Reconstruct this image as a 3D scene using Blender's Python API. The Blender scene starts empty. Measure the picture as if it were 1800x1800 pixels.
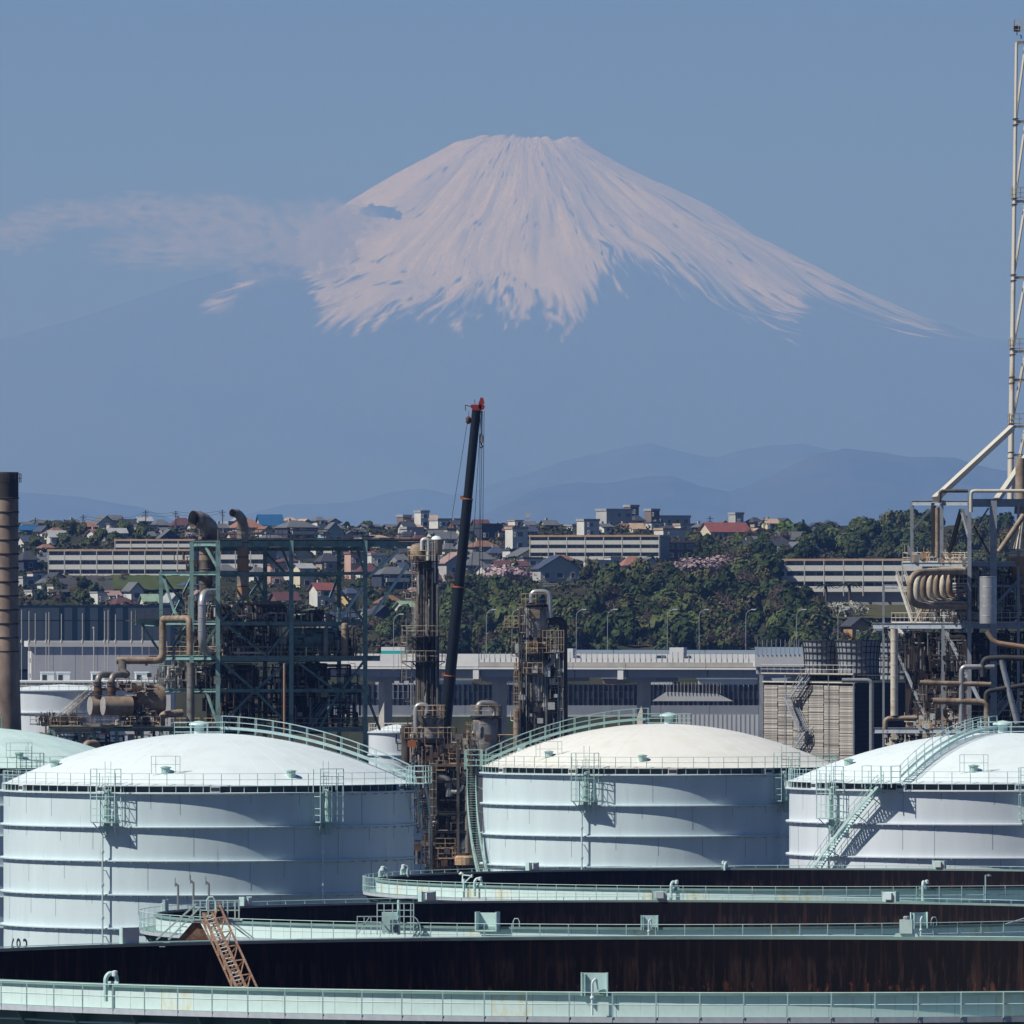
import bpy, math, random
import numpy as np
from mathutils import Vector, Matrix, Quaternion

SC = bpy.context.scene
COL = SC.collection
PI = math.pi
# ---------------------------------------------------------------- camera
CZ = 38.0            # camera height above the plant ground
FPX = 20000.0        # focal length in pixels of the 1800 px photograph
HY = 1065.0          # row of the horizon
cam_data = bpy.data.cameras.new("camera")
cam_data.sensor_width = 36.0
cam_data.lens = 36.0 * FPX / 1800.0
cam_data.shift_y = (HY - 900.0) / 1800.0
cam_data.clip_start = 5.0
cam_data.clip_end = 200000.0
camera = bpy.data.objects.new("camera", cam_data)
camera.location = (0, 0, CZ)
camera.rotation_euler = (math.radians(90), 0, 0)
COL.objects.link(camera)
SC.camera = camera
# ---------------------------------------------------------------- light
SUN_EL = math.radians(49)
SUN_AZ = math.atan2(-0.927, -0.375)
SUNV = Vector((math.sin(SUN_AZ) * math.cos(SUN_EL), math.cos(SUN_AZ) * math.cos(SUN_EL), math.sin(SUN_EL)))
world = bpy.data.worlds.new("World")
SC.world = world
world.use_nodes = True
wn = world.node_tree
wn.nodes.clear()
sky = wn.nodes.new("ShaderNodeTexSky")
sky.sky_type = 'NISHITA'
sky.sun_disc = False
sky.sun_elevation = SUN_EL
sky.sun_rotation = SUN_AZ % (2 * PI)
sky.altitude = 1500
sky.air_density = 0.4
sky.dust_density = 0.0
sky.ozone_density = 6.0
bg = wn.nodes.new("ShaderNodeBackground")
bg.inputs['Strength'].default_value = 0.05
wo = wn.nodes.new("ShaderNodeOutputWorld")
wn.links.new(sky.outputs[0], bg.inputs[0])
wn.links.new(bg.outputs[0], wo.inputs[0])
sun_data = bpy.data.lights.new("sun", 'SUN')
sun_data.energy = 5.0
sun_data.angle = math.radians(0.5)
sun_data.color = (1.0, 0.99, 0.97)
sun = bpy.data.objects.new("sun", sun_data)
sun.rotation_euler = (-SUNV).to_track_quat('-Z', 'Y').to_euler()
sun.location = (0, 0, 300)
COL.objects.link(sun)
SC.view_settings.view_transform = 'Standard'
SC.view_settings.look = 'None'
SC.view_settings.exposure = -0.03
SC.view_settings.gamma = 1.0
SC.view_settings.use_curve_mapping = False
SC.cycles.max_bounces = 5
SC.cycles.diffuse_bounces = 2
SC.cycles.glossy_bounces = 2
SC.cycles.transparent_max_bounces = 16
SC.cycles.volume_bounces = 2
SC.cycles.use_denoising = True

# ---------------------------------------------------------------- materials
MATS = {}
def mat(name, col, rough=0.6, metal=0.0, col2=None, scale=1.0, streak=0.0, cov=0.5, soft=0.15, bump=0.0, detail=6, spec=0.4, obvar=0.0, runs=None):
    """two-tone weathered material in object space (metres); streak>0 stretches the noise along z"""
    m = bpy.data.materials.new(name)
    m.use_nodes = True
    nt = m.node_tree
    b = nt.nodes['Principled BSDF']
    b.inputs['Roughness'].default_value = rough
    b.inputs['Metallic'].default_value = metal
    b.inputs['Specular IOR Level'].default_value = spec
    b.inputs['Base Color'].default_value = (*col, 1)
    out = None
    if col2 is not None or bump > 0:
        tc = nt.nodes.new("ShaderNodeTexCoord")
        mp = nt.nodes.new("ShaderNodeMapping")
        mp.inputs['Scale'].default_value = (scale, scale, scale * (1.0 - streak))
        nz = nt.nodes.new("ShaderNodeTexNoise")
        nz.inputs['Detail'].default_value = detail
        nz.inputs['Roughness'].default_value = 0.62
        nz.inputs['Scale'].default_value = 1.0
        nt.links.new(tc.outputs['Object'], mp.inputs[0])
        nt.links.new(mp.outputs[0], nz.inputs['Vector'])
        if col2 is not None:
            mr = nt.nodes.new("ShaderNodeMapRange")
            mr.inputs['From Min'].default_value = cov - soft
            mr.inputs['From Max'].default_value = cov + soft
            nt.links.new(nz.outputs['Fac'], mr.inputs['Value'])
            mx = nt.nodes.new("ShaderNodeMix"); mx.data_type = 'RGBA'
            mx.inputs['A'].default_value = (*col, 1)
            mx.inputs['B'].default_value = (*col2, 1)
            nt.links.new(mr.outputs[0], mx.inputs['Factor'])
            nt.links.new(mx.outputs['Result'], b.inputs['Base Color'])
            out = mx.outputs['Result']
            if runs is not None:          # thin vertical runs of rust or grime
                mp2 = nt.nodes.new("ShaderNodeMapping"); mp2.inputs['Scale'].default_value = (runs[3], runs[3], runs[3]*0.07)
                n2 = nt.nodes.new("ShaderNodeTexNoise"); n2.inputs['Detail'].default_value = 5; n2.inputs['Scale'].default_value = 1.0
                r2 = nt.nodes.new("ShaderNodeMapRange"); r2.inputs['From Min'].default_value = runs[4]; r2.inputs['From Max'].default_value = runs[4]+0.10; r2.inputs['To Max'].default_value = runs[5]
                x2 = nt.nodes.new("ShaderNodeMix"); x2.data_type = 'RGBA'; x2.inputs['B'].default_value = (runs[0], runs[1], runs[2], 1)
                nt.links.new(tc.outputs['Object'], mp2.inputs[0]); nt.links.new(mp2.outputs[0], n2.inputs['Vector']); nt.links.new(n2.outputs['Fac'], r2.inputs['Value'])
                nt.links.new(r2.outputs[0], x2.inputs['Factor']); nt.links.new(out, x2.inputs['A']); nt.links.new(x2.outputs['Result'], b.inputs['Base Color']); out = x2.outputs['Result']
        if bump > 0:
            bp = nt.nodes.new("ShaderNodeBump")
            bp.inputs['Strength'].default_value = bump
            bp.inputs['Distance'].default_value = 0.1
            nt.links.new(nz.outputs['Fac'], bp.inputs['Height'])
            nt.links.new(bp.outputs[0], b.inputs['Normal'])
    if obvar > 0:
        oi = nt.nodes.new("ShaderNodeObjectInfo")
        hs = nt.nodes.new("ShaderNodeHueSaturation")
        m1 = nt.nodes.new("ShaderNodeMapRange")
        m1.inputs['To Min'].default_value = 1 - obvar; m1.inputs['To Max'].default_value = 1 + obvar
        nt.links.new(oi.outputs['Random'], m1.inputs['Value'])
        nt.links.new(m1.outputs[0], hs.inputs['Value'])
        if out is not None: nt.links.new(out, hs.inputs['Color'])
        else: hs.inputs['Color'].default_value = (*col, 1)
        nt.links.new(hs.outputs[0], b.inputs['Base Color'])
    MATS[name] = m
    return m

# ---------------------------------------------------------------- mesh builder
class MB:
    def __init__(s): s.v = []; s.f = []
    def quad(s, a, b, c, d):
        n = len(s.v); s.v += [tuple(a), tuple(b), tuple(c), tuple(d)]; s.f.append((n, n+1, n+2, n+3)); return s
    def poly(s, pts):
        n = len(s.v); s.v += [tuple(p) for p in pts]; s.f.append(tuple(range(n, n+len(pts)))); return s
    def box(s, x0, x1, y0, y1, z0, z1):
        n = len(s.v)
        s.v += [(x0,y0,z0),(x1,y0,z0),(x1,y1,z0),(x0,y1,z0),(x0,y0,z1),(x1,y0,z1),(x1,y1,z1),(x0,y1,z1)]
        s.f += [(n,n+3,n+2,n+1),(n+4,n+5,n+6,n+7),(n,n+1,n+5,n+4),(n+1,n+2,n+6,n+5),(n+2,n+3,n+7,n+6),(n+3,n,n+4,n+7)]
        return s
    def beam(s, p, q, w, h=None, up=(0,0,1)):
        h = w if h is None else h
        p = Vector(p); q = Vector(q); d = (q-p)
        if d.length < 1e-6: return s
        d.normalize(); u = Vector(up)
        if abs(d.dot(u)) > 0.98: u = Vector((0,1,0))
        r = d.cross(u).normalized(); u = r.cross(d).normalized()
        a = r*(w/2); b = u*(h/2); n = len(s.v)
        s.v += [tuple(p-a-b),tuple(p+a-b),tuple(p+a+b),tuple(p-a+b),tuple(q-a-b),tuple(q+a-b),tuple(q+a+b),tuple(q-a+b)]
        s.f += [(n,n+3,n+2,n+1),(n+4,n+5,n+6,n+7),(n,n+1,n+5,n+4),(n+1,n+2,n+6,n+5),(n+2,n+3,n+7,n+6),(n+3,n,n+4,n+7)]
        return s
    def hbeam(s, p, q, w, h, t=None):
        """an I / H section member"""
        t = t or w*0.12
        p = Vector(p); q = Vector(q); d = (q-p).normalized(); u = Vector((0,0,1))
        if abs(d.dot(u)) > 0.98: u = Vector((0,1,0))
        r = d.cross(u).normalized(); u = r.cross(d).normalized()
        o = u*(h/2-t/2)
        s.beam(p+o, q+o, w, t, u); s.beam(p-o, q-o, w, t, u); s.beam(p, q, t, h-2*t, u)
        return s
    def tube(s, pts, r, n=8, cap=True, r2=None):
        pts = [Vector(p) for p in pts]; m = len(pts); base = len(s.v)
        pd = None; fr = None
        for i, p in enumerate(pts):
            if i == 0: d = pts[1]-pts[0]
            elif i == m-1: d = pts[-1]-pts[-2]
            else: d = (pts[i+1]-pts[i]).normalized() + (pts[i]-pts[i-1]).normalized()
            d.normalize()
            if fr is None:
                u = Vector((0,0,1)) if abs(d.z) < 0.9 else Vector((0,1,0))
                fr = d.cross(u).normalized()
            else:
                fr = (fr - d*fr.dot(d)).normalized()
            g = d.cross(fr)
            rr = r if r2 is None else r + (r2-r)*i/(m-1)
            for k in range(n):
                a = 2*PI*k/n
                s.v.append(tuple(p + fr*(rr*math.cos(a)) + g*(rr*math.sin(a))))
        for i in range(m-1):
            for k in range(n):
                a = base+i*n+k; b = base+i*n+(k+1)%n
                s.f.append((a, b, b+n, a+n))
        if cap:
            s.f.append(tuple(base+k for k in range(n))[::-1]); s.f.append(tuple(base+(m-1)*n+k for k in range(n)))
        return s
    def pipe(s, pts, r, n=10, bend=None, cap=True):
        """polyline with rounded bends"""
        pts = [Vector(p) for p in pts]; bend = bend or 2.2*r; out = [pts[0]]
        for i in range(1, len(pts)-1):
            a = (pts[i-1]-pts[i]); b = (pts[i+1]-pts[i]); bb = min(bend, a.length*0.48, b.length*0.48)
            pa = pts[i]+a.normalized()*bb; pb = pts[i]+b.normalized()*bb
            for k in range(6):
                t = k/5; out.append(pa*(1-t)**2 + pts[i]*2*t*(1-t) + pb*t*t)
        out.append(pts[-1])
        return s.tube(out, r, n, cap)
    def lathe(s, prof, cx=0, cy=0, cz=0, n=24, cap=True, a0=0, a1=2*PI):
        full = abs(a1-a0-2*PI) < 1e-6
        base = len(s.v); m = len(prof); cols = n if full else n+1
        for (r, z) in prof:
            for k in range(cols):
                a = a0+(a1-a0)*k/n
                s.v.append((cx+r*math.cos(a), cy+r*math.sin(a), cz+z))
        for i in range(m-1):
            for k in range(n):
                a = base+i*cols+k; b = base+i*cols+((k+1)%n if full else k+1)
                s.f.append((a, b, b+cols, a+cols))
        if cap and full:
            if prof[0][0] > 1e-4: s.f.append(tuple(base+k for k in range(n))[::-1])
            if prof[-1][0] > 1e-4: s.f.append(tuple(base+(m-1)*cols+k for k in range(n)))
        return s
    def rot(s, a, c=(0,0)):
        ca, sa = math.cos(a), math.sin(a)
        s.v = [(c[0]+(x-c[0])*ca-(y-c[1])*sa, c[1]+(x-c[0])*sa+(y-c[1])*ca, z) for x, y, z in s.v]; return s
    def move(s, dx, dy, dz):
        s.v = [(x+dx, y+dy, z+dz) for x, y, z in s.v]; return s
    def mesh(s, name, m, smooth=False):
        me = bpy.data.meshes.new(name)
        me.from_pydata(s.v, [], s.f)
        if smooth:
            me.polygons.foreach_set("use_smooth", [True]*len(me.polygons))
            me.set_sharp_from_angle(angle=math.radians(40))
        me.materials.append(MATS[m] if isinstance(m, str) else m)
        me.update()
        return me
    def build(s, name, m, parent=None, smooth=False, org=None):
        """org: world origin of a top-level mesh (vertices are in world space)"""
        if org is not None: s.move(-org[0], -org[1], -org[2])
        o = link(name, s.mesh(name, m, smooth), parent)
        if org is not None: o.location = org
        return o

def link(name, me, parent=None, loc=None, rz=0.0):
    o = bpy.data.objects.new(name, me); COL.objects.link(o)
    if parent is not None: o.parent = parent
    if loc is not None: o.location = loc
    if rz: o.rotation_euler = (0, 0, rz)
    return o
def thing(name, label, cat, loc=(0,0,0), rz=0.0, group=None):
    o = bpy.data.objects.new(name, None); COL.objects.link(o)
    o.empty_display_size = 1.0
    o.location = loc; o.rotation_euler = (0, 0, rz)
    o['label'] = label; o['category'] = cat
    if group: o['group'] = group
    return o
def tag(o, label, cat, group=None):
    o['label'] = label; o['category'] = cat
    if group: o['group'] = group
    return o
def struct(o): o['kind'] = 'structure'; return o
def stuff(o): o['kind'] = 'stuff'; return o
def copytree(o, parent=None):
    c = o.copy(); COL.objects.link(c)
    if parent is not None: c.parent = parent
    for ch in list(o.children): copytree(ch, c)
    return c
def P(x, y, D): return Vector(((x-900.0)/FPX*D, D, CZ+(HY-y)/FPX*D))
def PX(x, D): return (x-900.0)/FPX*D
def PZ(y, D): return CZ+(HY-y)/FPX*D

RNG = random.Random(7)
# ================================================================ ground, haze, mountains
mat('dirt', (0.055,0.055,0.055), 0.9, col2=(0.04,0.04,0.04), scale=0.05)
g = MB(); xs = [-32000,-8000,-2000,-500,-100,100,500,2000,8000,32000]; ys = [-3000,-500,300,1400,2400,6000,12000,30000,60000,122000]
for i in range(9):
    for j in range(9): g.quad((xs[i],ys[j],0),(xs[i+1],ys[j],0),(xs[i+1],ys[j+1],0),(xs[i],ys[j+1],0))
struct(g.build('ground', 'dirt'))

hz = bpy.data.materials.new('haze_air'); hz.use_nodes = True
nt = hz.node_tree; nt.nodes.clear()
pv = nt.nodes.new("ShaderNodeVolumePrincipled"); mo = nt.nodes.new("ShaderNodeOutputMaterial")
pv.inputs['Color'].default_value = (0.175, 0.355, 0.88, 1)
pv.inputs['Absorption Color'].default_value = (0.60, 0.52, 0.16, 1)
pv.inputs['Density'].default_value = 2.95/80000.0
pv.inputs['Anisotropy'].default_value = 0.0
nt.links.new(pv.outputs[0], mo.inputs['Volume'])
hb = MB().box(-33000, 33000, -3100, 123000, -1.5, 4790).build('haze', hz)
stuff(hb)

# ---- the volcano: a height field in polar coordinates round its crater
def fbm(x, y, seed, octv=5, lac=2.0, gain=0.5):
    """value-noise fractal, numpy"""
    out = np.zeros_like(x, dtype=float); a = 1.0; tot = 0
    for o in range(octv):
        xi = np.floor(x).astype(np.int64); yi = np.floor(y).astype(np.int64)
        xf = x-xi; yf = y-yi
        u = xf*xf*(3-2*xf); v = yf*yf*(3-2*yf)
        def h(i, j):
            n = (i*374761393 + j*668265263 + (seed+o)*1274126177) & 0x7fffffff
            n = ((n ^ (n >> 13)) * 1274126177) & 0x7fffffff
            return ((n ^ (n >> 16)) & 0xffff)/65535.0
        out += a*((h(xi,yi)*(1-u)+h(xi+1,yi)*u)*(1-v)+(h(xi,yi+1)*(1-u)+h(xi+1,yi+1)*u)*v)
        tot += a; a *= gain; x = x*lac+17.3; y = y*lac+5.1
    return out/tot
def grid_mesh(name, V, nu, nv, m, attrs=None, smooth=True):
    me = bpy.data.meshes.new(name)
    idx = np.arange(nu*nv).reshape(nu, nv)
    F = np.stack([idx[:-1,:-1], idx[1:,:-1], idx[1:,1:], idx[:-1,1:]], -1).reshape(-1, 4)
    me.vertices.add(len(V)); me.vertices.foreach_set("co", V.astype(np.float32).ravel())
    me.loops.add(F.size); me.loops.foreach_set("vertex_index", F.astype(np.int32).ravel())
    me.polygons.add(len(F)); me.polygons.foreach_set("loop_start", np.arange(0, F.size, 4, dtype=np.int32))
    me.polygons.foreach_set("use_smooth", np.full(len(F), smooth))
    for k, a in (attrs or {}).items():
        at = me.attributes.new(k, 'FLOAT', 'POINT'); at.data.foreach_set("value", a.astype(np.float32).ravel())
    me.update(calc_edges=True); me.validate()
    me.materials.append(MATS[m] if isinstance(m, str) else m)
    return me

FD = 112000.0; FX = PX(930, FD)
nth, nr = 1100, 300
th = np.linspace(-PI*0.02, -PI*0.98, nth)            # camera-facing half: right (+x) round to left
rr = 5.6*np.concatenate([np.linspace(0, 80, 24), np.linspace(84, 520, 200), np.linspace(530, 2500, nr-224)])
TH, RR = np.meshgrid(th, rr, indexing='ij')
pr = np.array([(0,262),(60,256),(80,247),(88,246),(110,260),(160,290),(270,350),(370,404),(470,455),(570,508),(670,556),(760,585),(900,612),(1100,640),(1500,760),(2500,1070)])
pl = np.array([(0,262),(60,252),(80,242),(88,243),(130,252),(230,305),(315,356),(460,447),(530,486),(600,503),(730,545),(830,576),(930,606),(1100,640),(1500,760),(2500,1070)])
zr = np.interp(RR/5.6, pr[:,0], pr[:,1]); zl = np.interp(RR/5.6, pl[:,0], pl[:,1])
w = (1+np.cos(TH))/2; w = w*w*(3-2*w)
Y = zr*w + zl*(1-w)
Z = CZ+(HY-Y)*5.6
rad = RR/5.6
# gullies run down the slope: noise in angle, slowly varying with radius
warp = (fbm(TH*3+9, rad/160, 3, 4)-0.5)*0.5
gul = fbm((TH+warp*0.18)*26, rad/260, 11, 5)-0.5
fine = fbm((TH+warp*0.18)*95, rad/110, 31, 5)-0.5
amp = np.clip((rad-40)/200, 0, 1)
ridge = np.abs(fbm((TH+warp*0.12)*9, rad/400, 77, 3)-0.5)*2
broad = fbm((TH+warp*0.3)*5.5, rad/300, 205, 3)-0.5
Z += 1.4*amp*(broad*150*np.clip(rad/300,0.2,1.3) + gul*9*np.clip(rad/350,0.3,2.2) + fine*4*np.clip(rad/250,0.4,2.0) - ridge*12*np.clip(rad/300,0.2,1.2))
# crater rim teeth
rim = np.exp(-((rad-84)/16.0)**2)
Z += rim*(fbm(TH*9+3, rad*0+1, 5, 4)-0.5)*95
Z += (fbm(TH*40, rad/14, 91, 4)-0.5)*(7+14*np.exp(-((rad-110)/40)**2))*np.clip(rad/90,0,1)
Xw = FX+RR*np.cos(TH); Yw = FD+RR*np.sin(TH)
Z = np.maximum(Z, -5)
# snow: attribute = photo rows above the local snow line
scrx = 930+rad*np.cos(TH)
sl = np.array([(200,400),(480,400),(520,430),(548,500),(560,560),(575,590),(640,600),(700,585),(780,580),(860,570),(920,575),(1000,588),(1040,560),(1060,500),(1130,492),(1200,520),(1300,572),(1345,575),(1385,580),(1410,530),(1470,545),(1560,575),(1660,592),(1700,580),(1800,560)])
line = np.interp(scrx, sl[:,0], sl[:,1])
rowz = HY-(Z-CZ)/5.6
snow = (line-rowz)/42.0-0.35
snow += (gul*1.7+fine*3.0)*np.clip(1.2-snow*0.25, 0.25, 1.2)
snow += (fbm((TH+warp*0.2)*210, rad/26, 61, 4)-0.5)*1.3
for (gx,gy,wx,wy,k_) in ((400,548,34,26,1.6),(478,592,9,14,2.2),(440,510,26,12,.9)):
    snow = np.maximum(snow, 0.30+k_*.05-((scrx-gx+(rowz-gy)*.5)/wx)**2-((rowz-gy)/wy)**2+fine*2+gul*2)
# wind-scoured rock streaks inside the snow field
lobe = fbm((TH+warp*0.3)*7, rad/150, 171, 3)
spot = fbm((TH+warp*0.35)*70, rad/38, 131, 4)*0.75 + lobe*0.25
snow = np.where((spot > 0.60+0.014*np.clip(snow,0,5)+0.05*np.clip((250-rad)/130,0,1)) & (rad > 120), np.minimum(snow, (0.640+0.012*np.clip(snow,0,5)-spot)*18), snow)
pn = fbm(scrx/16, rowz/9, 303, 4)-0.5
snow -= np.clip(9*np.exp(-((scrx-672)/44)**2-((rowz-380-(scrx-668)*.10)/17)**2)*(1+2.2*pn)-2.2, 0, 9)*1.8  # cloud shade on the snow, painted in as a snow-free patch
V = np.stack([Xw, Yw, Z], -1).reshape(-1, 3)
fm = bpy.data.materials.new('snowy_lava'); fm.use_nodes = True
nt = fm.node_tree; b = nt.nodes['Principled BSDF']; b.inputs['Roughness'].default_value = 0.8; b.inputs['Specular IOR Level'].default_value = 0.1
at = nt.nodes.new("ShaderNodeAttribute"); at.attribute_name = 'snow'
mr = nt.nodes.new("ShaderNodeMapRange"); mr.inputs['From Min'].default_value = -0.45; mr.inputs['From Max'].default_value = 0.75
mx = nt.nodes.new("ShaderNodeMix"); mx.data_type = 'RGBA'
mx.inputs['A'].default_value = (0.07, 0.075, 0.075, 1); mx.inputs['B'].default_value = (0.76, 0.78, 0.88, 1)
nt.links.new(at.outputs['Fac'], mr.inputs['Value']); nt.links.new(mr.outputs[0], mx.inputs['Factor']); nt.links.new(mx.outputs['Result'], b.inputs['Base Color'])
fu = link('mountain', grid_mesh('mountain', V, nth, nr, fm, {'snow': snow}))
struct(fu)

# ---- lower ranges in front of it
mat('forest_far', (0.035,0.05,0.035), 0.95, col2=(0.07,0.075,0.05), scale=0.002, spec=0.0)
def ridge_range(name, pts, D, depth, seed, base_row=930):
    pts = np.array(pts, float); x0, x1 = pts[0,0], pts[-1,0]
    nu, nv = 420, 70
    u = np.linspace(x0, x1, nu); v = np.linspace(-1, 1, nv)
    U, Vv = np.meshgrid(u, v, indexing='ij')
    top = PZ(np.interp(U, pts[:,0], pts[:,1]), D)
    Xw = (U-900)/FPX*D; Yw = D+Vv*depth
    prof = np.clip(1-np.abs(Vv)**1.2, 0, 1)
    rough = (fbm(Xw/1500, Yw/1500, seed, 5)-0.5)
    sp = np.abs(fbm(Xw/900+4, Yw/2500, seed+9, 4)-0.5)*2
    Zw = top*prof*(1-0.30*(1-prof)*sp*2) + rough*126*np.clip(prof*1.5,0,1)+(fbm(Xw/260,Yw/260,seed+4,3)-0.5)*26
    Zw = np.maximum(Zw, -4)
    V = np.stack([Xw, Yw, Zw], -1).reshape(-1, 3)
    return struct(link(name, grid_mesh(name, V, nu, nv, 'forest_far')))
ridge_range('far_hills', [(150,1064),(280,985),(380,925),(440,905),(500,890),(600,884),(680,870),(740,862),(800,873),(850,862),(900,842),(950,829),(1000,813),(1060,799),(1100,788),(1140,783),(1200,797),(1260,808),(1300,796),(1350,784),(1410,781),(1470,796),(1560,815),(1700,840),(1900,850)], 78000, 7000, 5)
ridge_range('near_hills', [(600,1064),(720,985),(780,940),(860,905),(900,885),(950,862),(1020,850),(1060,852),(1130,840),(1180,838),(1230,852),(1280,860),(1330,845),(1390,815),(1440,795),(1485,785),(1540,790),(1600,797),(1640,793),(1680,795),(1720,808),(1800,822),(1900,835)], 58000, 5600, 21)
ridge_range('left_hills', [(-120,868),(0,865),(60,866),(150,870),(200,876),(250,885),(290,900),(340,930),(420,990),(520,1064)], 72000, 5600, 33)

# ---- the cloud bank that trails off the mountain's left shoulder: thin banks of vapour
cm = bpy.data.materials.new('cloud_vapour'); cm.use_nodes = True; nt = cm.node_tree; nt.nodes.clear()
pv = nt.nodes.new("ShaderNodeVolumePrincipled"); mo = nt.nodes.new("ShaderNodeOutputMaterial"); tc = nt.nodes.new("ShaderNodeTexCoord")
mp = nt.nodes.new("ShaderNodeMapping"); mp.inputs['Scale'].default_value = (4.2,1.2,4.6); nz = nt.nodes.new("ShaderNodeTexNoise"); nz.inputs['Detail'].default_value = 6; nz.inputs['Roughness'].default_value = .6; nz.inputs['Scale'].default_value = 1.0
oi = nt.nodes.new("ShaderNodeObjectInfo"); nt.links.new(oi.outputs['Location'], mp.inputs['Location'])
ln = nt.nodes.new("ShaderNodeVectorMath"); ln.operation = 'LENGTH'; fo_ = nt.nodes.new("ShaderNodeMapRange"); fo_.inputs['From Min'].default_value = 1.0; fo_.inputs['From Max'].default_value = .25
mr = nt.nodes.new("ShaderNodeMapRange"); mr.inputs['From Min'].default_value = .46; mr.inputs['From Max'].default_value = .62; mr.inputs['To Max'].default_value = .0034
mu = nt.nodes.new("ShaderNodeMath"); mu.operation = 'MULTIPLY'
nt.links.new(tc.outputs['Object'], mp.inputs[0]); nt.links.new(mp.outputs[0], nz.inputs['Vector']); nt.links.new(nz.outputs['Fac'], mr.inputs['Value'])
nt.links.new(tc.outputs['Object'], ln.inputs[0]); nt.links.new(ln.outputs['Value'], fo_.inputs['Value']); nt.links.new(mr.outputs[0], mu.inputs[0]); nt.links.new(fo_.outputs[0], mu.inputs[1]); nt.links.new(mu.outputs[0], pv.inputs['Density'])
pv.inputs['Color'].default_value = (0.97,0.97,0.97,1); nt.links.new(pv.outputs[0], mo.inputs['Volume'])
ball = MB().lathe([(max(.001,math.sin(PI*i/10)),-math.cos(PI*i/10)) for i in range(11)],n=20,cap=False).mesh('cloud', cm, True)
for k_,(px,py,wx,wy) in enumerate(((20,410,90,45),(120,378,110,32),(250,372,110,42),(370,392,130,62),(470,425,120,80),(560,420,90,80),(600,385,80,36),(300,440,160,40),(572,440,62,66),(612,392,70,30))):
    o = link('cloud', ball, None, tuple(P(px, py, 105000-900*k_))); o.scale = (wx*5.3, 1100, wy*5.3); stuff(o)
# ================================================================ storage tanks
mat('tank_white', (0.67,0.81,0.87), 0.45, col2=(0.58,0.70,0.76), scale=0.6, streak=0.85, cov=0.60, soft=0.22, spec=0.3, runs=(0.36,0.33,0.29,2.2,0.68,0.55))
mat('tank_lilac', (0.70,0.77,0.84), 0.45, col2=(0.61,0.67,0.75), scale=0.6, streak=0.85, cov=0.60, soft=0.22, spec=0.3, runs=(0.38,0.34,0.31,2.2,0.69,0.5))
mat('roof_white', (0.76,0.86,0.91), 0.5, col2=(0.70,0.78,0.82), scale=0.35, cov=0.62, soft=0.12, spec=0.3)
mat('roof_cream', (0.80,0.81,0.79), 0.5, col2=(0.74,0.74,0.68), scale=0.5, cov=0.6, soft=0.12, spec=0.3)
mat('roof_mint', (0.64,0.83,0.83), 0.5, col2=(0.50,0.70,0.70), scale=0.4, cov=0.6, soft=0.15, spec=0.3)
mat('mint', (0.40,0.59,0.56), 0.5, col2=(0.22,0.38,0.35), scale=2.0, cov=0.62, soft=0.1)
mat('mint_pale', (0.56,0.77,0.77), 0.5, col2=(0.42,0.58,0.57), scale=1.2, cov=0.62)
mat('recess_shade', (0.05,0.07,0.08), 0.8)  # near-black paint standing for shade in the eaves gap and vent openings
mat('ink', (0.02,0.02,0.03), 0.6)
mat('seam', (0.40,0.46,0.50), 0.6)

def ringpt(az, r, z): return (r*math.cos(az), r*math.sin(az), z)
def ring_rail(mb, R, z, a0, a1, posts, h=1.1, rp=0.03, rails=(1.1, 0.55)):
    n = max(8, int(abs(a1-a0)*R/1.2))
    for hh in rails:
        mb.tube([ringpt(a0+(a1-a0)*k/n, R, z+hh) for k in range(n+1)], rp, 4, cap=False)
    for k in range(posts+1):
        a = a0+(a1-a0)*k/posts
        mb.beam(ringpt(a, R, z), ringpt(a, R, z+h), 0.06)
def stair(parent, mt, az0, z0, az1, z1, Rin, w=0.9, name='side_stair', sides=2):
    """spiral stair on a shell; treads are sub-parts"""
    L = abs(az1-az0)*Rin; n = max(6, int(abs(z1-z0)/0.24))
    s = MB(); K = 24
    A = [az0+(az1-az0)*k/K for k in range(K+1)]; Zz = [z0+(z1-z0)*k/K for k in range(K+1)]
    for r in (Rin, Rin+w):
        for k in range(K): s.beam(ringpt(A[k], r, Zz[k]), ringpt(A[k+1], r, Zz[k+1]), 0.07, 0.26)
    for r in ((Rin, Rin+w) if sides == 2 else (Rin+w,)):
        for hh in (1.05, 0.55):
            s.tube([ringpt(A[k], r, Zz[k]+hh) for k in range(K+1)], 0.028, 4, cap=False)
        for k in range(0, K+1, 2): s.beam(ringpt(A[k], r, Zz[k]), ringpt(A[k], r, Zz[k]+1.05), 0.05)
    for k in range(2, K+1, 4):
        s.beam(ringpt(A[k], Rin+w, Zz[k]-0.1), ringpt(A[k], Rin-0.9, Zz[k]-0.9), 0.08)
    st = s.build(name, mt, parent)
    tm = MB().box(-w/2, w/2, -0.13, 0.13, -0.02, 0.02).mesh('tread', mt)
    for k in range(n+1):
        t = k/n; a = az0+(az1-az0)*t; p = ringpt(a, Rin+w/2, z0+(z1-z0)*t)
        link('tread', tm, st, p, a)
    return st
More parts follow.
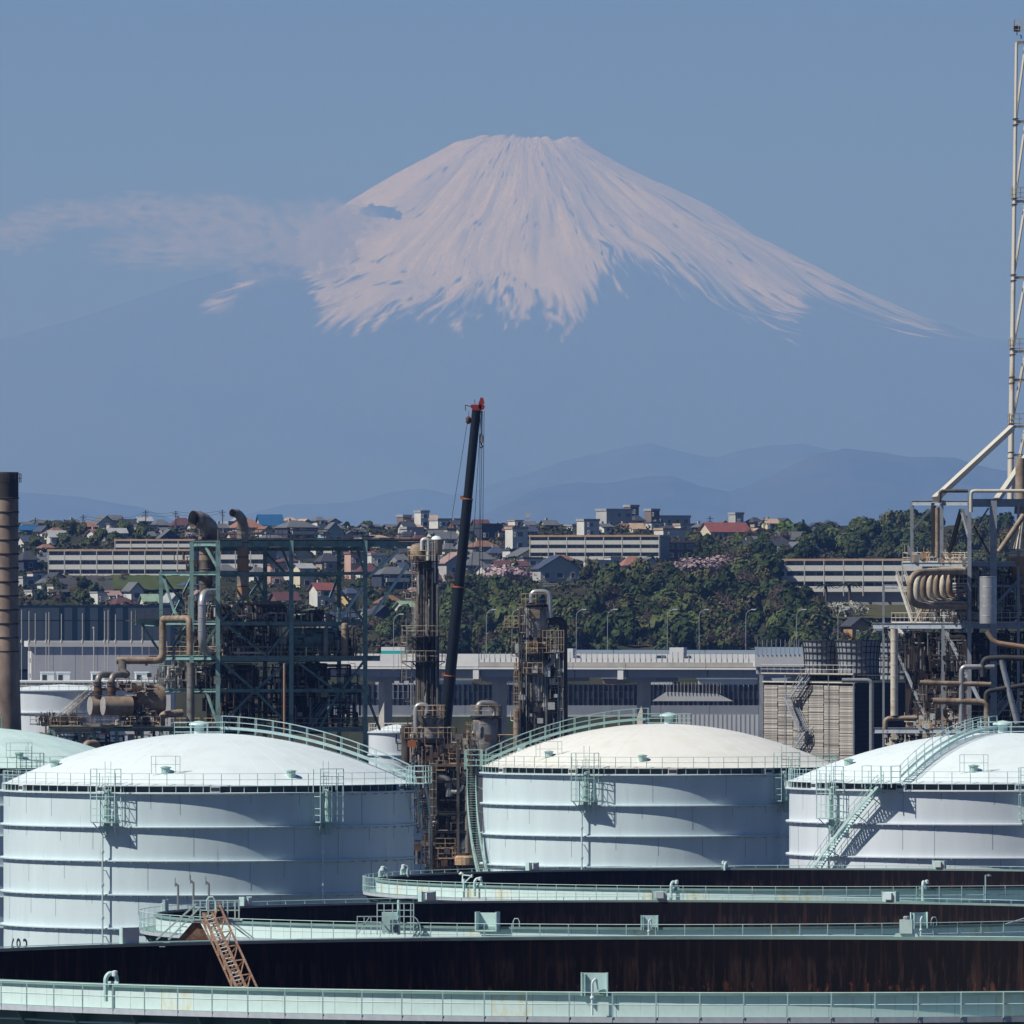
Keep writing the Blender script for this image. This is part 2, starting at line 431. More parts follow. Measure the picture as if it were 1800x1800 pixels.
def foam_platform(parent, az, R, zt, mt):
    """caged service platform hanging at the eaves with a foam chamber"""
    m = MB(); w = 1.25
    for x in (-w, w):
        for y in (0.15, 1.3):
            m.beam((x, y, -2.9), (x, y, 1.9), 0.07)
        for z in (-2.9, -2.3, -1.7, -0.6, 0.6, 1.2, 1.9): m.beam((x, 0.15, z), (x, 1.3, z), 0.05)
    for z in (-2.9, -2.3, -1.7, -0.6, 0.6, 1.2, 1.9): m.beam((-w, 1.3, z), (w, 1.3, z), 0.05)
    for x in (-0.6, 0, 0.6):
        m.beam((x, 1.3, -2.9), (x, 1.3, 1.2), 0.035)
    for x in (-w, w): m.beam((x*0.9, 1.2, -2.9), (x*0.5, 0.1, -4.1), 0.08)
    for z in np.arange(-2.7, 1.9, 0.33): m.beam((-0.3, 0.3, z), (0.3, 0.3, z), 0.03)
    m.beam((-0.3, 0.3, -2.9), (-0.3, 0.3, 2.6), 0.04); m.beam((0.3, 0.3, -2.9), (0.3, 0.3, 2.6), 0.04)
    rz = az - PI/2
    def put(mb, nm, mm, par):
        mb.rot(rz).move(R*math.cos(az), R*math.sin(az), zt); return mb.build(nm, mm, par)
    c = put(m, 'ladder_cage', mt, parent)
    put(MB().box(-w, w, 0.12, 1.3, -2.98, -2.9), 'grating', mt, c)
    fb = MB().lathe([(0.16,-4.1),(0.26,-3.7),(0.26,-1.4),(0.18,-1.0),(0.18,-0.4)], 0, 0.55, 0, 10)
    fb.pipe([(0,0.55,-0.45),(0,0.55,-0.1),(0,-0.25,-0.1)], 0.18, 8)
    put(fb, 'foam_chamber', 'mint', c)
    pm = MB(); pm.tube([(0.45,0.5,-4.0),(0.45,0.5,-zt+0.3)], 0.09, 6)
    for k in range(1, 5): pm.beam((0.45,0.5,-3.0*k-1.3),(0.45,-0.1,-3.0*k-1.3),0.07); pm.lathe([(0.17,-0.1),(0.17,0.1)],0.45,0.5,-3.0*k-2.6,8)
    put(pm, 'foam_pipe', 'tank_white', parent)

def cone_tank(label, px, D, R, rim_row, top_row, shellm, roofm, railm, plats, rstair, sstair, hatch_az, nring=6, rails_full=True):
    zt = PZ(rim_row, D); hd = (rim_row-14-top_row)/FPX*D
    t = thing('storage_tank', label, 'storage tank', (PX(px, D), D, 0))
    N = 128
    m = MB().lathe([(R,0),(R,zt)], n=N, cap=False); m.build('shell', shellm, t, smooth=True)
    # stiffening rings
    sp = 3.07
    for k in range(nring):
        z = zt-sp*k; d = 0.0 if k else 0.05
        MB().lathe([(R-0.02,z-0.07),(R+0.34+d,z-0.05),(R+0.34+d,z+0.06),(R+0.01,z+0.10)], n=N, cap=False).build('stiffening_ring', shellm, t, smooth=False)
    # vertical weld seams, only on part of the courses
    rs = random.Random(int(px))
    sm = MB()
    for k in range(nring-1):
        for j in range(26):
            a = 2*PI*(j+rs.random()*0.5)/26; z0 = zt-sp*k-0.08; l = rs.uniform(0.5, 3.0)
            sm.beam(ringpt(a, R+0.004, z0), ringpt(a, R+0.004, z0-l), 0.05, 0.015)
    stuff(sm.build('weld_seams', 'seam', t))
    bm = MB()
    for k in range(nring):
        for j in range(72):
            a = 2*PI*j/72; z = zt-sp*k-0.07
            bm.beam(ringpt(a, R, z-0.10), ringpt(a, R+0.30, z-0.04), 0.05, 0.10)
    stuff(bm.build('ring_brackets', shellm, t))
    # eaves gap with its shade painted in, walkway and roof
    MB().lathe([(R-0.25,zt+0.1),(R-0.25,zt+0.66)], n=N, cap=False).build('eaves_wall', 'recess_shade', t)
    rt = hd; Rb = R-0.1; zb = zt+0.70
    prof = [(R+0.12, zb-0.06), (R+0.12, zb)] + [(Rb*(1-i/22), zb+hd*(1-(1-i/22)**2)) for i in range(22)] + [(0.02, zb+hd)]
    MB().lathe(prof, n=N, cap=False).build('roof', roofm, t, smooth=True)
    pm = MB()
    for j in range(96):
        a = 2*PI*j/96; pm.beam(ringpt(a, R+0.06, zt+0.08), ringpt(a, R+0.06, zb-0.05), 0.07)
    stuff(pm.build('eaves_posts', railm, t))
    for j in range(11):
        a = 2*PI*(j+0.35)/11
        vm = MB().box(-0.45, 0.45, -0.1, 0.28, 0.08, 0.62).rot(a-PI/2).move(R*math.cos(a), R*math.sin(a), zt)
        v = vm.build('eaves_vent', roofm, t)
        MB().box(-0.38, 0.38, 0.28, 0.30, 0.22, 0.54).rot(a-PI/2).move(R*math.cos(a), R*math.sin(a), zt).build('opening', 'recess_shade', v)
    hm = MB(); ring_rail(hm, R+0.05, zb, 0, 2*PI, 72, rp=0.022)
    hm.build('handrail', railm, t)
    for az in plats: foam_platform(t, math.radians(az), R+0.1, zt+0.3, railm)
    def zr(r): return zb+hd*(1-(r/Rb)**2)
    # roof stair: stringers that follow the dome, treads as sub-parts
    a = math.radians(rstair); ux, uy = math.cos(a), math.sin(a); vx, vy = -uy, ux
    s = MB(); K = 22; rs0, rs1 = 1.2, R-0.2
    def sp_(r, o, dz): return (ux*r+vx*o, uy*r+vy*o, zr(r)+dz)
    for o in (-0.45, 0.45):
        for k in range(K):
            ra, rb = rs0+(rs1-rs0)*k/K, rs0+(rs1-rs0)*(k+1)/K
            s.beam(sp_(ra,o,0.5), sp_(rb,o,0.5), 0.07, 0.24)
            s.beam(sp_(ra,o,1.05), sp_(rb,o,1.05), 0.05); s.beam(sp_(ra,o,1.6), sp_(rb,o,1.6), 0.055)
        for k in range(0, K+1, 2):
            ra = rs0+(rs1-rs0)*k/K; s.beam(sp_(ra,o,0), sp_(ra,o,1.6), 0.06)
    st = s.build('roof_stair', railm, t)
    tm = MB().box(-0.12, 0.12, -0.43, 0.43, -0.02, 0.02).mesh('tread', railm)
    for k in range(44):
        r = rs0+(rs1-rs0)*k/43; link('tread', tm, st, sp_(r, 0, 0.52), a)
    # centre vent with a small platform rail
    hx, hy = -0.9*ux, -0.9*uy
    c = MB().lathe([(0.45,0),(0.45,0.75),(0.95,0.8),(0.9,0.95),(0.45,1.12),(0.03,1.18)], hx, hy, zb+hd-0.05, 20).build('centre_vent', 'roof_mint' if roofm != 'roof_cream' else 'mint_pale', t, smooth=True)
    rm = MB()
    for (x0,y0,x1,y1) in ((-2.3,-1.3,2.3,-1.3),(-2.3,1.3,2.3,1.3),(-2.3,-1.3,-2.3,1.3),(2.3,-1.3,2.3,1.3)):
        zz = zb+hd-0.1
        for h in (0.2,0.65,1.1): rm.beam((hx+x0,hy+y0,zz+h),(hx+x1,hy+y1,zz+h),0.055)
        for k in range(4): rm.beam((hx+x0+(x1-x0)*k/3,hy+y0+(y1-y0)*k/3,zz-0.1),(hx+x0+(x1-x0)*k/3,hy+y0+(y1-y0)*k/3,zz+1.1),0.06)
    rm.build('platform_rail', railm, t)
    if sstair:
        az0, z0, az1, z1 = sstair
        stair(t, railm, math.radians(az0), z0, math.radians(az1), z1, R+0.7)
        # landing with rails at the head of the stair
        a = math.radians(az0); L = MB()
        for x in (-1.6,-0.5,0.6,1.6):
            for y in (0.1,1.7): L.beam((x,y,-0.4),(x,y,1.6),0.06)
        for z in (0.0,0.55,1.1,1.6):
            L.beam((-1.6,1.7,z),(1.6,1.7,z),0.05); L.beam((-1.6,0.1,z),(-1.6,1.7,z),0.05); L.beam((1.6,0.1,z),(1.6,1.7,z),0.05)
        L.box(-1.6,1.6,0.1,1.7,-0.05,0.0)
        L.rot(a-PI/2).move((R+0.1)*math.cos(a),(R+0.1)*math.sin(a),zb).build('stair_landing', railm, t)
    rsm = MB()
    for j in range(40):
        a = 2*PI*j/40
        for q in range(10):
            r0_, r1_ = Rb*(.12+.088*q), Rb*(.12+.088*(q+1))-.0
            rsm.beam((r0_*math.cos(a),r0_*math.sin(a),zr(r0_)+.0),(r1_*math.cos(a),r1_*math.sin(a),zr(r1_)+.0),.05,.02)
    stuff(rsm.build('roof_seams', roofm, t))
    # small fittings on the roof
    for j, (az, r) in enumerate(((hatch_az, R*0.86), (hatch_az+40, R*0.9), (hatch_az-55, R*0.8))):
        a = math.radians(az)
        f = MB().lathe([(0.4,0),(0.4,0.5),(0.5,0.52),(0.5,0.6),(0.03,0.7)], r*math.cos(a), r*math.sin(a), zr(r)-0.1, 12)
        if j == 0:
            for x in (-0.9,0.9,1.3,-1.3): f.beam((r*math.cos(a)+x,r*math.sin(a)-0.4,zr(r)-0.1),(r*math.cos(a)+x,r*math.sin(a)-0.4,zr(r)+1.5),0.05)
            for z in (0.75,1.5): f.beam((r*math.cos(a)-1.3,r*math.sin(a)-0.4,zr(r)+z),(r*math.cos(a)+1.3,r*math.sin(a)-0.4,zr(r)+z),0.04)
        f.build('roof_hatch', 'mint', t)
    return t, R, zt

def azx(px, cx, rpx, near=True):
    a = math.degrees(math.acos(max(-1, min(1, (px-cx)/rpx)))); return -a if near else a
tA, RA, zA = cone_tank('wide white dome-roofed storage tank at the left, numbered 683, mint stair down its right side', 367, 1049, 18.9, 1389, 1288,
    'tank_white', 'roof_white', 'mint_pale', [azx(205,367,360), azx(573,367,360)], -7, (-13, 21.4, 22, 6.5), azx(290,367,360))
tB, RB, zB = cone_tank('cream dome-roofed storage tank in the middle with stairs on its left edge', 1160, 1156, 18.0, 1358, 1270,
    'tank_white', 'roof_cream', 'mint', [azx(1032,1160,312), azx(1368,1160,312)], 187, (176, 21.4, 208, 7.0), azx(932,1160,312))
tC, RC, zC = cone_tank('white dome-roofed storage tank at right with a stair slanting across its front', 1755, 1066, 19.6, 1385, 1287,
    'tank_lilac', 'roof_white', 'mint_pale', [azx(1465,1755,367), azx(1797,1755,367)], 241, (236, 21.4, 207, 11.5), azx(1690,1755,367))
tL, RL, zL = cone_tank('pale mint dome-roofed storage tank cut by the left edge of view', -52, 1160, 17.4, 1358, 1276,
    'tank_white', 'roof_mint', 'mint', [azx(60,-52,300)], 200, (-20, 21.4, 15, 7.0), azx(60,-52,300))
# painted number on the front left of the left tank
fc = bpy.data.curves.new('tank_number', 'FONT'); fc.body = '683'; fc.size = 2.4; fc.space_character = 1.25; fc.extrude = 0.004
fo = bpy.data.objects.new('tmp', fc); COL.objects.link(fo)
me = bpy.data.meshes.new_from_object(fo.evaluated_get(bpy.context.evaluated_depsgraph_get()))
bpy.data.objects.remove(fo)
a0 = math.radians(azx(25, 367, 360)); 
for v in me.vertices:
    a = a0 + v.co.x/RA; v.co = Vector(ringpt(a, RA+0.03+v.co.z, PZ(1648, 1040)-1.75+v.co.y))
me.materials.append(MATS['ink']); link('number', me, tA)

# ---------------------------------------------------------------- floating roof tanks
def rust_wall():
    m = bpy.data.materials.new('rust_wall'); m.use_nodes = True; nt = m.node_tree; b = nt.nodes['Principled BSDF']
    b.inputs['Roughness'].default_value = 0.75; b.inputs['Specular IOR Level'].default_value = 0.15
    at = nt.nodes.new("ShaderNodeAttribute"); at.attribute_name = 'arc'
    dn = nt.nodes.new("ShaderNodeAttribute"); dn.attribute_name = 'down'
    def noise(sx, sz, det, seed):
        c = nt.nodes.new("ShaderNodeCombineXYZ")
        m1 = nt.nodes.new("ShaderNodeMath"); m1.operation = 'MULTIPLY'; m1.inputs[1].default_value = sx
        m2 = nt.nodes.new("ShaderNodeMath"); m2.operation = 'MULTIPLY'; m2.inputs[1].default_value = sz
        nt.links.new(at.outputs['Fac'], m1.inputs[0]); nt.links.new(dn.outputs['Fac'], m2.inputs[0])
        nt.links.new(m1.outputs[0], c.inputs[0]); nt.links.new(m2.outputs[0], c.inputs[1]); c.inputs[2].default_value = seed
        n = nt.nodes.new("ShaderNodeTexNoise"); n.inputs['Scale'].default_value = 1; n.inputs['Detail'].default_value = det; n.inputs['Roughness'].default_value = 0.65
        nt.links.new(c.outputs[0], n.inputs['Vector']); return n.outputs['Fac']
    def ramp(fac, a, b_):
        r = nt.nodes.new("ShaderNodeMapRange"); r.inputs['From Min'].default_value = a; r.inputs['From Max'].default_value = b_
        nt.links.new(fac, r.inputs['Value']); return r.outputs[0]
    def mul(a, b_):
        r = nt.nodes.new("ShaderNodeMath"); r.operation = 'MULTIPLY'; nt.links.new(a, r.inputs[0]); nt.links.new(b_, r.inputs[1]); return r.outputs[0]
    def mix(A, B, f):
        r = nt.nodes.new("ShaderNodeMix"); r.data_type = 'RGBA'
        if isinstance(A, tuple): r.inputs['A'].default_value = (*A, 1)
        else: nt.links.new(A, r.inputs['A'])
        r.inputs['B'].default_value = (*B, 1); nt.links.new(f, r.inputs['Factor']); return r.outputs['Result']
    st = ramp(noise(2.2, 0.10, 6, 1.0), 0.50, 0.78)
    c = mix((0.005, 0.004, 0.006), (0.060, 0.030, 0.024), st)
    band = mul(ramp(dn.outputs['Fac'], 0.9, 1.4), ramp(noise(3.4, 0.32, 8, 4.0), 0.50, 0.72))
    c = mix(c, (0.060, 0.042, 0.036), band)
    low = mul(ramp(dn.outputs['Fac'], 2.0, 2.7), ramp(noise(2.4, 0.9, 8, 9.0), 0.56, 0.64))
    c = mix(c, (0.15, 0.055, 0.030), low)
    nt.links.new(c, b.inputs['Base Color']); MATS['rust_wall'] = m
rust_wall()
mat('panel_mint', (0.68,0.83,0.84), 0.45, col2=(0.60,0.74,0.72), scale=0.8, cov=0.6, soft=0.14, runs=(0.42,0.40,0.30,3.0,0.62,0.5))
mat('panel_stain', (0.66,0.60,0.36), 0.5, col2=(0.70,0.82,0.82), scale=2.0, streak=0.6, cov=0.45, soft=0.12)
mat('curb_mint', (0.24,0.38,0.36), 0.55, col2=(0.18,0.28,0.27), scale=1.0, cov=0.6)
mat('toe_lilac', (0.55,0.60,0.68), 0.5, col2=(0.45,0.49,0.55), scale=1.5, cov=0.6)
mat('green_shell', (0.15,0.27,0.245), 0.55, col2=(0.12,0.21,0.195), scale=0.3, streak=0.8, cov=0.55)
mat('rust_bar', (0.20,0.11,0.07), 0.8, col2=(0.34,0.24,0.18), scale=3.0, cov=0.52, soft=0.1)
mat('dark_rust', (0.10,0.05,0.035), 0.85, col2=(0.22,0.10,0.06), scale=2.0, cov=0.5)
mat('grey_steel', (0.30,0.32,0.34), 0.5, 0.2)
mat('galv', (0.62,0.66,0.66), 0.5, 0.2, col2=(0.45,0.42,0.38), scale=3, cov=0.6)

def inner_wall(t, R, zr, depth, rs):
    N = 400; rows = 12; V = []; arc = []; down = []
    me = bpy.data.meshes.new('inner_wall'); F = []
    for i in range(rows+1):
        d = depth*i/rows
        for k in range(N):
            a = 2*PI*k/N; V.append(ringpt(a, R-0.02, zr-d)); arc.append(a*R); down.append(d)
    for i in range(rows):
        for k in range(N):
            F.append((i*N+k, i*N+(k+1)%N, (i+1)*N+(k+1)%N, (i+1)*N+k))
    me.from_pydata(V, [], F)
    for nm, dat in (('arc', arc), ('down', down)):
        at = me.attributes.new(nm, 'FLOAT', 'POINT'); at.data.foreach_set('value', dat)
    me.materials.append(MATS['rust_wall']); return link('inner_wall', me, t)

def float_tank(label, px, D, R, row, seed, npan, fit=()):
    zr = PZ(row, D); hr_ = 1.12 if D < 600 else 1.34; t = thing('floating_roof_tank', label, 'oil tank', (PX(px, D), D, 0))
    N = 200; W = 1.15; zw = zr-1.12
    MB().lathe([(R,0),(R,zw-0.05)], n=N, cap=False).build('shell', 'green_shell', t, smooth=True)
    inner_wall(t, R-0.03, zr-0.02, 9.0, seed)
    MB().lathe([(0.02,zr-8.0),(R-0.3,zr-8.3)], n=96, cap=False).build('floating_roof', 'dark_rust', t)
    MB().lathe([(R-0.04,zr-0.16),(R+0.16,zr-0.16),(R+0.16,zr),(R-0.06,zr),(R-0.06,zr-0.16)], n=N, cap=False).build('curb_angle', 'curb_mint', t)
    # upper course: one plate per panel, slightly proud of each other
    K = npan; rs = random.Random(seed)
    pm = {}
    for st in ('panel_mint', 'panel_stain'):
        m = MB(); da = 2*PI/K*0.993; nn = 3
        for q in range(nn):
            a, b = -da/2+da*q/nn, -da/2+da*(q+1)/nn
            m.quad(ringpt(a, R+0.02, zw+0.01), ringpt(b, R+0.02, zw+0.01), ringpt(b, R+0.02, zr-0.165), ringpt(a, R+0.02, zr-0.165))
        m.quad(ringpt(-da/2,R,zw),ringpt(-da/2,R,zr-0.165),ringpt(-da/2,R+0.02,zr-0.165),ringpt(-da/2,R+0.02,zw))
        pm[st] = m.mesh('shell_plate', st)
    for k in range(K):
        link('shell_plate', pm['panel_stain' if rs.random() < 0.16 else 'panel_mint'], t, None, 2*PI*(k+0.5)/K)
    MB().lathe([(R,zw-0.04),(R+W,zw-0.04),(R+W,zw),(R,zw)], n=N, cap=False).build('walkway', 'curb_mint', t)
    tm = MB(); da = 2*PI/K*0.985
    for q in range(2):
        a, b = -da/2+da*q/2, -da/2+da*(q+1)/2
        tm.quad(ringpt(a, R+W+0.01, zw-0.20), ringpt(b, R+W+0.01, zw-0.20), ringpt(b, R+W+0.01, zw+0.04), ringpt(a, R+W+0.01, zw+0.04))
    tmm = tm.mesh('toe_plate', 'toe_lilac')
    for k in range(K): link('toe_plate', tmm, t, None, 2*PI*(k+0.5)/K)
    hm = MB(); ring_rail(hm, R+W+0.02, zw, 0, 2*PI, K, h=hr_, rp=0.024, rails=(hr_, 0.60))
    hm.build('handrail', 'mint_pale', t)
    # brackets under the wind girder
    b = MB().poly([(R,-0.02,zw-0.06),(R+W,-0.02,zw-0.06),(R,-0.02,zw-1.5)]).poly([(R,0.02,zw-1.5),(R+W,0.02,zw-0.06),(R,0.02,zw-0.06)]).quad((R+W,-0.05,zw-0.06),(R+W,0.05,zw-0.06),(R,0.05,zw-1.5),(R,-0.05,zw-1.5))
    bmesh_ = b.mesh('bracket', 'green_shell')
    for k in range(K//2): link('bracket', bmesh_, t, None, 2*PI*(k+0.25)*2/K)
    # foam main below the girder
    n2 = 120; fm = MB()
    fm.tube([ringpt(2*PI*k/n2, R+0.55, zw-0.62-0.02*math.sin(k*1.7)) for k in range(n2+1)], 0.05, 6, cap=False)
    for k in range(0, n2, 4): fm.lathe([(0.1,-0.06),(0.1,0.06)], *ringpt(2*PI*k/n2, R+0.55, 0)[:2], zw-0.62, 6)
    fm.build('foam_main', 'mint_pale', t)
    return t, R, zr, zw, W

def fitting(t, R, zr, az, kind, mt='mint_pale', s=1.0):
    """things on the gallery: local x = tangential, y = outward"""
    m = MB(); out = []
    if kind == 'shield':        # plate with a foam pipe in front
        m.box(-0.60,0.60,0.06,0.12,-0.2,0.85); m.box(-0.62,-0.56,0.1,0.30,-0.2,0.87); m.box(0.40,0.44,0.1,0.34,-0.2,0.8); m.box(0.56,0.62,0.1,0.22,-0.2,0.87)
        p = MB().pipe([(0.05,0.5,-1.05),(0.05,0.5,0.45),(-0.12,0.40,0.62),(-0.14,0.2,0.1)], 0.055, 8).lathe([(0.03,0),(0.10,0.06),(0.10,0.12),(0.03,0.2)],0.05,0.5,-0.35,8)
        out = [('foam_pipe', p, 'roof_white')]
    elif kind == 'tray':        # open-topped box seen from inside the tank
        m.box(-0.62,0.62,0.0,0.06,-0.25,0.75); m.box(-0.62,-0.55,0.0,0.6,-0.2,0.8); m.box(0.55,0.62,0.0,0.6,-0.2,0.8); m.box(-0.62,0.62,0.0,0.6,-0.25,-0.18)
        p = MB().box(-0.3,0.32,-0.22,0.0,0.15,0.68).poly([(-0.3,0.0,0.68),(0.32,0.0,0.68),(0.26,-0.22,0.6),(-0.24,-0.22,0.6)])
        out = [('deflector', p, 'tank_white')]
    elif kind == 'neck':        # goose-neck foam pourer
        m.pipe([(0.2,0.45,-1.0),(0.2,0.45,0.35),(0.1,0.2,0.62),(-0.1,-0.1,0.45),(-0.12,-0.12,-0.2)], 0.13, 8)
        m.box(-0.42,0.42,0.0,0.08,-0.25,0.12)
        p = MB().lathe([(0.16,0),(0.16,0.28),(0.05,0.32)], -0.22, 0.15, 0.42, 10)
        out = [('cap', p, 'roof_white')]
    elif kind == 'chest':       # box chamber on a splayed foot
        m.box(-0.36,0.36,0.0,0.5,0.18,0.95); m.poly([(-0.8,0.1,-0.22),(0.8,0.1,-0.22),(0.6,0.1,0.18),(-0.6,0.1,0.18)]); m.poly([(0.8,0.4,-0.22),(-0.8,0.4,-0.22),(-0.6,0.4,0.18),(0.6,0.4,0.18)])
        m.quad((-0.8,0.1,-0.22),(-0.6,0.1,0.18),(-0.6,0.4,0.18),(-0.8,0.4,-0.22)).quad((0.8,0.1,-0.22),(0.8,0.4,-0.22),(0.6,0.4,0.18),(0.6,0.1,0.18))
        p = MB().lathe([(0.2,0),(0.2,0.14),(0.16,0.2),(0.02,0.2)], 0, 0.25, 0.95, 10)
        out = [('cap', p, 'grey_steel')]
    elif kind == 'davit':
        m.beam((-0.1,0.3,-1.0),(-0.1,0.3,0.4),0.12); m.beam((-0.7,0.1,0.62),(-0.1,0.3,0.1),0.08); m.beam((-0.7,0.1,0.62),(0.5,0.1,0.66),0.07); m.beam((0.3,0.1,0.66),(0.1,0.3,0.1),0.07)
        m.beam((-0.75,0.1,0.5),(-0.75,0.1,0.72),0.1)
        p = MB().lathe([(0.16,0),(0.2,0.05),(0.05,0.2)],0.45,0.1,0.66,8); out = [('winch', p, 'galv')]
    elif kind == 'hoop':
        m.tube([(-0.22,0.1,-0.2),(-0.22,0.1,0.35),(-0.12,0.1,0.55),(0.12,0.1,0.55),(0.22,0.1,0.35),(0.22,0.1,-0.2)],0.035,6)
    elif kind == 'lamp':
        m.beam((0,0.9,-1.1),(0,0.9,1.0),0.09); m.beam((0,0.9,1.0),(-0.3,0.9,1.05),0.06)
        p = MB().box(-0.42,-0.2,0.82,0.98,0.92,1.04); out = [('lamp_head', p, 'roof_white')]
    def put(mb):
        mb.v = [(x*s, y*s, z*s) for x, y, z in mb.v]; mb.rot(az-PI/2).move(R*math.cos(az), R*math.sin(az), zr); return mb
    nm = {'shield':'foam_shield','tray':'foam_box','neck':'foam_pourer','chest':'foam_chamber','davit':'davit','hoop':'ladder_hoop','lamp':'lamp_post'}[kind]
    o = put(m).build(nm, mt, t)
    for n_, p, mm in out: put(p).build(n_, mm, o)
    return o

T1 = float_tank('nearest floating-roof oil tank, its dark rusty bowl filling the bottom of the view', 1310, 542, 42.3, 1691, 1, 142)
T2 = float_tank('second floating-roof oil tank, between the nearest one and the one behind it', 1165, 800, 35.6, 1605, 2, 118)
T3 = float_tank('farthest floating-roof oil tank, just in front of the cream-domed tank', 1425, 980, 37.4, 1543.6, 3, 124)
def fit(T, cx, D, px, near, kind, **k):
    t, R, zr, zw, W = T; a = math.radians(azx(px, cx, R*FPX/D, near)); return fitting(t, R, zr, a, kind, **k)
for px, near, kind, s in ((1035,True,'shield',0.98),(240,True,'neck',0.8),(1645,False,'chest',0.92),(195,False,'shield',0.95)): fit(T1,1310,542,px,near,kind,s=s)
for px, near, kind, s in ((862,True,'tray',1.25),(1131,True,'shield',0.95),(1585,True,'shield',1.05),(748,False,'tray',0.95),(1171,False,'tray',0.9),(1588,False,'tray',0.95),(425,False,'tray',0.8),(290,False,'shield',0.9),(908,True,'hoop',1.0),(1612,True,'hoop',1.0)): fit(T2,1165,800,px,near,kind,s=s)
for px, near, kind, s in ((845,True,'neck',0.95),(822,True,'davit',1.25),(1176,True,'neck',0.95),(1597,True,'neck',1.0),(940,False,'tray',0.9),(1290,False,'neck',0.9),(1676,False,'tray',0.95),(712,False,'neck',1.2),(676,False,'neck',1.2),(1695,True,'lamp',1.1)): fit(T3,1425,980,px,near,kind,s=s)

# gauging platform and rolling ladder on the nearest tank
t, R, zr, zw, W = T1
D1 = 542
def L1(px, row, D): p = P(px, row, D); return (p.x-PX(1310,542), p.y-542, p.z)
gp = MB(); Dg = 563
for (xa, ya, xb, yb) in ((275,1652,345,1588),(296,1652,352,1594)):       # access stair rails
    gp.beam(L1(xa,ya,Dg), L1(xb,yb,Dg), 0.09); gp.beam(L1(xa,ya,Dg+1), L1(xb,yb,Dg+1), 0.09)
for k in range(9):
    x = 285+62*k/8; y = 1664-56*k/8; gp.beam(L1(x,y,Dg), L1(x,y,Dg+1), 0.3, 0.03)
for x in (340,352,366,378,392,400,413,420):
    for d in (Dg, Dg+2.2): gp.beam(L1(x,1618,d), L1(x,1583,d), 0.07)
for y in (1583,1600,1617):
    for d in (Dg, Dg+2.2): gp.beam(L1(340,y,d), L1(422,y,d), 0.06)
gp.tube([L1(364,1600,Dg-.3),L1(364,1582,Dg-.3),L1(368,1577,Dg-.3),L1(374,1577,Dg-.3),L1(379,1584,Dg-.3),L1(380,1600,Dg-.3)],0.045,6)
gp.box(L1(340,0,Dg)[0], L1(425,0,Dg)[0], Dg-542, Dg-539.8, PZ(1622,Dg), PZ(1618,Dg))
for (xa, xb) in ((400,440),(408,447)): gp.beam(L1(xa,1620,Dg), L1(xb,1650,Dg), 0.07)
pl = gp.build('gauging_platform', 'mint_pale', t)
MB().poly([L1(312,1652,Dg+.1),L1(368,1652,Dg+.1),L1(352,1622,Dg+.1),L1(338,1622,Dg+.1)]).poly([L1(368,1652,Dg+.7),L1(312,1652,Dg+.7),L1(338,1622,Dg+.7),L1(352,1622,Dg+.7)]).quad(L1(312,1652,Dg+.1),L1(338,1622,Dg+.1),L1(338,1622,Dg+.7),L1(312,1652,Dg+.7)).quad(L1(338,1622,Dg+.1),L1(352,1622,Dg+.1),L1(352,1622,Dg+.7),L1(338,1622,Dg+.7)).build('pivot_plate', 'rust_bar', pl)
for x, y in ((313,1557),(340,1552),(367,1554)):
    vm = MB().tube([L1(x,1600,Dg+1),L1(x,y,Dg+1),L1(x-5,y-4,Dg+1)],0.06,6); vm.beam(L1(x-5,y+2,Dg+1),L1(x-5,y-14,Dg+1),0.04)
    vm.build('sampling_pipe', 'grey_steel', pl)
# rolling ladder: a box truss running down to the floating roof
a0, a1 = Vector(L1(357,1606,Dg)), Vector(L1(431,1770,544)); b0, b1 = Vector(L1(372,1602,Dg+0.3)), Vector(L1(446,1766,544.3))
up = Vector((0,0,1.0)); lad = MB(); n = 26
for A, B in ((a0,a1),(b0,b1)):
    lad.beam(A, B, 0.11); lad.beam(A-up*0.35+Vector((-.05,0,0)), B-up*0.35+Vector((-.05,0,0)), 0.07)
c0, c1 = b0+Vector((0.34,0,0.42)), b1+Vector((0.34,0,0.42))
lad.beam(c0, c1, 0.08)
for k in range(0, n+1, 4):
    A = a0.lerp(a1,k/n); B = b0.lerp(b1,k/n); C = c0.lerp(c1,k/n); Bn = b0.lerp(b1,min(1,(k+2)/n)); An = a0.lerp(a1,min(1,(k+2)/n)); Bp = b0.lerp(b1,max(0,(k-2)/n))
    lad.beam(B,C,0.07); lad.beam(C,Bn,0.06); lad.beam(C,Bp,0.06); lad.beam(A,Bn,0.05); lad.beam(A,An-up*0.35,0.05); lad.beam(B,A,0.08)
lo = lad.build('rolling_ladder', 'rust_bar', t)
rm = None
for k in range(n+1):
    A = a0.lerp(a1,k/n); B = b0.lerp(b1,k/n)
    if rm is None: rm = MB().beam((0,0,0), B-A, 0.22, 0.03).mesh('tread', 'galv')
    link('tread', rm, lo, A)
rf_ = thing('rusty_fitting', 'small rusty capped fitting poking above the rim left of the ladder', 'fitting', tuple(P(236,1656,583)))
MB().lathe([(.10,-1.5),(.10,.1),(.2,.12),(.2,.2),(.12,.24),(.05,.42)],0,0,0,12).beam((-.32,0,-.05),(.1,0,.05),.07).build('body','rust_bar',rf_)
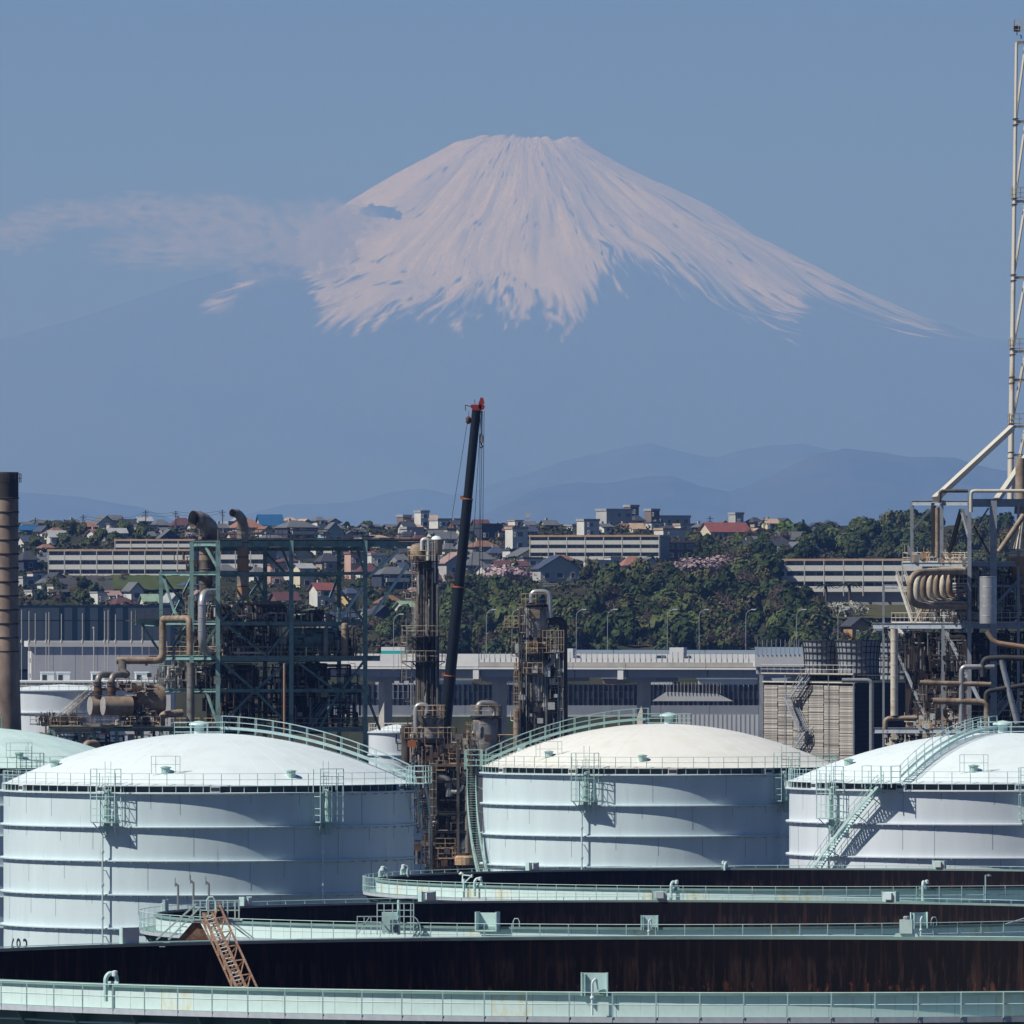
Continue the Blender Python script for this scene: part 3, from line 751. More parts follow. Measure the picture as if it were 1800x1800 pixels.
# operator platform on the second tank's near gallery
t2 = T2[0]; D2 = 766.5
def L2(px, row, D): p = P(px, row, D); return (p.x-PX(1165,800), p.y-800, p.z)
op = MB()
for d in (D2, D2+1.6):
    for x in (663,675,690,710,722,727): op.beam(L2(x,1643,d), L2(x,1588,d), 0.07)
    for x in (628,640,652): op.beam(L2(x,1643,d), L2(x,1611,d), 0.06)
    for y, x0, x1 in ((1588,663,727),(1600,663,727),(1611,628,727),(1624,628,735)): op.beam(L2(x0,y,d), L2(x1,y,d), 0.06)
    op.beam(L2(630,1640,d), L2(650,1611,d), 0.06)
    op.tube([L2(727,1611,d),L2(733,1616,d),L2(738,1626,d),L2(741,1643,d)],0.035,5)
for x in (663,727,628): op.beam(L2(x,1611,D2),L2(x,1611,D2+1.6),0.06)
oo = op.build('gauging_platform', 'mint_pale', t2)
MB().box(L2(671,0,D2)[0],L2(700,0,D2)[0],D2-800+.4,D2-800+1.2,PZ(1640,D2),PZ(1604,D2)).build('instrument_cabinet','mint_pale',oo)
MB().box(L2(689,0,D2)[0],L2(699,0,D2)[0],D2-800+.1,D2-800+.4,PZ(1640,D2),PZ(1623,D2)).build('control_box','grey_steel',oo)
MB().tube([L2(701,1643,D2+.3),L2(701,1582,D2+.3)],0.11,8).build('mast','mint_pale',oo)
MB().tube([L2(1757,1630,790),L2(1775,1624,798),L2(1840,1604,820)],0.12,6).tube([L2(1757,1630,791),L2(1775,1625,799),L2(1840,1606,821)],0.12,6).build('rolling_ladder','galv',t2)
# ================================================================ process plant
PHI = math.radians(28)
UX = Vector((math.cos(PHI), math.sin(PHI), 0)); VX = Vector((-math.sin(PHI), math.cos(PHI), 0))
mat('teal_steel', (0.21,0.36,0.36), 0.55, col2=(0.10,0.14,0.14), scale=1.2, cov=0.60, soft=0.1)
mat('blue_steel', (0.33,0.37,0.43), 0.5, col2=(0.20,0.22,0.27), scale=1.0, cov=0.62, soft=0.12)
mat('rail_rust', (0.36,0.26,0.19), 0.7, col2=(0.50,0.46,0.38), scale=2.5, cov=0.5, soft=0.1)
mat('rail_ochre', (0.52,0.40,0.26), 0.7, col2=(0.36,0.20,0.11), scale=2.0, cov=0.55, soft=0.1)
mat('rail_white', (0.62,0.60,0.56), 0.6, col2=(0.42,0.36,0.30), scale=2.5, cov=0.6)
mat('lagging', (0.34,0.335,0.33), 0.45, 0.3, col2=(0.15,0.12,0.10), scale=0.8, cov=0.55, soft=0.18, bump=0.15)
mat('lagging_bright', (0.52,0.53,0.55), 0.38, 0.5, col2=(0.36,0.34,0.32), scale=0.7, cov=0.6, soft=0.2)
mat('lagging_tan', (0.36,0.29,0.22), 0.6, 0.1, col2=(0.17,0.105,0.07), scale=0.9, cov=0.56, soft=0.15, bump=0.15)
mat('rusty', (0.15,0.085,0.055), 0.8, col2=(0.07,0.04,0.03), scale=1.5, cov=0.5, soft=0.15)
mat('stack_rust', (0.40,0.20,0.09), 0.75, col2=(0.30,0.25,0.20), scale=0.45, cov=0.5, soft=0.12)
mat('soot', (0.035,0.03,0.03), 0.9)
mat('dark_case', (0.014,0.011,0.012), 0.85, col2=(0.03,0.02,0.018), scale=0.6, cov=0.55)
mat('dark_steel', (0.035,0.042,0.05), 0.7, col2=(0.07,0.055,0.045), scale=1.0, cov=0.55)
mat('brown_steel', (0.15,0.135,0.12), 0.7, col2=(0.04,0.034,0.03), scale=0.9, streak=0.5, cov=0.5)
mat('cream_pipe', (0.62,0.58,0.50), 0.5, col2=(0.42,0.30,0.18), scale=0.5, cov=0.62, soft=0.1)
mat('flare_cream', (0.68,0.64,0.56), 0.5, col2=(0.45,0.33,0.20), scale=0.25, cov=0.66, soft=0.08)

def on_plane(px, row, C, d):
    k = (px-900)/FPX; u = (k*C.y - C.x)/(d.x - k*d.y); Y = C.y+u*d.y
    return Vector((C.x+u*d.x, Y, PZ(row, Y)))
class Plane:
    def __init__(s, C, d): s.C = C; s.d = d
    def __call__(s, px, row): return on_plane(px, row, s.C, s.d)
def member(t, p, q, w, h, m, name):
    o = t.location; MB().hbeam(p-o, q-o, w, h).build(name, m, t)
def rail(t, p, q, m, h=1.1, sp=1.5, r=0.028, name='handrail'):
    o = t.location; p = p-o; q = q-o; n = max(1, round((q-p).length/sp)); mb = MB(); z = Vector((0,0,1))
    for hh in (h, h*0.52): mb.beam(p+z*hh, q+z*hh, r*2)
    mb.beam(p+z*0.08, q+z*0.08, 0.02, 0.14)
    for k in range(n+1): a = p.lerp(q, k/n); mb.beam(a, a+z*h, r*2.1)
    return mb.build(name, m, t)
def deck(t, p, q, dv, m, th=0.12, name='deck_plate'):
    """floor from p to q (front edge) going dv metres back"""
    o = t.location; a = p-o; b = q-o; c = b+VX*dv; d = a+VX*dv; z = Vector((0,0,th))
    mb = MB(); mb.quad(a,b,c,d).quad(a-z,d-z,c-z,b-z).quad(a-z,b-z,b,a).quad(b-z,c-z,c,b).quad(c-z,d-z,d,c).quad(d-z,a-z,a,d)
    return mb.build(name, m, t)
def pipe_thing(label, pts, r, m, n=12, cat='pipe', name='process_pipe', bend=None, bands=0):
    pts = [Vector(p) for p in pts]; t = thing(name, label, cat, tuple(pts[0]))
    o = pts[0]; MB().pipe([p-o for p in pts], r, n, bend).build('pipe_run', m, t, smooth=True)
    bd = MB()
    for i in range(len(pts)-1):
        L = (pts[i+1]-pts[i]).length; d = (pts[i+1]-pts[i]).normalized(); k = 3.0*r
        while k < L-3.0*r+0.01:
            c = pts[i]-o+d*k; bd.tube([c-d*0.05, c+d*0.05], r*1.07, n); k += max(1.2, 3.2*r)
    if bd.v: stuff(bd.build('flange_bands', m, t))
    return t
def clutter(t, P0, rows, vdep, n, seed, mats=('lagging','rusty','dark_steel','cream_pipe'), big=0.22):
    n = int(n*1.7)
    """tangle of small pipework: P0=(plane, x0, x1); joined per colour"""
    rs = random.Random(seed); pl, x0, x1 = P0; y0, y1 = rows; o = t.location
    mbs = {m: MB() for m in mats}
    def pt(x, y, v): return pl(x, y)+VX*v-o
    for i in range(n):
        m = mbs[rs.choice(mats)]; x, y, v = rs.uniform(x0,x1), rs.uniform(y0,y1), rs.uniform(0,vdep)
        k = rs.random(); r = rs.uniform(0.04, big)*rs.uniform(0.4,1)
        a = pt(x,y,v); L = rs.uniform(0.8,4.5)
        zt, zb = pl(x,y0).z, pl(x,y1).z
        if k < 0.36:
            b = a+Vector((0,0,-L)); b.z = max(b.z, zb); m.tube([a,b], r, 6)
        elif k < 0.62:
            b = a+UX*L; e = pt(x1,y,v)
            if b.x > e.x: b = e
            if (b-a).length > 0.2: m.pipe([a,b,b+Vector((0,0,-min(L,max(0.3,b.z-zb))))], r*0.8, 6)
        elif k < 0.72: m.pipe([a, a+VX*min(L,2), a+VX*min(L,2)+Vector((0,0,1))], r, 6)
        elif k < 0.86:
            m.lathe([(r*1.5,0),(r*1.5,0.12),(r*0.5,0.14),(r*0.5,0.5),(r*1.8,0.52),(r*1.8,0.6)], a.x, a.y, a.z, 7)
        else:
            m = mbs[mats[min(2,len(mats)-1)] if rs.random()<.75 else mats[0]]; s = rs.uniform(0.12,0.38); m.box(a.x-s, a.x+s, a.y-s, a.y+s, a.z-s*rs.uniform(.4,1.4), a.z+s)
    for mm, mb in mbs.items():
        if mb.v: stuff(mb.build('small_pipework', mm, t))
def vessel(t, c, r, z0, z1, m, name='vessel', n=20, ribs=0, dome=True):
    o = t.location; x, y = c.x-o.x, c.y-o.y; z0 -= o.z; z1 -= o.z
    pr = [(r,z0),(r,z1)] + ([(r*.92,z1+r*.22),(r*.7,z1+r*.4),(r*.35,z1+r*.5),(0.01,z1+r*.53)] if dome else [])
    v = MB().lathe(pr, x, y, 0, n).build(name, m, t, smooth=True)
    if ribs:
        b = MB(); k = z0+ribs
        while k < z1: b.lathe([(r+.01,k-.05),(r+.05,k-.05),(r+.05,k+.05),(r+.01,k+.05)], x, y, 0, n, cap=False); k += ribs
        stuff(b.build('lagging_bands', m, v))
    return v
def ring_platform(t, c, r, z, w, rm, a0=0, a1=2*PI, dm='dark_steel'):
    o = t.location; x, y, z = c.x-o.x, c.y-o.y, z-o.z
    d = MB().lathe([(r,-0.12),(r+w,-0.12),(r+w,0),(r,0)], x, y, z, 20, cap=False, a0=a0, a1=a1)
    for k in range(6):
        a = a0+(a1-a0)*k/6; d.beam((x+r*math.cos(a),y+r*math.sin(a),z-1.0),(x+(r+w)*math.cos(a),y+(r+w)*math.sin(a),z-.1),0.08)
    pf = d.build('ring_platform', dm, t)
    m = MB(); ring_rail(m, r+w, 0, a0, a1, max(8,int((r+w)*(a1-a0)/1.1)), rp=0.03); m.move(x, y, z); m.build('handrail', rm, pf)
def ladder(t, p, z1, m, name='caged_ladder'):
    o = t.location; p = p-o; h = z1-o.z-p.z; mb = MB()
    for s in (-.25,.25): mb.beam((p.x+s,p.y,p.z),(p.x+s,p.y,p.z+h),0.05)
    k = 0.4
    while k < h: mb.beam((p.x-.25,p.y,p.z+k),(p.x+.25,p.y,p.z+k),0.03); k += 0.33
    k = 2.2
    while k < h:
        mb.tube([(p.x-.35,p.y,p.z+k),(p.x-.35,p.y-.6,p.z+k),(p.x,p.y-.8,p.z+k),(p.x+.35,p.y-.6,p.z+k),(p.x+.35,p.y,p.z+k)],0.025,4); k += 0.9
    for s in (-.35,0,.35): mb.beam((p.x+s,p.y-.7,p.z+2.2),(p.x+s,p.y-.7,p.z+h),0.03)
    mb.build(name, m, t)

# ---------- left unit: green steel structure
C1 = Vector((PX(383,1240), 1240, 0)); F1 = Plane(C1, UX); B1 = Plane(C1+VX*6.1, UX); LS = Plane(C1, VX); G1 = Plane(C1+VX*13.2, UX)
t1 = thing('steel_structure', 'tall green-painted open steel frame with pipe decks at the left, corner column lit pale', 'steel frame', tuple(C1))
def colm(px, y0, y1, pl, w=0.42, t=t1, m='teal_steel'): member(t, Vector((pl(px,y0).x, pl(px,y0).y, 0)), pl(px,y0), w, w, m, 'column')
for px in (383,512,642): colm(px, 950, 1300, F1, 0.48)
for px in (337,466,596): colm(px, 952, 1300, B1, 0.46)
colm(283, 1006, 1300, LS, 0.42)
for y, x1, h in ((956,700,0.66),(1008,642,0.34),(1096,642,0.40),(1158,668,0.48),(1214,642,0.36),(1283,642,0.40)):
    member(t1, F1(383,y), F1(x1,y), 0.34, h, 'teal_steel', 'beam')
for y in (965,1010,1098,1160,1216): member(t1, B1(337,y), B1(650 if y < 1000 else 596,y), 0.30, 0.42, 'teal_steel', 'beam')
for y, x0, h in ((956,337,0.5),(1008,283,0.36),(1095,283,0.4),(1156,283,0.5),(1214,283,0.36),(1282,283,0.42)):
    member(t1, LS(383,y), LS(x0,y), 0.34, h, 'teal_steel', 'beam')
member(t1, F1(700,956), F1(746,957), 0.34, 0.5, 'teal_steel', 'beam')
for px in (512,596+46): 
    for y in (956,1008,1096,1158,1214): member(t1, F1(px,y), F1(px,y)+VX*6.1, 0.25, 0.3, 'teal_steel', 'beam')
br = [(F1,386,1160,448,1214),(F1,510,1160,448,1214),(F1,448,1214,390,1272),(F1,448,1214,505,1272),(F1,515,1158,590,1214),(F1,640,1162,600,1214),
      (B1,466,970,500,1006),(B1,340,1005,372,966),(B1,466,1010,440,1045),(F1,386,1096,440,1035),(F1,512,1098,470,1150),(F1,642,1010,628,966),
      (F1,642,1095,600,1040),(B1,596,1010,580,1050),(LS,383,1000,362,962),(LS,286,1010,305,1072),(LS,305,1072,318,1094),(LS,383,1275,362,1214),(LS,383,1100,350,1150),
      (B1,496,965,510,1003),(B1,448,1015,468,1060),(F1,642,1216,668,1283),(F1,596,1216,560,1283),(F1,400,1100,470,1155),(G1,286,1012,336,1080),(G1,336,1015,300,1090),
      (LS,285,1100,255,1098),(G1,250,1098,283,1150),(G1,283,1165,330,1098)]
for pl, xa, ya, xb, yb in br: member(t1, pl(xa,ya), pl(xb,yb), 0.22, 0.22, 'teal_steel', 'brace')
# long struts that carry the top girder to the right
for xa, ya, xb, yb in ((700,968,648,1014),(738,962,654,1082),(636,1034,600,1086)):
    o = t1.location; MB().beam(F1(xa,ya)-o, F1(xb,yb)-o, 0.26).build('strut', 'mint_pale', t1)
for y, xa, xb, dv, m in ((949,383,745,6.1,'dark_steel'),(1155,383,668,6.1,'dark_steel'),(1094,383,600,6.1,'dark_steel'),(1281,383,642,6.1,'dark_steel')):
    deck(t1, F1(xa,y), F1(xb,y), dv, m)
for y, xa, xb in ((949,383,745),(1155,383,668),(1280,383,642)): rail(t1, F1(xa,y), F1(xb,y), 'rail_rust')
rail(t1, B1(350,948), B1(600,948), 'rail_rust'); rail(t1, F1(668,1155), F1(668,1155)+VX*6, 'rail_rust')
for y, x0 in ((1156,283),(1282,283)): rail(t1, LS(383,y-2), LS(x0,y-2), 'rail_ochre')
deck(t1, LS(283,1155), LS(283,1155)+UX*6, -0.1, 'dark_steel')
member(t1, G1(238,1094), G1(308,1094), 0.3, 0.5, 'teal_steel', 'beam'); deck(t1, G1(238,1090), G1(308,1090), 2.5, 'dark_steel'); rail(t1, G1(238,1090), G1(300,1090), 'rail_ochre')
rail(t1, G1(262,1155), G1(335,1155), 'rail_ochre')
# stair flight inside the frame
o = t1.location; sm = MB()
for k in (0, 0.9):
    sm.beam(F1(552,1281)+VX*(1+k)-o, F1(586,1236)+VX*(1+k)-o, 0.08, 0.28)
    for h in (0.5,1.05): sm.beam(F1(552,1281)+VX*(1+k)-o+Vector((0,0,h)), F1(586,1236)+VX*(1+k)-o+Vector((0,0,h)), 0.05)
sm.build('stair_flight', 'teal_steel', t1)
member(t1, F1(586,1240)+VX, F1(624,1240)+VX, 0.2, 0.2, 'teal_steel', 'beam'); rail(t1, F1(586,1240)+VX, F1(624,1240)+VX, 'mint_pale')
clutter(t1, (F1,388,505), (1100,1154), 5.5, 130, 11); clutter(t1, (F1,516,640), (1112,1154), 5.5, 110, 12, big=0.16)
clutter(t1, (F1,388,640), (1165,1280), 5.5, 240, 13, mats=('dark_steel','dark_case','lagging','rusty','dark_steel'))
clutter(t1, (F1,388,505), (1062,1094), 5, 120, 14); clutter(t1, (B1,290,380), (1168,1210), 5, 110, 15, mats=('lagging','galv','dark_steel'), big=.16)
clutter(t1, (F1,514,590), (1072,1094), 4, 60, 16, big=.14); clutter(t1, (B1,345,380), (985,1004), 4, 60, 17, mats=('dark_steel','rusty'))
clutter(t1, (F1,384,640), (1060,1094), 5, 60, 18, mats=('galv','lagging'), big=.1)
clutter(t1, (B1,350,365), (1045,1150), 4, 50, 19, mats=('rusty','lagging'))
# equipment inside it
def world_thing(name, label, cat, px, row, D, group=None): return thing(name, label, cat, tuple(P(px,row,D)), group=group)
def case(label, px0, px1, y0, y1, D, dep, m, rib, name='furnace'):
    p = P(px0,y1,D); t = thing(name, label, 'furnace', tuple(p)); w = (px1-px0)/FPX*D/ math.cos(PHI)*0.86; h = (y1-y0)/FPX*D
    b = MB().box(0,w,0,dep,0,h).rot(PHI).build('casing', m, t)
    k = 0.0; rm = MB().box(0,w+.1,-0.07,-0.003,0,0.10).rot(PHI).mesh('rib', m)
    while k < h-0.1: link('rib', rm, t, (0,0,k)); k += rib
    return t
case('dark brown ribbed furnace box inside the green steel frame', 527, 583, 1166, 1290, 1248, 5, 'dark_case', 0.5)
case('near-black box filling the dark interior behind the crossed braces of the green frame', 392, 455, 1168, 1290, 1247, 4, 'dark_case', 0.9)  # near-black box added to stand for the frame's shaded interior
tt = world_thing('drum', 'dark horizontal drum on the upper deck of the green frame', 'drum', 560, 1135, 1247)
a = P(525,1122,1247); o = tt.location
mb = MB().lathe([(0.2,-2.9),(0.9,-2.7),(1.15,-2.3),(1.15,2.3),(0.9,2.7),(0.2,2.9)],0,0,0,18); mb.v = [(z*UX.x+x*-UX.y, z*UX.y+x*UX.x, y) for x,y,z in mb.v]; mb.move(*(a-o+Vector((1.5,1,0)))).build('shell_body','teal_steel',tt,smooth=True)
q = a-o+Vector((1.5,1,0))
for s in (-1.8,1.8): MB().box(q.x+s*UX.x-.2,q.x+s*UX.x+.2,q.y+s*UX.y-.6,q.y+s*UX.y+.6,q.z-2.1,q.z-.9).build('saddle','dark_steel',tt)
for i, (px, w, y0) in enumerate(((606,12,1098),(572,8,1105),(480,14,1102),(442,10,1096),(620,6,1105))):
    lb = ('tan vertical vessel standing on the upper deck near the frame\'s right column','slim grey vessel left of the tan vertical vessel on the upper deck','blue-grey vessel beside the second column of the green frame','small dark vessel above the crossed braces of the green frame','thin dark vessel next to the frame\'s right column')[i]
    t = world_thing('vertical_vessel', lb, 'vessel', px, 1153, 1246); c = P(px,1153,1246)
    vessel(t, c, w/2/16.05, c.z, PZ(y0,1246), ('lagging_tan','lagging','grey_steel','dark_steel','dark_steel')[i], ribs=0.6)
# vent stacks with turned mouths
def vent(label, px, ybot, ytop, mouth, r1, r2, D, m_up, m_lo, ymid):
    t = world_thing('vent_stack', label, 'vent stack', px, ybot, D); o = t.location
    z = lambda y: PZ(y,D)-o.z; x = lambda p: PX(p,D)-o.x
    MB().lathe([(r1,0),(r1,z(ymid))],0,0,0,20).build('lower_pipe', m_lo, t, smooth=True)
    MB().lathe([(r1*1.04,z(ymid)),(r1*1.04,z(ytop)),(r1*1.15,z(ytop)),(r1*1.15,z(ytop)+.25),(r1*.9,z(ytop)+.3)],0,0,0,20).build('upper_pipe', m_up, t, smooth=True)
    # elbow opening towards the upper left
    pts = mouth; base = len(pts); el = MB(); n = 20
    P_ = [Vector((x(a),-0.4*i,z(b))) for i,(a,b) in enumerate(pts)]
    el.tube(P_, r2[0], n, cap=False, r2=r2[1]); el.build('elbow', 'lagging' if m_up != 'soot' else 'brown_steel', t, smooth=True)
    d = (P_[-1]-P_[-2]).normalized(); MB().tube([P_[-1]-d*0.9, P_[-1]-d*0.85], r2[1]*.97, n).build('dark_mouth','soot',t)
    MB().tube([P_[-1]-d*.12,P_[-1]+d*0.02], r2[1]*1.05, n, cap=False).build('mouth_rim','brown_steel',t)
    b = MB()
    for k in np.arange(1.2, z(ytop), 1.6): b.lathe([(r1*1.06,k-.05),(r1*1.1,k),(r1*1.06,k+.05)],0,0,0,20,cap=False)
    stuff(b.build('seam_bands','brown_steel',t)); return t
vent('vent stack with a wide mouth turned to the left, over the frame\'s corner', 362, 1045, 948, [(375,948),(373,938),(368,926),(358,917),(350,914),(341,914)], 0.72, (0.85,0.98), 1245, 'lagging_tan', 'brown_steel', 985)
vent('rust-streaked vent stack with a narrow hooked mouth, second from the left', 427, 1050, 930, [(427,932),(427,922),(425,912),(420,905),(415,902),(409,902)], 0.63, (0.62,0.42), 1242, 'lagging', 'stack_rust', 960)
t = world_thing('hopper', 'grey cone hopper hanging below the rusty hooked stack', 'hopper', 427, 1055, 1242); o=t.location
MB().lathe([(0.55,0),(0.62,1.6),(0.66,2.2),(0.66,3.2)],0,0,0,18).build('cone','lagging',t,smooth=True)
MB().beam((0,0.3,-3.0),(0,0.3,0.2),0.3).build('support_post','blue_steel',t)
# large pipes
D = 1238
pipe_thing('fat bright grey duct bent twice, beside the pale corner column', [P(384,1042,1244),P(355,1042,D),P(355,1142,D),P(384,1150,1244)], 0.44, 'lagging_bright', bend=1.7)
pipe_thing('rust-tan pipe running right along the platform then down to the deck', [P(286,1100,1248),P(286,1088,1248),P(333,1087,1242),P(334,1152,1242)], 0.36, 'lagging_tan')
pipe_thing('brown pipe dropping below the left platform and turning left to the valves', [P(286,1100,1249),P(286,1161,1249),P(205,1161,1249)], 0.40, 'lagging_tan')
pipe_thing('grey upright pipe left of the frame\'s corner column', [P(335,1165,1243),P(335,1292,1243)], 0.42, 'lagging')
pipe_thing('tan pipe crossing the frame under the rusty hooked stack', [P(408,1068,1243),P(412,1060,1243),P(498,1060,1246),P(504,1085,1246)], 0.22, 'lagging_tan')
pipe_thing('thin rusty upright pipe right of the crossed braces', [P(500,1292,1239),P(500,1166,1239)], 0.14, 'stack_rust')
pipe_thing('low brown pipe bending over at the foot of the frame', [P(284,1276,1240),P(284,1256,1240),P(320,1253,1241)], 0.40, 'lagging_tan')
pipe_thing('tan bend peeping up between the two left tank roofs', [P(150,1326,1235),P(150,1308,1235),P(172,1306,1236),P(172,1330,1236)], 0.42, 'lagging_tan')
pipe_thing('dark return pipe above the drum on the upper deck', [P(520,1075,1244),P(555,1074,1244),P(562,1086,1246)], 0.2, 'dark_steel')
mat('drum_end', (0.40,0.40,0.41), 0.6, col2=(0.30,0.28,0.27), scale=1.5, cov=0.55)
# the two end-on drums with their cone and valve columns
t = world_thing('heat_exchanger', 'pair of rusty tan drums with pale round ends and a cone, left of the frame', 'heat exchanger', 175, 1258, 1238); o = t.location
AX = Vector((0.945,0.327,0))
def axial(prof, c, m, nm, n=26):
    mb = MB().lathe(prof, 0, 0, 0, n); S = AX.cross(Vector((0,0,1)))
    mb.v = [tuple(c+AX*z+S*x+Vector((0,0,1))*y) for x,y,z in mb.v]; return mb.build(nm, m, t, smooth=True)
for i, px in enumerate((158,181)):
    c = P(px,1241,1238-i*2.1)-o; axial([(1.04,0),(1.04,2.6+i*.6)], c, 'lagging_tan', 'drum_shell'); axial([(0.02,-.03),(0.98,-.03),(1.0,0.0)], c, 'drum_end', 'end_plate')
c = P(209,1241,1241)-o; axial([(1.10,0),(1.16,.1),(1.10,.3),(1.16,.45),(1.10,.6),(1.16,.8),(1.10,1.0),(1.16,1.2),(1.10,1.9)], c, 'dark_rust', 'bellows')
axial([(0.9,1.9),(1.0,1.9),(1.9,4.3),(1.7,4.9),(0.9,5.0)], c+Vector((0,0,.5)), 'lagging_tan', 'cone')
for i, px in enumerate((172,196)):
    pipe = [P(px,1224,1238)-o, P(px,1186,1238)-o, P(px+26,1186,1240)-o]
    MB().pipe(pipe, 0.36, 12, bend=0.9).build('valve_pipe','lagging',t,smooth=True)
    q = P(px,1200,1238)-o; v = MB()
    for dz in (0.0,-.35,-1.35,-1.7): v.lathe([(.52,dz),(.52,dz+.12)], q.x, q.y, q.z, 14)
    v.lathe([(.42,-1.3),(.5,-.9),(.42,-.4)], q.x, q.y, q.z, 12).tube([q+Vector((0.2,0,-.7)), q+Vector((1.1,-.1,-.7))],0.14,8).lathe([(.25,-.1),(.25,.1)],q.x+1.1,q.y,q.z-.7,8)
    v.build('valve','rusty',t)
pipe_thing('brown stub under the turned pipe above the twin drums', [P(215,1165,1246),P(215,1180,1242),P(222,1186,1241)], 0.45, 'brown_steel')
# left lower platform
C0 = Vector((PX(90,1236),1236,0)); Q1 = Plane(C0+VX*2, Vector((1,0.05,0)).normalized())
t = thing('pipe_platform', 'low pipe platform with rusty rails carrying the twin drums', 'platform', tuple(C0))
member(t, Q1(85,1281), Q1(380,1281), .3, .55, 'teal_steel', 'beam'); member(t, Q1(90,1283), Q1(165,1283), .32, .6, 'rail_white', 'beam')
o = t.location; MB().box(0, Q1(380,1280).x-o.x, 0, 6, PZ(1277,1240)-.12, PZ(1277,1240)).build('deck_plate','dark_steel',t)
rail(t, Q1(88,1277), Q1(282,1277), 'rail_ochre', sp=1.1); rail(t, Q1(88,1275)+VX*5, Q1(300,1275)+VX*5, 'rail_rust', sp=1.0)
for px in (95,140,165,205,250,300,345): member(t, Vector((Q1(px,1281).x,Q1(px,1281).y,0)), Q1(px,1284), .34,.34,'teal_steel','column')
member(t, Q1(165,1284), Q1(150,1305), .2,.2,'mint_pale','brace')
clutter(t, (Q1,92,380), (1286,1340), 5, 150, 21); clutter(t, (Q1,95,150), (1260,1276), 5, 90, 22, mats=('rusty','galv','dark_steel'), big=.12); clutter(t, (Q1,230,284), (1250,1276), 4, 60, 23)
clutter(t, (Q1,205,280), (1200,1214), 3, 60, 24, mats=('rail_rust','galv','rusty'), big=.1)
rail(t, Q1(205,1212), Q1(282,1212), 'rail_rust')

mat('chimney_brown', (0.36,0.28,0.22), 0.7, col2=(0.16,0.12,0.10), scale=0.5, streak=0.5, cov=0.5)
# ---------- chimney
t = thing('chimney', 'dark brown steel chimney with blackened top at the left edge', 'chimney', (PX(11,1400),1400,0))
r1, r2 = 21.5/FPX*1400, 27/FPX*1400; ztop = PZ(830,1400)
MB().lathe([(r2*1.05,0),(r2,PZ(1290,1400)),(r1,PZ(1120,1400)),(r1,ztop-3.2)],0,0,0,30).build('stack','chimney_brown',t,smooth=True)
MB().lathe([(r1,ztop-3.2),(r1*1.0,ztop),(r1*.85,ztop),(r1*.85,ztop-3)],0,0,0,30).build('sooty_top','soot',t,smooth=True)
z = ztop-3.2; bnd = MB().lathe([(r1,-.1),(r1+.10,-.06),(r1+.10,.06),(r1,.1)],0,0,0,30,cap=False).mesh('band','soot')
while z > 12: link('band', bnd, t, (0,0,z)); z -= 24.5/FPX*1400
hm = MB(); ring_rail(hm, r1+.35, ztop-1.3, 0, 2*PI, 14, rp=.03); hm.build('top_rail','dark_steel',t)

# ---------- mobile crane boom
DC = 1290; b0 = P(781,1290,DC); b1 = P(838,716,DC)
t = thing('crane', 'tall black telescopic crane boom with orange joints leaning right', 'crane', (b0.x-1.5,DC,0)); o = t.location
secs = [(1290,1188,1.36),(1188,1032,1.26),(1032,877,1.14),(877,716,1.0)]
mat('crane_black', (0.008,0.012,0.018), 0.5, spec=0.25); mat('orange', (0.42,0.15,0.06), 0.6); mat('crane_red', (0.33,0.035,0.025), 0.5); mat('cable', (0.05,0.06,0.07), 0.6)
def bp(row): return b0.lerp(b1, (1290-row)/(1290-716))
base = bp(1290)+(b0-b1).normalized()*24
MB().tube([base-o, bp(1290)-o], 0.70, 12).build('boom_foot','crane_black',t,smooth=True)
for ya, yb, w in secs:
    MB().tube([bp(ya)-o, bp(yb)-o], w/2*1.02, 14).build('boom_section','crane_black',t,smooth=True)
for y, w in ((1188,1.36),(1032,1.28),(877,1.16)):
    MB().tube([bp(y+1.1)-o, bp(y-1.1)-o], w/2*1.10, 14).box(*(lambda q:(q.x-w/2-.25,q.x-w/2+.1,q.y-.3,q.y+.1,q.z-.05,q.z+.35))(bp(y)-o)).build('joint_collar','orange',t)
hd = MB(); q = bp(716)-o
hd.box(q.x-.5,q.x+.55,q.y-.5,q.y+.5,q.z-.35,q.z+.3).tube([q+Vector((.55,-.5,.05)),q+Vector((.55,.5,.05))],0.36,12).tube([q+Vector((-.5,-.4,.1)),q+Vector((-.5,.4,.1))],0.22,12).poly([q+Vector((.2,-.3,.4)),q+Vector((.9,-.3,.4)),q+Vector((.75,-.3,1.05)),q+Vector((.45,-.3,1.05))]).poly([q+Vector((.2,.3,.4)),q+Vector((.45,.3,1.05)),q+Vector((.75,.3,1.05)),q+Vector((.9,.3,.4))]).beam(q+Vector((.3,0,.3)),q+Vector((.6,0,1.1)),.45,.3)
hd.beam(q+Vector((-.2,0,.3)),q+Vector((-.25,0,.9)),.08); hd.build('boom_head','crane_red',t)
MB().beam(q+Vector((-.7,0,.1)),q+Vector((-1.3,0,.25)),.1).beam(q+Vector((-1.3,0,.25)),q+Vector((-1.25,0,-.4)),.1).beam(q+Vector((-.9,0,-.4)),q+Vector((-.9,0,-1.4)),.06).lathe([(.1,-1.9),(.3,-1.7),(.3,-1.2),(.1,-1.0)],q.x-.95,q.y,q.z,8).build('hoist_limit_switch','rusty',t)
cb = MB()
for xa, ya, xb, yb, dy in ((822,740,795,905,-.3),(795,905,770,1240,-.3),(848,722,841,1150,0),(846,722,829,1000,.3),(851,722,846,1160,.1),(844,724,842,1150,-.2)):
    cb.tube([P(xa,ya,DC+dy)-o, P(xb,yb,DC+dy)-o], 0.03, 4)
cb.build('hoist_rope','cable',t)
hk = P(846,770,DC)-o
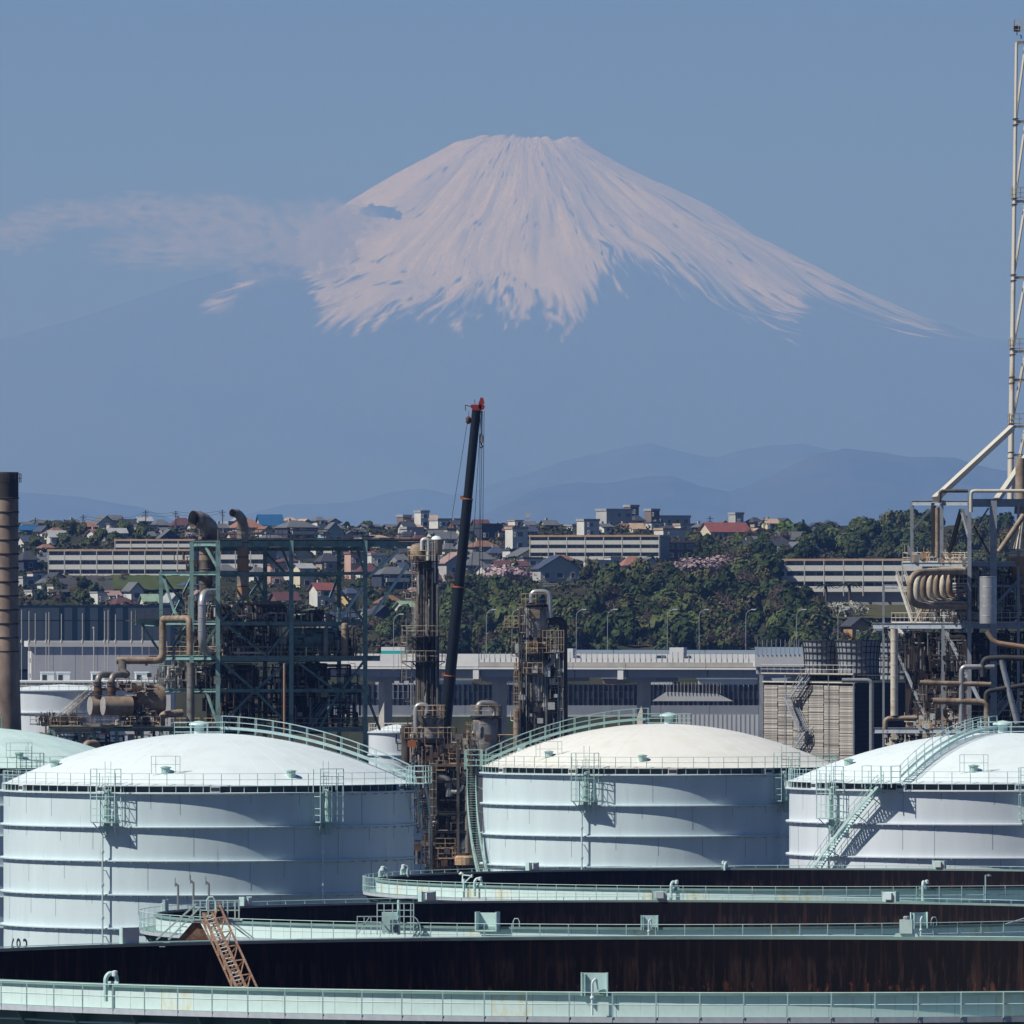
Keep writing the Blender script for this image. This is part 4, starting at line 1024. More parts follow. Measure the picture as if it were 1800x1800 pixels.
h = MB().lathe([(.1,-.55),(.24,-.45),(.24,.3),(.1,.45)],hk.x,hk.y,hk.z,12).build('hook_block','rail_white',t)
MB().tube([hk+Vector((0,0,-.5)),hk+Vector((0,0,-.75)),hk+Vector((.18,0,-.95)),hk+Vector((.05,0,-1.15)),hk+Vector((-.15,0,-1.0))],.07,6).build('hook','dark_steel',h)
MB().tube([hk+Vector((0,0,.4)),P(847,722,DC)-o],.04,4).build('hook_rope','cable',h)
# ---------- centre: column left of the crane
def tower(label, px, D, rpx, segs, name='distillation_column'):
    t = thing(name, label, 'column', (PX(px,D), D, 0)); k = D/FPX
    for i, (ya, yb, s, m) in enumerate(segs):
        r = rpx*k*s; z0, z1 = PZ(ya,D), PZ(yb,D)
        MB().lathe([(r,z0),(r,z1-.15),(r*.97,z1)],0,0,0,22).build('shell_section', m, t, smooth=True)
        b = MB(); z = z0+.8
        while z < z1: b.lathe([(r+.005,z-.03),(r+.03,z),(r+.005,z+.03)],0,0,0,22,cap=False); z += 1.05
        if b.v: stuff(b.build('lagging_bands', m, t))
    return t
def side_pipes(t, px0, px1, y0, y1, D, n, seed, mats=('dark_steel','lagging','brown_steel'), r=.1, dy=-1.0):
    rs = random.Random(seed); o = t.location
    for i in range(n):
        x = px0+(px1-px0)*(i+rs.random()*.6)/n; d = D+dy+rs.uniform(-.3,1.2); ya = y0+rs.uniform(0,.35)*(y1-y0)*(rs.random()<.5); yb = y1-rs.uniform(0,.3)*(y1-y0)*(rs.random()<.4)
        MB().pipe([P(x,ya,d)-o+Vector((0,.8,0)),P(x,ya,d)-o,P(x,yb,d)-o], r*rs.uniform(.6,1.5), 8, bend=.3).build('riser_pipe', rs.choice(mats), t, smooth=True)
DT = 1225
t = tower('tall dark brown column left of the crane boom, with looped pipes on its head', 744, DT, 13.5,
    [(1340,1175,1.0,'brown_steel'),(1175,1130,1.02,'dark_steel'),(1130,1050,.95,'brown_steel'),(1050,1010,.92,'lagging'),(1010,972,.98,'brown_steel')])
c = Vector((PX(744,DT),DT,0)); o = t.location
for y, w, m in ((1118,1.5,'rail_rust'),(1162,1.5,'rail_rust'),(986,.9,'rail_ochre')): ring_platform(t, c, .85, PZ(y,DT), w, m)
MB().lathe([(.95,PZ(984,DT)),(1.0,PZ(965,DT)),(.8,PZ(958,DT)),(.3,PZ(955,DT))],-.45,0,0,18).build('head','lagging_tan',t,smooth=True)
for i,(xa,xb,yt,m) in enumerate(((742,753,948,'galv'),(750,761,950,'lagging'),(756,764,953,'galv'))):
    MB().pipe([P(xa,968,DT-1)-o,P(xa,yt,DT-1)-o,P(xb,yt,DT-1)-o,P(xb,985+i*20,DT-1)-o],.22-.04*i,10,bend=.45).build('loop_pipe',m,t,smooth=True)
MB().lathe([(.62,0),(.66,.8),(.62,1.7)],PX(767,DT)-o.x,0.4,PZ(976,DT),14).build('side_drum','lagging_tan',t,smooth=True)
MB().lathe([(.62,1.7),(.4,2.0),(.05,2.1)],PX(767,DT)-o.x,0.4,PZ(976,DT),14).build('drum_head','roof_white',t,smooth=True)
side_pipes(t, 757, 771, 975, 1290, DT, 9, 5, ('dark_steel','lagging','dark_case'), r=.16); side_pipes(t, 731, 757, 990, 1290, DT, 6, 6, ('brown_steel','galv','lagging'), r=.045, dy=-1.2)
ladder(t, P(729,1115,DT-1), PZ(985,DT), 'rail_rust'); ladder(t, P(710,1200,DT-1.4), PZ(1118,DT), 'rail_rust')
clutter(t, (Plane(c+Vector((-1,-1,0)),Vector((1,0,0))),728,772), (975,1300), 1.0, 130, 31, mats=('galv','lagging','dark_steel','rail_rust'), big=.10)
clutter(t, (Plane(c+Vector((-1,-1,0)),Vector((1,0,0))),722,770), (1262,1330), 2.0, 110, 32, mats=('rusty','dark_steel','rail_rust'), big=.14)
# small column in front of it with white looped pipe
D = 1212; t = tower('short grey vessel with a looped pipe at the foot of the tall brown column', 756, D, 12.5, [(1330,1306,1.35,'dark_case'),(1306,1262,1.0,'lagging')], name='vessel')
c = Vector((PX(756,D),D,0)); o = t.location
for y, w, r in ((1258,.9,.8),(1297,2.0,.8)): ring_platform(t, c, r, PZ(y,D), w, 'rail_ochre')
MB().pipe([P(731,1292,D-.5)-o,P(731,1239,D-.5)-o,P(751,1239,D-.5)-o,P(751,1254,D-.5)-o],.27,12,bend=.6).build('loop_pipe','lagging_bright',t,smooth=True)
MB().lathe([(1.05,PZ(1440,D)),(1.05,PZ(1310,D))],.2,.3,0,16).build('skirt','dark_case',t)
side_pipes(t, 716, 740, 1282, 1340, D, 5, 8, ('lagging','rail_rust'), r=.1); ladder(t, P(775,1297,D-1.2), PZ(1238,D), 'rail_ochre')
MB().lathe([(.52,PZ(1345,D)),(.52,PZ(1276,D)),(.3,PZ(1272,D))],PX(714,D)-o.x,0,0,14).build('side_drum','brown_steel',t,smooth=True)
# ---------- column right of the crane, two shells
DT = 1218
t = tower('thick grey column with square patches and rusty cages, right of the crane boom', 942, DT, 21, [(1400,1232,1.35,'brown_steel'),(1232,1160,1.32,'lagging'),(1160,1120,1.15,'brown_steel'),(1120,1066,.98,'lagging')])
c = Vector((PX(942,DT),DT,0)); o = t.location
MB().lathe([(1.30,PZ(1067,DT)),(1.32,PZ(1064,DT)),(1.1,PZ(1061,DT)),(.1,PZ(1058,DT))],0,0,0,22).build('head','soot',t,smooth=True)
MB().box(-.75,.42,-1.36,-1.3,PZ(1087,DT),PZ(1070,DT)).build('patch_plate','lagging_tan',t)
for y, w, r, a in ((1062,.55,1.0,(0,2*PI)),(1148,.9,1.35,(PI*.95,PI*2.1)),(1183,.7,1.6,(PI,PI*1.6))): ring_platform(t, c, r, PZ(y,DT), w, 'rail_ochre', *a)
MB().pipe([P(934,1060,DT-.8)-o,P(934,1040,DT-.8)-o,P(966,1040,DT-.8)-o,P(967,1086,DT-.8)-o],.26,12,bend=.7).build('loop_pipe','lagging_bright',t,smooth=True)
MB().pipe([P(966,1092,DT-.3)-o,P(990,1090,DT)-o,P(991,1300,DT)-o],.44,14,bend=1.1).build('overhead_pipe','dark_steel',t,smooth=True)
MB().pipe([P(972,1150,DT-1.2)-o,P(972,1166,DT-1.2)-o,P(960,1170,DT-1.2)-o,P(959,1300,DT-1.2)-o],.26,10,bend=.5).build('grey_riser','grey_steel',t,smooth=True)
for i,(x0,x1,y0,y1,m) in enumerate(((887,911,1083,1103,'rail_ochre'),(926,944,1127,1147,'rail_ochre'),(954,974,1108,1147,'rail_ochre'),(977,991,1108,1146,'rail_rust'))):
    cg = MB(); A = P(x0,y1,DT-2)-o; Bq = P(x1,y0,DT-2)-o
    for yy in (0,1.2):
        for k in range(4): xk = A.x+(Bq.x-A.x)*k/3; cg.beam((xk,A.y+yy,A.z),(xk,A.y+yy,Bq.z),.07)
        for k in range(4): zk = A.z+(Bq.z-A.z)*k/3; cg.beam((A.x,A.y+yy,zk),(Bq.x,A.y+yy,zk),.06)
    for zz in (A.z,Bq.z):
        for xx in (A.x,Bq.x): cg.beam((xx,A.y,zz),(xx,A.y+1.2,zz),.06)
    g = cg.build('access_cage', m, t); MB().box(A.x,Bq.x,A.y,A.y+1.2,A.z-.12,A.z).build('cage_floor','rusty',g)
    if i == 1: MB().box(A.x+.1,A.x+.55,A.y+.4,A.y+.9,A.z,Bq.z-.2).build('junction_box','stack_rust',g)
side_pipes(t, 912, 936, 1068, 1300, DT, 10, 9, ('brown_steel','galv','lagging','dark_steel'), r=.06, dy=-1.9); side_pipes(t, 960, 988, 1160, 1300, DT, 9, 10, ('dark_steel','dark_case','lagging'), r=.2)
clutter(t, (Plane(c+Vector((-1,-1.9,0)),Vector((1,0,0))),914,992), (1120,1300), 1.2, 150, 33, mats=('dark_steel','lagging','galv'), big=.09)
ladder(t, P(908,1300,DT-1.8), PZ(1180,DT), 'rail_ochre'); ladder(t, P(919,1148,DT-1.6), PZ(1062,DT), 'rail_rust')
pipe_thing('pale tan upright drum at the foot of the thick grey column', [P(909,1300,1216),P(909,1246,1216)], .42, 'lagging_tan', bands=1)
# ---------- vessel with a fat inverted-U pipe
D = 1205; t = tower('stubby lagged vessel with a fat inverted-U pipe between columns', 854, D, 25, [(1345,1320,1.05,'dark_case'),(1320,1268,.92,'lagging')], name='vessel')
c = Vector((PX(854,D),D,0)); o = t.location; R_ = 25*.92*D/FPX
MB().lathe([(R_,PZ(1268,D)),(R_*.93,PZ(1263,D)),(R_*.6,PZ(1260,D)),(.02,PZ(1259,D))],0,0,0,24).build('head','lagging_tan',t,smooth=True)
ring_platform(t, c, .9, PZ(1258,D), .75, 'rail_ochre'); MB().box(-.15-1.0,.25-1.0,-1.6,-1.5,PZ(1284,D),PZ(1268,D)).build('patch_plate','lagging_bright',t)
MB().pipe([P(841,1256,D-.5)-o,P(841,1237,D-.5)-o,P(875,1237,D)-o,P(875,1300,D)-o],.38,14,bend=1.0).build('overhead_pipe','lagging',t,smooth=True)
MB().tube([P(875,1302,D)-o,P(875,1262,D)-o],.41,12).build('rusty_pipe_end','rusty',t,smooth=True)
ladder(t, P(825,1310,D-1), PZ(1268,D), 'rail_ochre'); side_pipes(t, 817, 836, 1286, 1340, D, 6, 12, ('lagging','rail_rust'), r=.1)
clutter(t, (Plane(c+Vector((-2,-1.2,0)),Vector((1,0,0))),816,905), (1290,1335), 2, 110, 34, mats=('rusty','rail_ochre','lagging'), big=.12)
# ---------- pipe rack in the gap between the two front tanks
D = 1190; CP = Vector((PX(735,D),D,0)); GP = Plane(CP, Vector((1,0,0)))
t = thing('pipe_rack', 'dark crowded pipe rack seen in the gap between the two middle tanks', 'pipe rack', tuple(CP))
for x in (758,805,828): member(t, Vector((GP(x,1300).x,D,0)), GP(x,1312 if x<800 else 1300), .3,.3,'brown_steel','column')
for y, xa, xb, m in ((1345,755,832,'rail_ochre'),(1374,755,830,'brown_steel'),(1428,758,830,'brown_steel'),(1462,758,830,'brown_steel')):
    member(t, GP(xa,y), GP(xb,y), .2,.25, m,'beam')
for y, xa, xb in ((1343,790,832),(1355,755,782),(1510,770,800),(1508,795,835),(1492,765,800)): rail(t, GP(xa,y), GP(xb,y), 'rail_ochre', sp=.9)
o = t.location
for i,(pts,r,m) in enumerate((([(792,1392),(808,1392),(814,1380)],.22,'galv'),([(765,1430),(810,1430)],.28,'lagging'),([(760,1446),(815,1446)],.14,'galv'),([(760,1452),(815,1452)],.10,'lagging'),([(768,1461),(812,1461)],.14,'lagging'),
      ([(768,1365),(788,1368),(790,1400)],.42,'lagging'),([(800,1355),(800,1400)],.5,'dark_steel'),([(815,1500),(815,1380)],.45,'brown_steel'),([(822,1400),(822,1500)],.3,'lagging'),([(813,1498),(813,1480),(826,1477)],.42,'lagging_bright'),([(775,1345),(775,1450)],.5,'dark_case'))):
    MB().pipe([GP(x,y)+Vector((0,.2+.3*(i%4),0))-o for x,y in pts], r, 12).build('process_pipe', m, t, smooth=True)
clutter(t, (GP,758,832), (1312,1520), 5, 420, 35, mats=('dark_steel','dark_case','rusty','lagging'), big=.2)
clutter(t, (GP,760,835), (1480,1525), 3, 110, 36, mats=('rail_ochre','rusty','brown_steel'), big=.1)
clutter(t, (GP,812,842), (1300,1390), 2, 60, 37, mats=('lagging','brown_steel','rail_rust'), big=.12)
ladder(t, GP(761,1470), PZ(1338,D), 'rail_rust', 'caged_ladder')
MB().lathe([(1.1,PZ(1520,D)),(1.1,PZ(1507,D)),(.95,PZ(1504,D))],GP(818,1500).x-o.x,-.6,0,16).build('tan_tray','rail_ochre',t)
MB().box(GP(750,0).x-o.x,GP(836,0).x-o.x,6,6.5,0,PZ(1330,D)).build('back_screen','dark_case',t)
t = world_thing('floodlight','small orange lamp box on the rail left of the short grey vessel','lamp',724,1313,1205)
MB().box(-.45,.45,-.3,.3,0,.7).build('lamp_box','orange',t); MB().beam((0,0,0),(0,0,-2.2),.1).build('post','rail_rust',t)

# ---------- right unit: blue-grey structure under the flare
C2 = Vector((PX(1705,1222),1222,0)); F2 = Plane(C2, UX); L2P = Plane(C2, VX); B2 = Plane(C2+VX*6, UX); FL = Plane(C2-VX*3.3, UX)
t2s = thing('steel_structure', 'blue-grey steel structure packed with pipes at the right edge, under the lattice flare', 'steel frame', tuple(C2)); S2 = 'blue_steel'
def m2(pl, xa, ya, xb, yb, w, h=None, nm='beam', m=S2): member(t2s, pl(xa,ya), pl(xb,yb), w, h or w, m, nm)
def c2(pl, px, y, w, y1=None, m=S2):
    a = pl(px,y); b = Vector((a.x,a.y,0)) if y1 is None else pl(px,y1); member(t2s, b, a, w, w, m, 'column')
c2(L2P,1603,881,.34,990); c2(F2,1704,870,.42); c2(F2,1746,880,.75); c2(F2,1790,885,.3); c2(B2,1655,885,.4,990); c2(L2P,1553,1028,.24); c2(L2P,1659,1100,.5); c2(L2P,1641,884,.5,975,'dark_steel')
m2(L2P,1705,884,1603,884,.3,.55); m2(F2,1705,884,1830,884,.35,.85); m2(L2P,1705,992,1587,992,.3,.45); m2(F2,1705,992,1830,992,.3,.45)
m2(L2P,1705,1100,1535,1100,.35,.62); m2(F2,1705,1100,1830,1100,.35,.62); m2(L2P,1705,1284,1538,1284,.35,.6); m2(F2,1705,1284,1830,1284,.35,.5)
m2(L2P,1578,1029,1552,1029,.2,.2); m2(L2P,1576,1034,1552,1034,.15,.15); m2(F2,1637+70,1030,1830,1030,.25,.25); m2(L2P,1702,1030,1636,1030,.25,.25)
for pl,xa,ya,xb,yb,w,m in ((L2P,1637,895,1605,932,.2,S2),(L2P,1690,896,1669,972,.38,'dark_steel'),(L2P,1691,896,1705,948,.34,'lagging_bright'),(F2,1738,893,1716,925,.14,S2),(F2,1712,925,1740,975,.14,'dark_steel'),
      (L2P,1560,1106,1626,1258,.24,S2),(L2P,1664,1112,1722,1232,.28,S2),(F2,1752,1060,1800,1010,.3,S2),(L2P,1622,1110,1600,1255,.34,'dark_steel'),(F2,1708,1000,1742,1060,.12,S2),(F2,1742,1000,1708,1030,.12,S2),(L2P,1606,1110,1608,1180,.3,'dark_steel')):
    m2(pl,xa,ya,xb,yb,w,None,'brace',m)
for y, xa in ((880,1603),(989,1587),(1096,1537),(1281,1540)):
    a, b = L2P(1705,y), L2P(xa,y); deck(t2s, b, a, .01, 'dark_steel', name='edge_plate')
    a2 = a+UX*7; b2 = b+UX*7; o = t2s.location; MB().quad(b-o,a-o,a2-o,b2-o).quad(b-o-Vector((0,0,.1)),b2-o-Vector((0,0,.1)),a2-o-Vector((0,0,.1)),a-o-Vector((0,0,.1))).build('deck_plate','dark_steel',t2s)
for pl,xa,xb,y,m in ((L2P,1703,1587,989,'rail_white'),(F2,1706,1830,989,'rail_white'),(L2P,1703,1567,1095,'rail_white'),(F2,1706,1830,1095,'rail_white'),(L2P,1700,1612,1277,'rail_white'),(F2,1706,1750,1268,'rail_ochre'),(F2,1762,1830,1250,'rail_ochre'),(F2,1762,1830,1277,'rail_ochre'),(L2P,1702,1655,1027,'rail_white'),(L2P,1690,1625,1255,'rail_ochre'),(B2,1620,1700,1093,'rail_rust')):
    rail(t2s, pl(xa,y), pl(xb,y), m, sp=.95)
# white stair flights
o = t2s.location
for (xa,ya,xb,yb,m,dv) in ((1575,1011,1603,1094,'rail_white',0),(1640,1030,1608,1094,'rail_rust',.3),(1735,1262,1760,1232,S2,0)):
    A, Bq = L2P(xa,ya) if xa<1705 else F2(xa,ya), L2P(xb,yb) if xb<1705 else F2(xb,yb); s = MB()
    for dd in (0,1.0):
        W_ = UX*dd; s.beam(A+W_-o,Bq+W_-o,.09,.3)
        for h in (.5,1.0): s.beam(A+W_-o+Vector((0,0,h)),Bq+W_-o+Vector((0,0,h)),.06)
        for k in range(6): q = A.lerp(Bq,k/5)+W_-o; s.beam(q,q+Vector((0,0,1)),.05)
    st = s.build('stair_flight', m, t2s); n = 18; tm = MB().beam((0,0,0),UX*1.0,.2,.03).mesh('tread',m)
    for k in range(n): link('tread', tm, st, A.lerp(Bq,(k+.5)/n)-o)
for lst in (((L2P,1560,1700),(1108,1180),130,41,('dark_steel','lagging','dark_case','dark_case'),.2),((F2,1706,1830),(1108,1275),200,42,('dark_steel','lagging','dark_case','dark_case'),.22),((L2P,1615,1703),(1180,1278),200,43,('dark_steel','lagging','dark_case','rusty'),.16),
            ((L2P,1640,1703),(1035,1094),120,44,('dark_steel','galv','lagging','dark_steel'),.14),((F2,1706,1830),(1000,1094),170,45,('dark_steel','galv','lagging','rusty'),.16),((L2P,1600,1700),(972,990),70,46,('rail_ochre','galv','lagging'),.1),((L2P,1610,1700),(1258,1280),90,47,('rail_ochre','rusty','galv'),.12),((L2P,1560,1700),(1290,1330),90,48,('dark_steel','lagging','cream_pipe'),.2)):
    clutter(t2s, lst[0], lst[1], 3.2 if lst[0][0] is F2 else 0.8, lst[2], lst[3], mats=lst[4], big=lst[5])
# dark inner casing that fills the middle storeys
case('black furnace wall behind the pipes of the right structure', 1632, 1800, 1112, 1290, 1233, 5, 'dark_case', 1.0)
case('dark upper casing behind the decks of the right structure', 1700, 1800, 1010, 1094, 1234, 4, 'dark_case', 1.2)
# bundle of bent pipes
t = world_thing('pipe_coil', 'row of fat tan pipes bent back in a bundle between two decks', 'pipe coil', 1650, 1060, 1228); o = t.location
for i in range(7):
    x0 = 1600+11.5*i; d = 1216+1.3*i
    MB().pipe([P(1690+4*i,1004-1.0*i,d+4)-o, P(x0,1006-.8*i,d)-o, P(x0-1,1064-2*i,d)-o, P(1700,1066-3*i,d+5)-o], .36, 12, bend=2.3).build('bent_pipe','cream_pipe' if i%2 else 'lagging_tan',t,smooth=True)
D = 1216
vt = tower('pale blue-grey upright vessel between decks near the right edge', 1737, 1219, 15, [(1096,1013,1.0,'lagging_bright')], name='vertical_vessel')
for lb, pts, r, m in (
  ('thick pale upright pipe at the left of the right structure', [(1572,1106),(1572,1258)], .40,'cream_pipe'),
  ('white bent pipe rising then turning right in the lower storey', [(1690,1272),(1690,1172),(1748,1172)], .27,'lagging_bright'),
  ('tan pipe with a hooked end at lower right', [(1640,1232),(1735,1234),(1735,1290)], .34,'lagging_tan'),
  ('long tan horizontal pipe in the lower storey', [(1617,1200),(1742,1203)], .26,'lagging_tan'),
  ('tan pipe lying on the lowest deck', [(1556,1282),(1556,1263),(1612,1262)], .27,'lagging_tan'),
  ('slanting bright steel strut pipe at far right', [(1760,1160),(1788,1272)], .30,'lagging_bright'),
  ('rusty pipe under the main deck at far right', [(1735,1110),(1748,1130),(1830,1142)], .28,'stack_rust'),
  ('dark curved pipe beside the slanting strut', [(1735,1290),(1733,1215),(1830,1200)], .26,'dark_steel'),
  ('slim grey upright pipe in front of the dark louvred wall', [(1480,1196),(1532,1196),(1532,1330)], .25,'grey_steel'),
  ('brown handrail pipe looping over the top deck', [(1652,884),(1652,863),(1702,863)], .18,'brown_steel'),
  ('pale handrail pipe looping over the top deck to the right', [(1707,900),(1707,863),(1830,863)], .19,'cream_pipe'),
  ('tall brown upright pipe behind the top left bay', [(1648,980),(1648,892)], .24,'lagging_tan'),
  ('brown slanted pipe at the right edge of the upper bay', [(1756,970),(1800,905)], .3,'lagging_tan'),
  ('dark looped pipe right of the white bent pipe', [(1728,1190),(1728,1158),(1760,1156),(1830,1158)], .3,'dark_steel')):
    pipe_thing(lb, [P(x,y,D+ (1.5 if y<1000 else 0)) for x,y in pts], r, m)
t = world_thing('hopper','rusty brown funnel with pleated cream bellows at the right edge','hopper',1785,1050,1226); o=t.location
MB().lathe([(.35,0),(.5,1.2),(1.5,3.6),(1.6,4.4)],0.6,0,0,24).build('cone','stack_rust',t,smooth=True)
fb = MB()
for k in range(9): a = PI+PI*k/8; fb.beam((.2*math.cos(a)+.6,.2*math.sin(a)-1.5,8.6),(.8*math.cos(a),.8*math.sin(a)-1.5,5.2),.16)
fb.build('bellows','cream_pipe',t)
MB().lathe([(.75,9),(.62,11),(.6,15)],0.6,0,0,18).build('upper_duct','lagging_tan',t,smooth=True)
# ---------- lattice flare tower
DF = 1245; t = thing('flare_tower', 'very tall cream lattice flare tower cut by the right edge', 'tower', (PX(1803,DF),DF,0)); o = t.location
hw0, hw1 = 27/FPX*DF, 16/FPX*DF; zb, zt = PZ(884,DF), PZ(66,DF)
def leg(sx, sy, z):
    f = (z-zb)/(zt-zb); hw = hw0+(hw1-hw0)*f; return Vector((sx*hw, sy*hw, z))
nodes = [884,800,750,668,618,488,354,214,75]
for sx in (-1,1):
    for sy in (-1,1):
        for k in range(len(nodes)-1):
            za, zc = PZ(nodes[k],DF), PZ(nodes[k+1],DF); r = .27-.14*min(1,k/7)
            MB().tube([leg(sx,sy,za),leg(sx,sy,zc)],r,12).build('leg_section','flare_cream',t,smooth=True)
        cl = MB()
        for y in nodes[1:-1]:
            z = PZ(y,DF); q = leg(sx,sy,z); cl.lathe([(.3,-.4),(.3,-.3)],q.x,q.y,z,10).lathe([(.3,.25),(.3,.35)],q.x,q.y,z,10)
        stuff(cl.build('leg_flanges','rusty',t))
for (a, b) in (((-1,-1),(1,-1)),((-1,-1),(-1,1)),((-1,1),(1,1)),((1,-1),(1,1))):
    for k, y in enumerate(nodes[1:]):
        z = PZ(y,DF); member(t, leg(*a,z)+o, leg(*b,z)+o, .2,.26,'flare_cream','girt')
    big = [884,750,618,488,354,214,75]
    for k in range(len(big)-1):
        zl, zu = PZ(big[k],DF), PZ(big[k+1],DF); A, Bq = leg(*a,zl), leg(*b,zl); M = (leg(*a,zu)+leg(*b,zu))/2
        for q in (A,Bq): MB().tube([q, M],.10,8).build('brace','flare_cream',t,smooth=True)
for y in (350,616,748,57): 
    z = PZ(y,DF)+.15; w = leg(1,1,z).x+ .3; rm = MB()
    for (x0,y0,x1,y1) in ((-w,-w,w,-w),(-w,-w,-w,w),(w,-w,w,w),(-w,w,w,w)):
        for h in (0.1,.6,1.15): rm.beam((x0,y0,z+h),(x1,y1,z+h),.05)
        for k in range(7): rm.beam((x0+(x1-x0)*k/6,y0+(y1-y0)*k/6,z),(x0+(x1-x0)*k/6,y0+(y1-y0)*k/6,z+1.15),.05)
    rm.build('handrail','rail_white',t)
for k in range(3):
    z0 = PZ(884,DF)
lm = MB(); zz = zb
while zz < zt: q = leg(-1,-1,zz); lm.beam(q+Vector((-.34,0,0)),q+Vector((-.12,0,0)),.04); zz += .42
stuff(lm.build('climbing_pegs','rail_white',t))
MB().tube([Vector((.4,0,2)),Vector((.4,0,PZ(40,DF)))],.25,16).build('flare_stack','lagging',t,smooth=True)
for (xa,ya,xb,yb) in ((1779,752,1643,878),(1812,792,1752,880)):
    p, q = P(xa,ya,DF-5)-o, P(xb,yb,1226)-o; MB().beam(p,q,.55,.6).build('strut','flare_cream',t); d=(q-p).normalized(); MB().beam(q-d*1.2,q,.62,.68).build('strut_shoe','rail_white',t)
q = leg(-1,-1,PZ(66,DF)); MB().beam(q+Vector((0,0,.2)),q+Vector((0,0,1.3)),.1).box(q.x-.35,q.x+.35,q.y-.2,q.y+.2,q.z+.6,q.z+1.2).tube([q+Vector((.3,-.1,.2)),q+Vector((.5,-.1,.1)),q+Vector((.4,-.1,-.2))],.07,6).build('pilot_gear','dark_steel',t)
# ---------- louvred cooling tower building
D = 1300; C3 = Vector((PX(1505,D),D,0)); L3 = Plane(C3, VX); F3 = Plane(C3, UX)
mat('slat_grey', (0.50,0.47,0.44), 0.85, col2=(0.30,0.28,0.26), scale=1.6, cov=0.52, obvar=0.28); mat('slat_dark', (0.035,0.04,0.05), 0.9)
mat('fan_mesh', (0.36,0.40,0.46), 0.6, col2=(0.24,0.27,0.32), scale=0.6, cov=0.5)
t = thing('cooling_tower', 'slatted grey cooling tower block with an outside stair, right of the motorway', 'cooling tower', tuple(C3)); o = t.location
A = L3(1343,1300); Ll = (Vector((A.x,A.y,0))-C3).length; zt3 = PZ(1200,D)
MB().quad((0,0,0),VX*Ll,VX*Ll+Vector((0,0,zt3)),Vector((0,0,zt3))).build('inner_screen','slat_dark',t)
nb = 6; bw = Ll/nb; slm = MB().beam((-.05,0,0), VX*(bw*.985)+Vector((0,0,0)), .05, .155).mesh('slat','slat_grey'); rs = random.Random(3)
z = .3; rows = 0
while z < zt3-.3:
    if z > PZ(1345,D):
        for k in range(nb): link('slat', slm, t, VX*(bw*k+.03+rs.uniform(-.03,.03))-UX*(.12+rs.uniform(0,.05))+Vector((0,0,z+rs.uniform(-.03,.03))))
        rows += 1
    z += .195
for v, w in ((0,.35),(Ll*.27,.2),(Ll*.58,.2),(Ll*.74,.2),(Ll,.9)): MB().beam(VX*v-UX*.35, VX*v-UX*.35+Vector((0,0,zt3+.8)), w*.5, w*.5).build('post','blue_steel',t)
for z, m in ((zt3,'rail_white'),(zt3+.9,'rusty')): MB().beam(VX*-.3-UX*.2+Vector((0,0,z)),VX*(Ll+.3)-UX*.2+Vector((0,0,z)),.3,.16).build('top_rail',m,t)
rail(t, C3-UX*.4+Vector((0,0,zt3+.9)), C3+VX*Ll-UX*.4+Vector((0,0,zt3+.9)), 'rail_white')
MB().quad(Vector((0,0,zt3+.8)),UX*9+Vector((0,0,zt3+.8)),UX*9+VX*Ll+Vector((0,0,zt3+.8)),VX*Ll+Vector((0,0,zt3+.8))).build('roof_slab','dark_steel',t)
fr = MB().quad((0,0,0),UX*9,UX*9+Vector((0,0,zt3)),Vector((0,0,zt3))); fr.build('dark_louvre_wall','slat_dark',t)
lm = MB().beam((0,0,0), UX*9, .1,.08).mesh('louvre','dark_steel'); z = 3
while z < zt3: link('louvre', lm, t, Vector((0,0,z))-VX*.06); z += .55
# stair tower
v0, v1 = Ll*.50, Ll*.62; zs = [PZ(y,D) for y in (1202,1228,1272,1290,1320,1345)]; sm = MB()
flights = [(Ll*.46,zt3+.5,Ll*.60,PZ(1228,D)),(Ll*.66,PZ(1228,D),Ll*.50,PZ(1288,D)),(Ll*.44,PZ(1288,D),Ll*.56,PZ(1318,D)),(Ll*.56,PZ(1318,D),Ll*.46,PZ(1345,D))]
for i,(va,za,vb,zc) in enumerate(flights):
    fm = MB()
    for d in (.5,1.4):
        a = VX*va-UX*d+Vector((0,0,za)); b = VX*vb-UX*d+Vector((0,0,zc)); fm.beam(a,b,.08,.25)
        for h in (.5,1.0): fm.beam(a+Vector((0,0,h)),b+Vector((0,0,h)),.05)
    f = fm.build('stair_flight','blue_steel',t); n = max(4,int(abs(za-zc)/.25)); tm = MB().beam((0,0,0),-UX*.9,.22,.03).mesh('tread','blue_steel')
    for k in range(n): link('tread', tm, f, VX*(va+(vb-va)*k/n)-UX*.5+Vector((0,0,za+(zc-za)*k/n)))
    MB().beam(VX*(vb-.8)-UX*.95+Vector((0,0,zc)),VX*(vb+.8)-UX*.95+Vector((0,0,zc)),1.0,.08).build('landing','dark_steel',t)
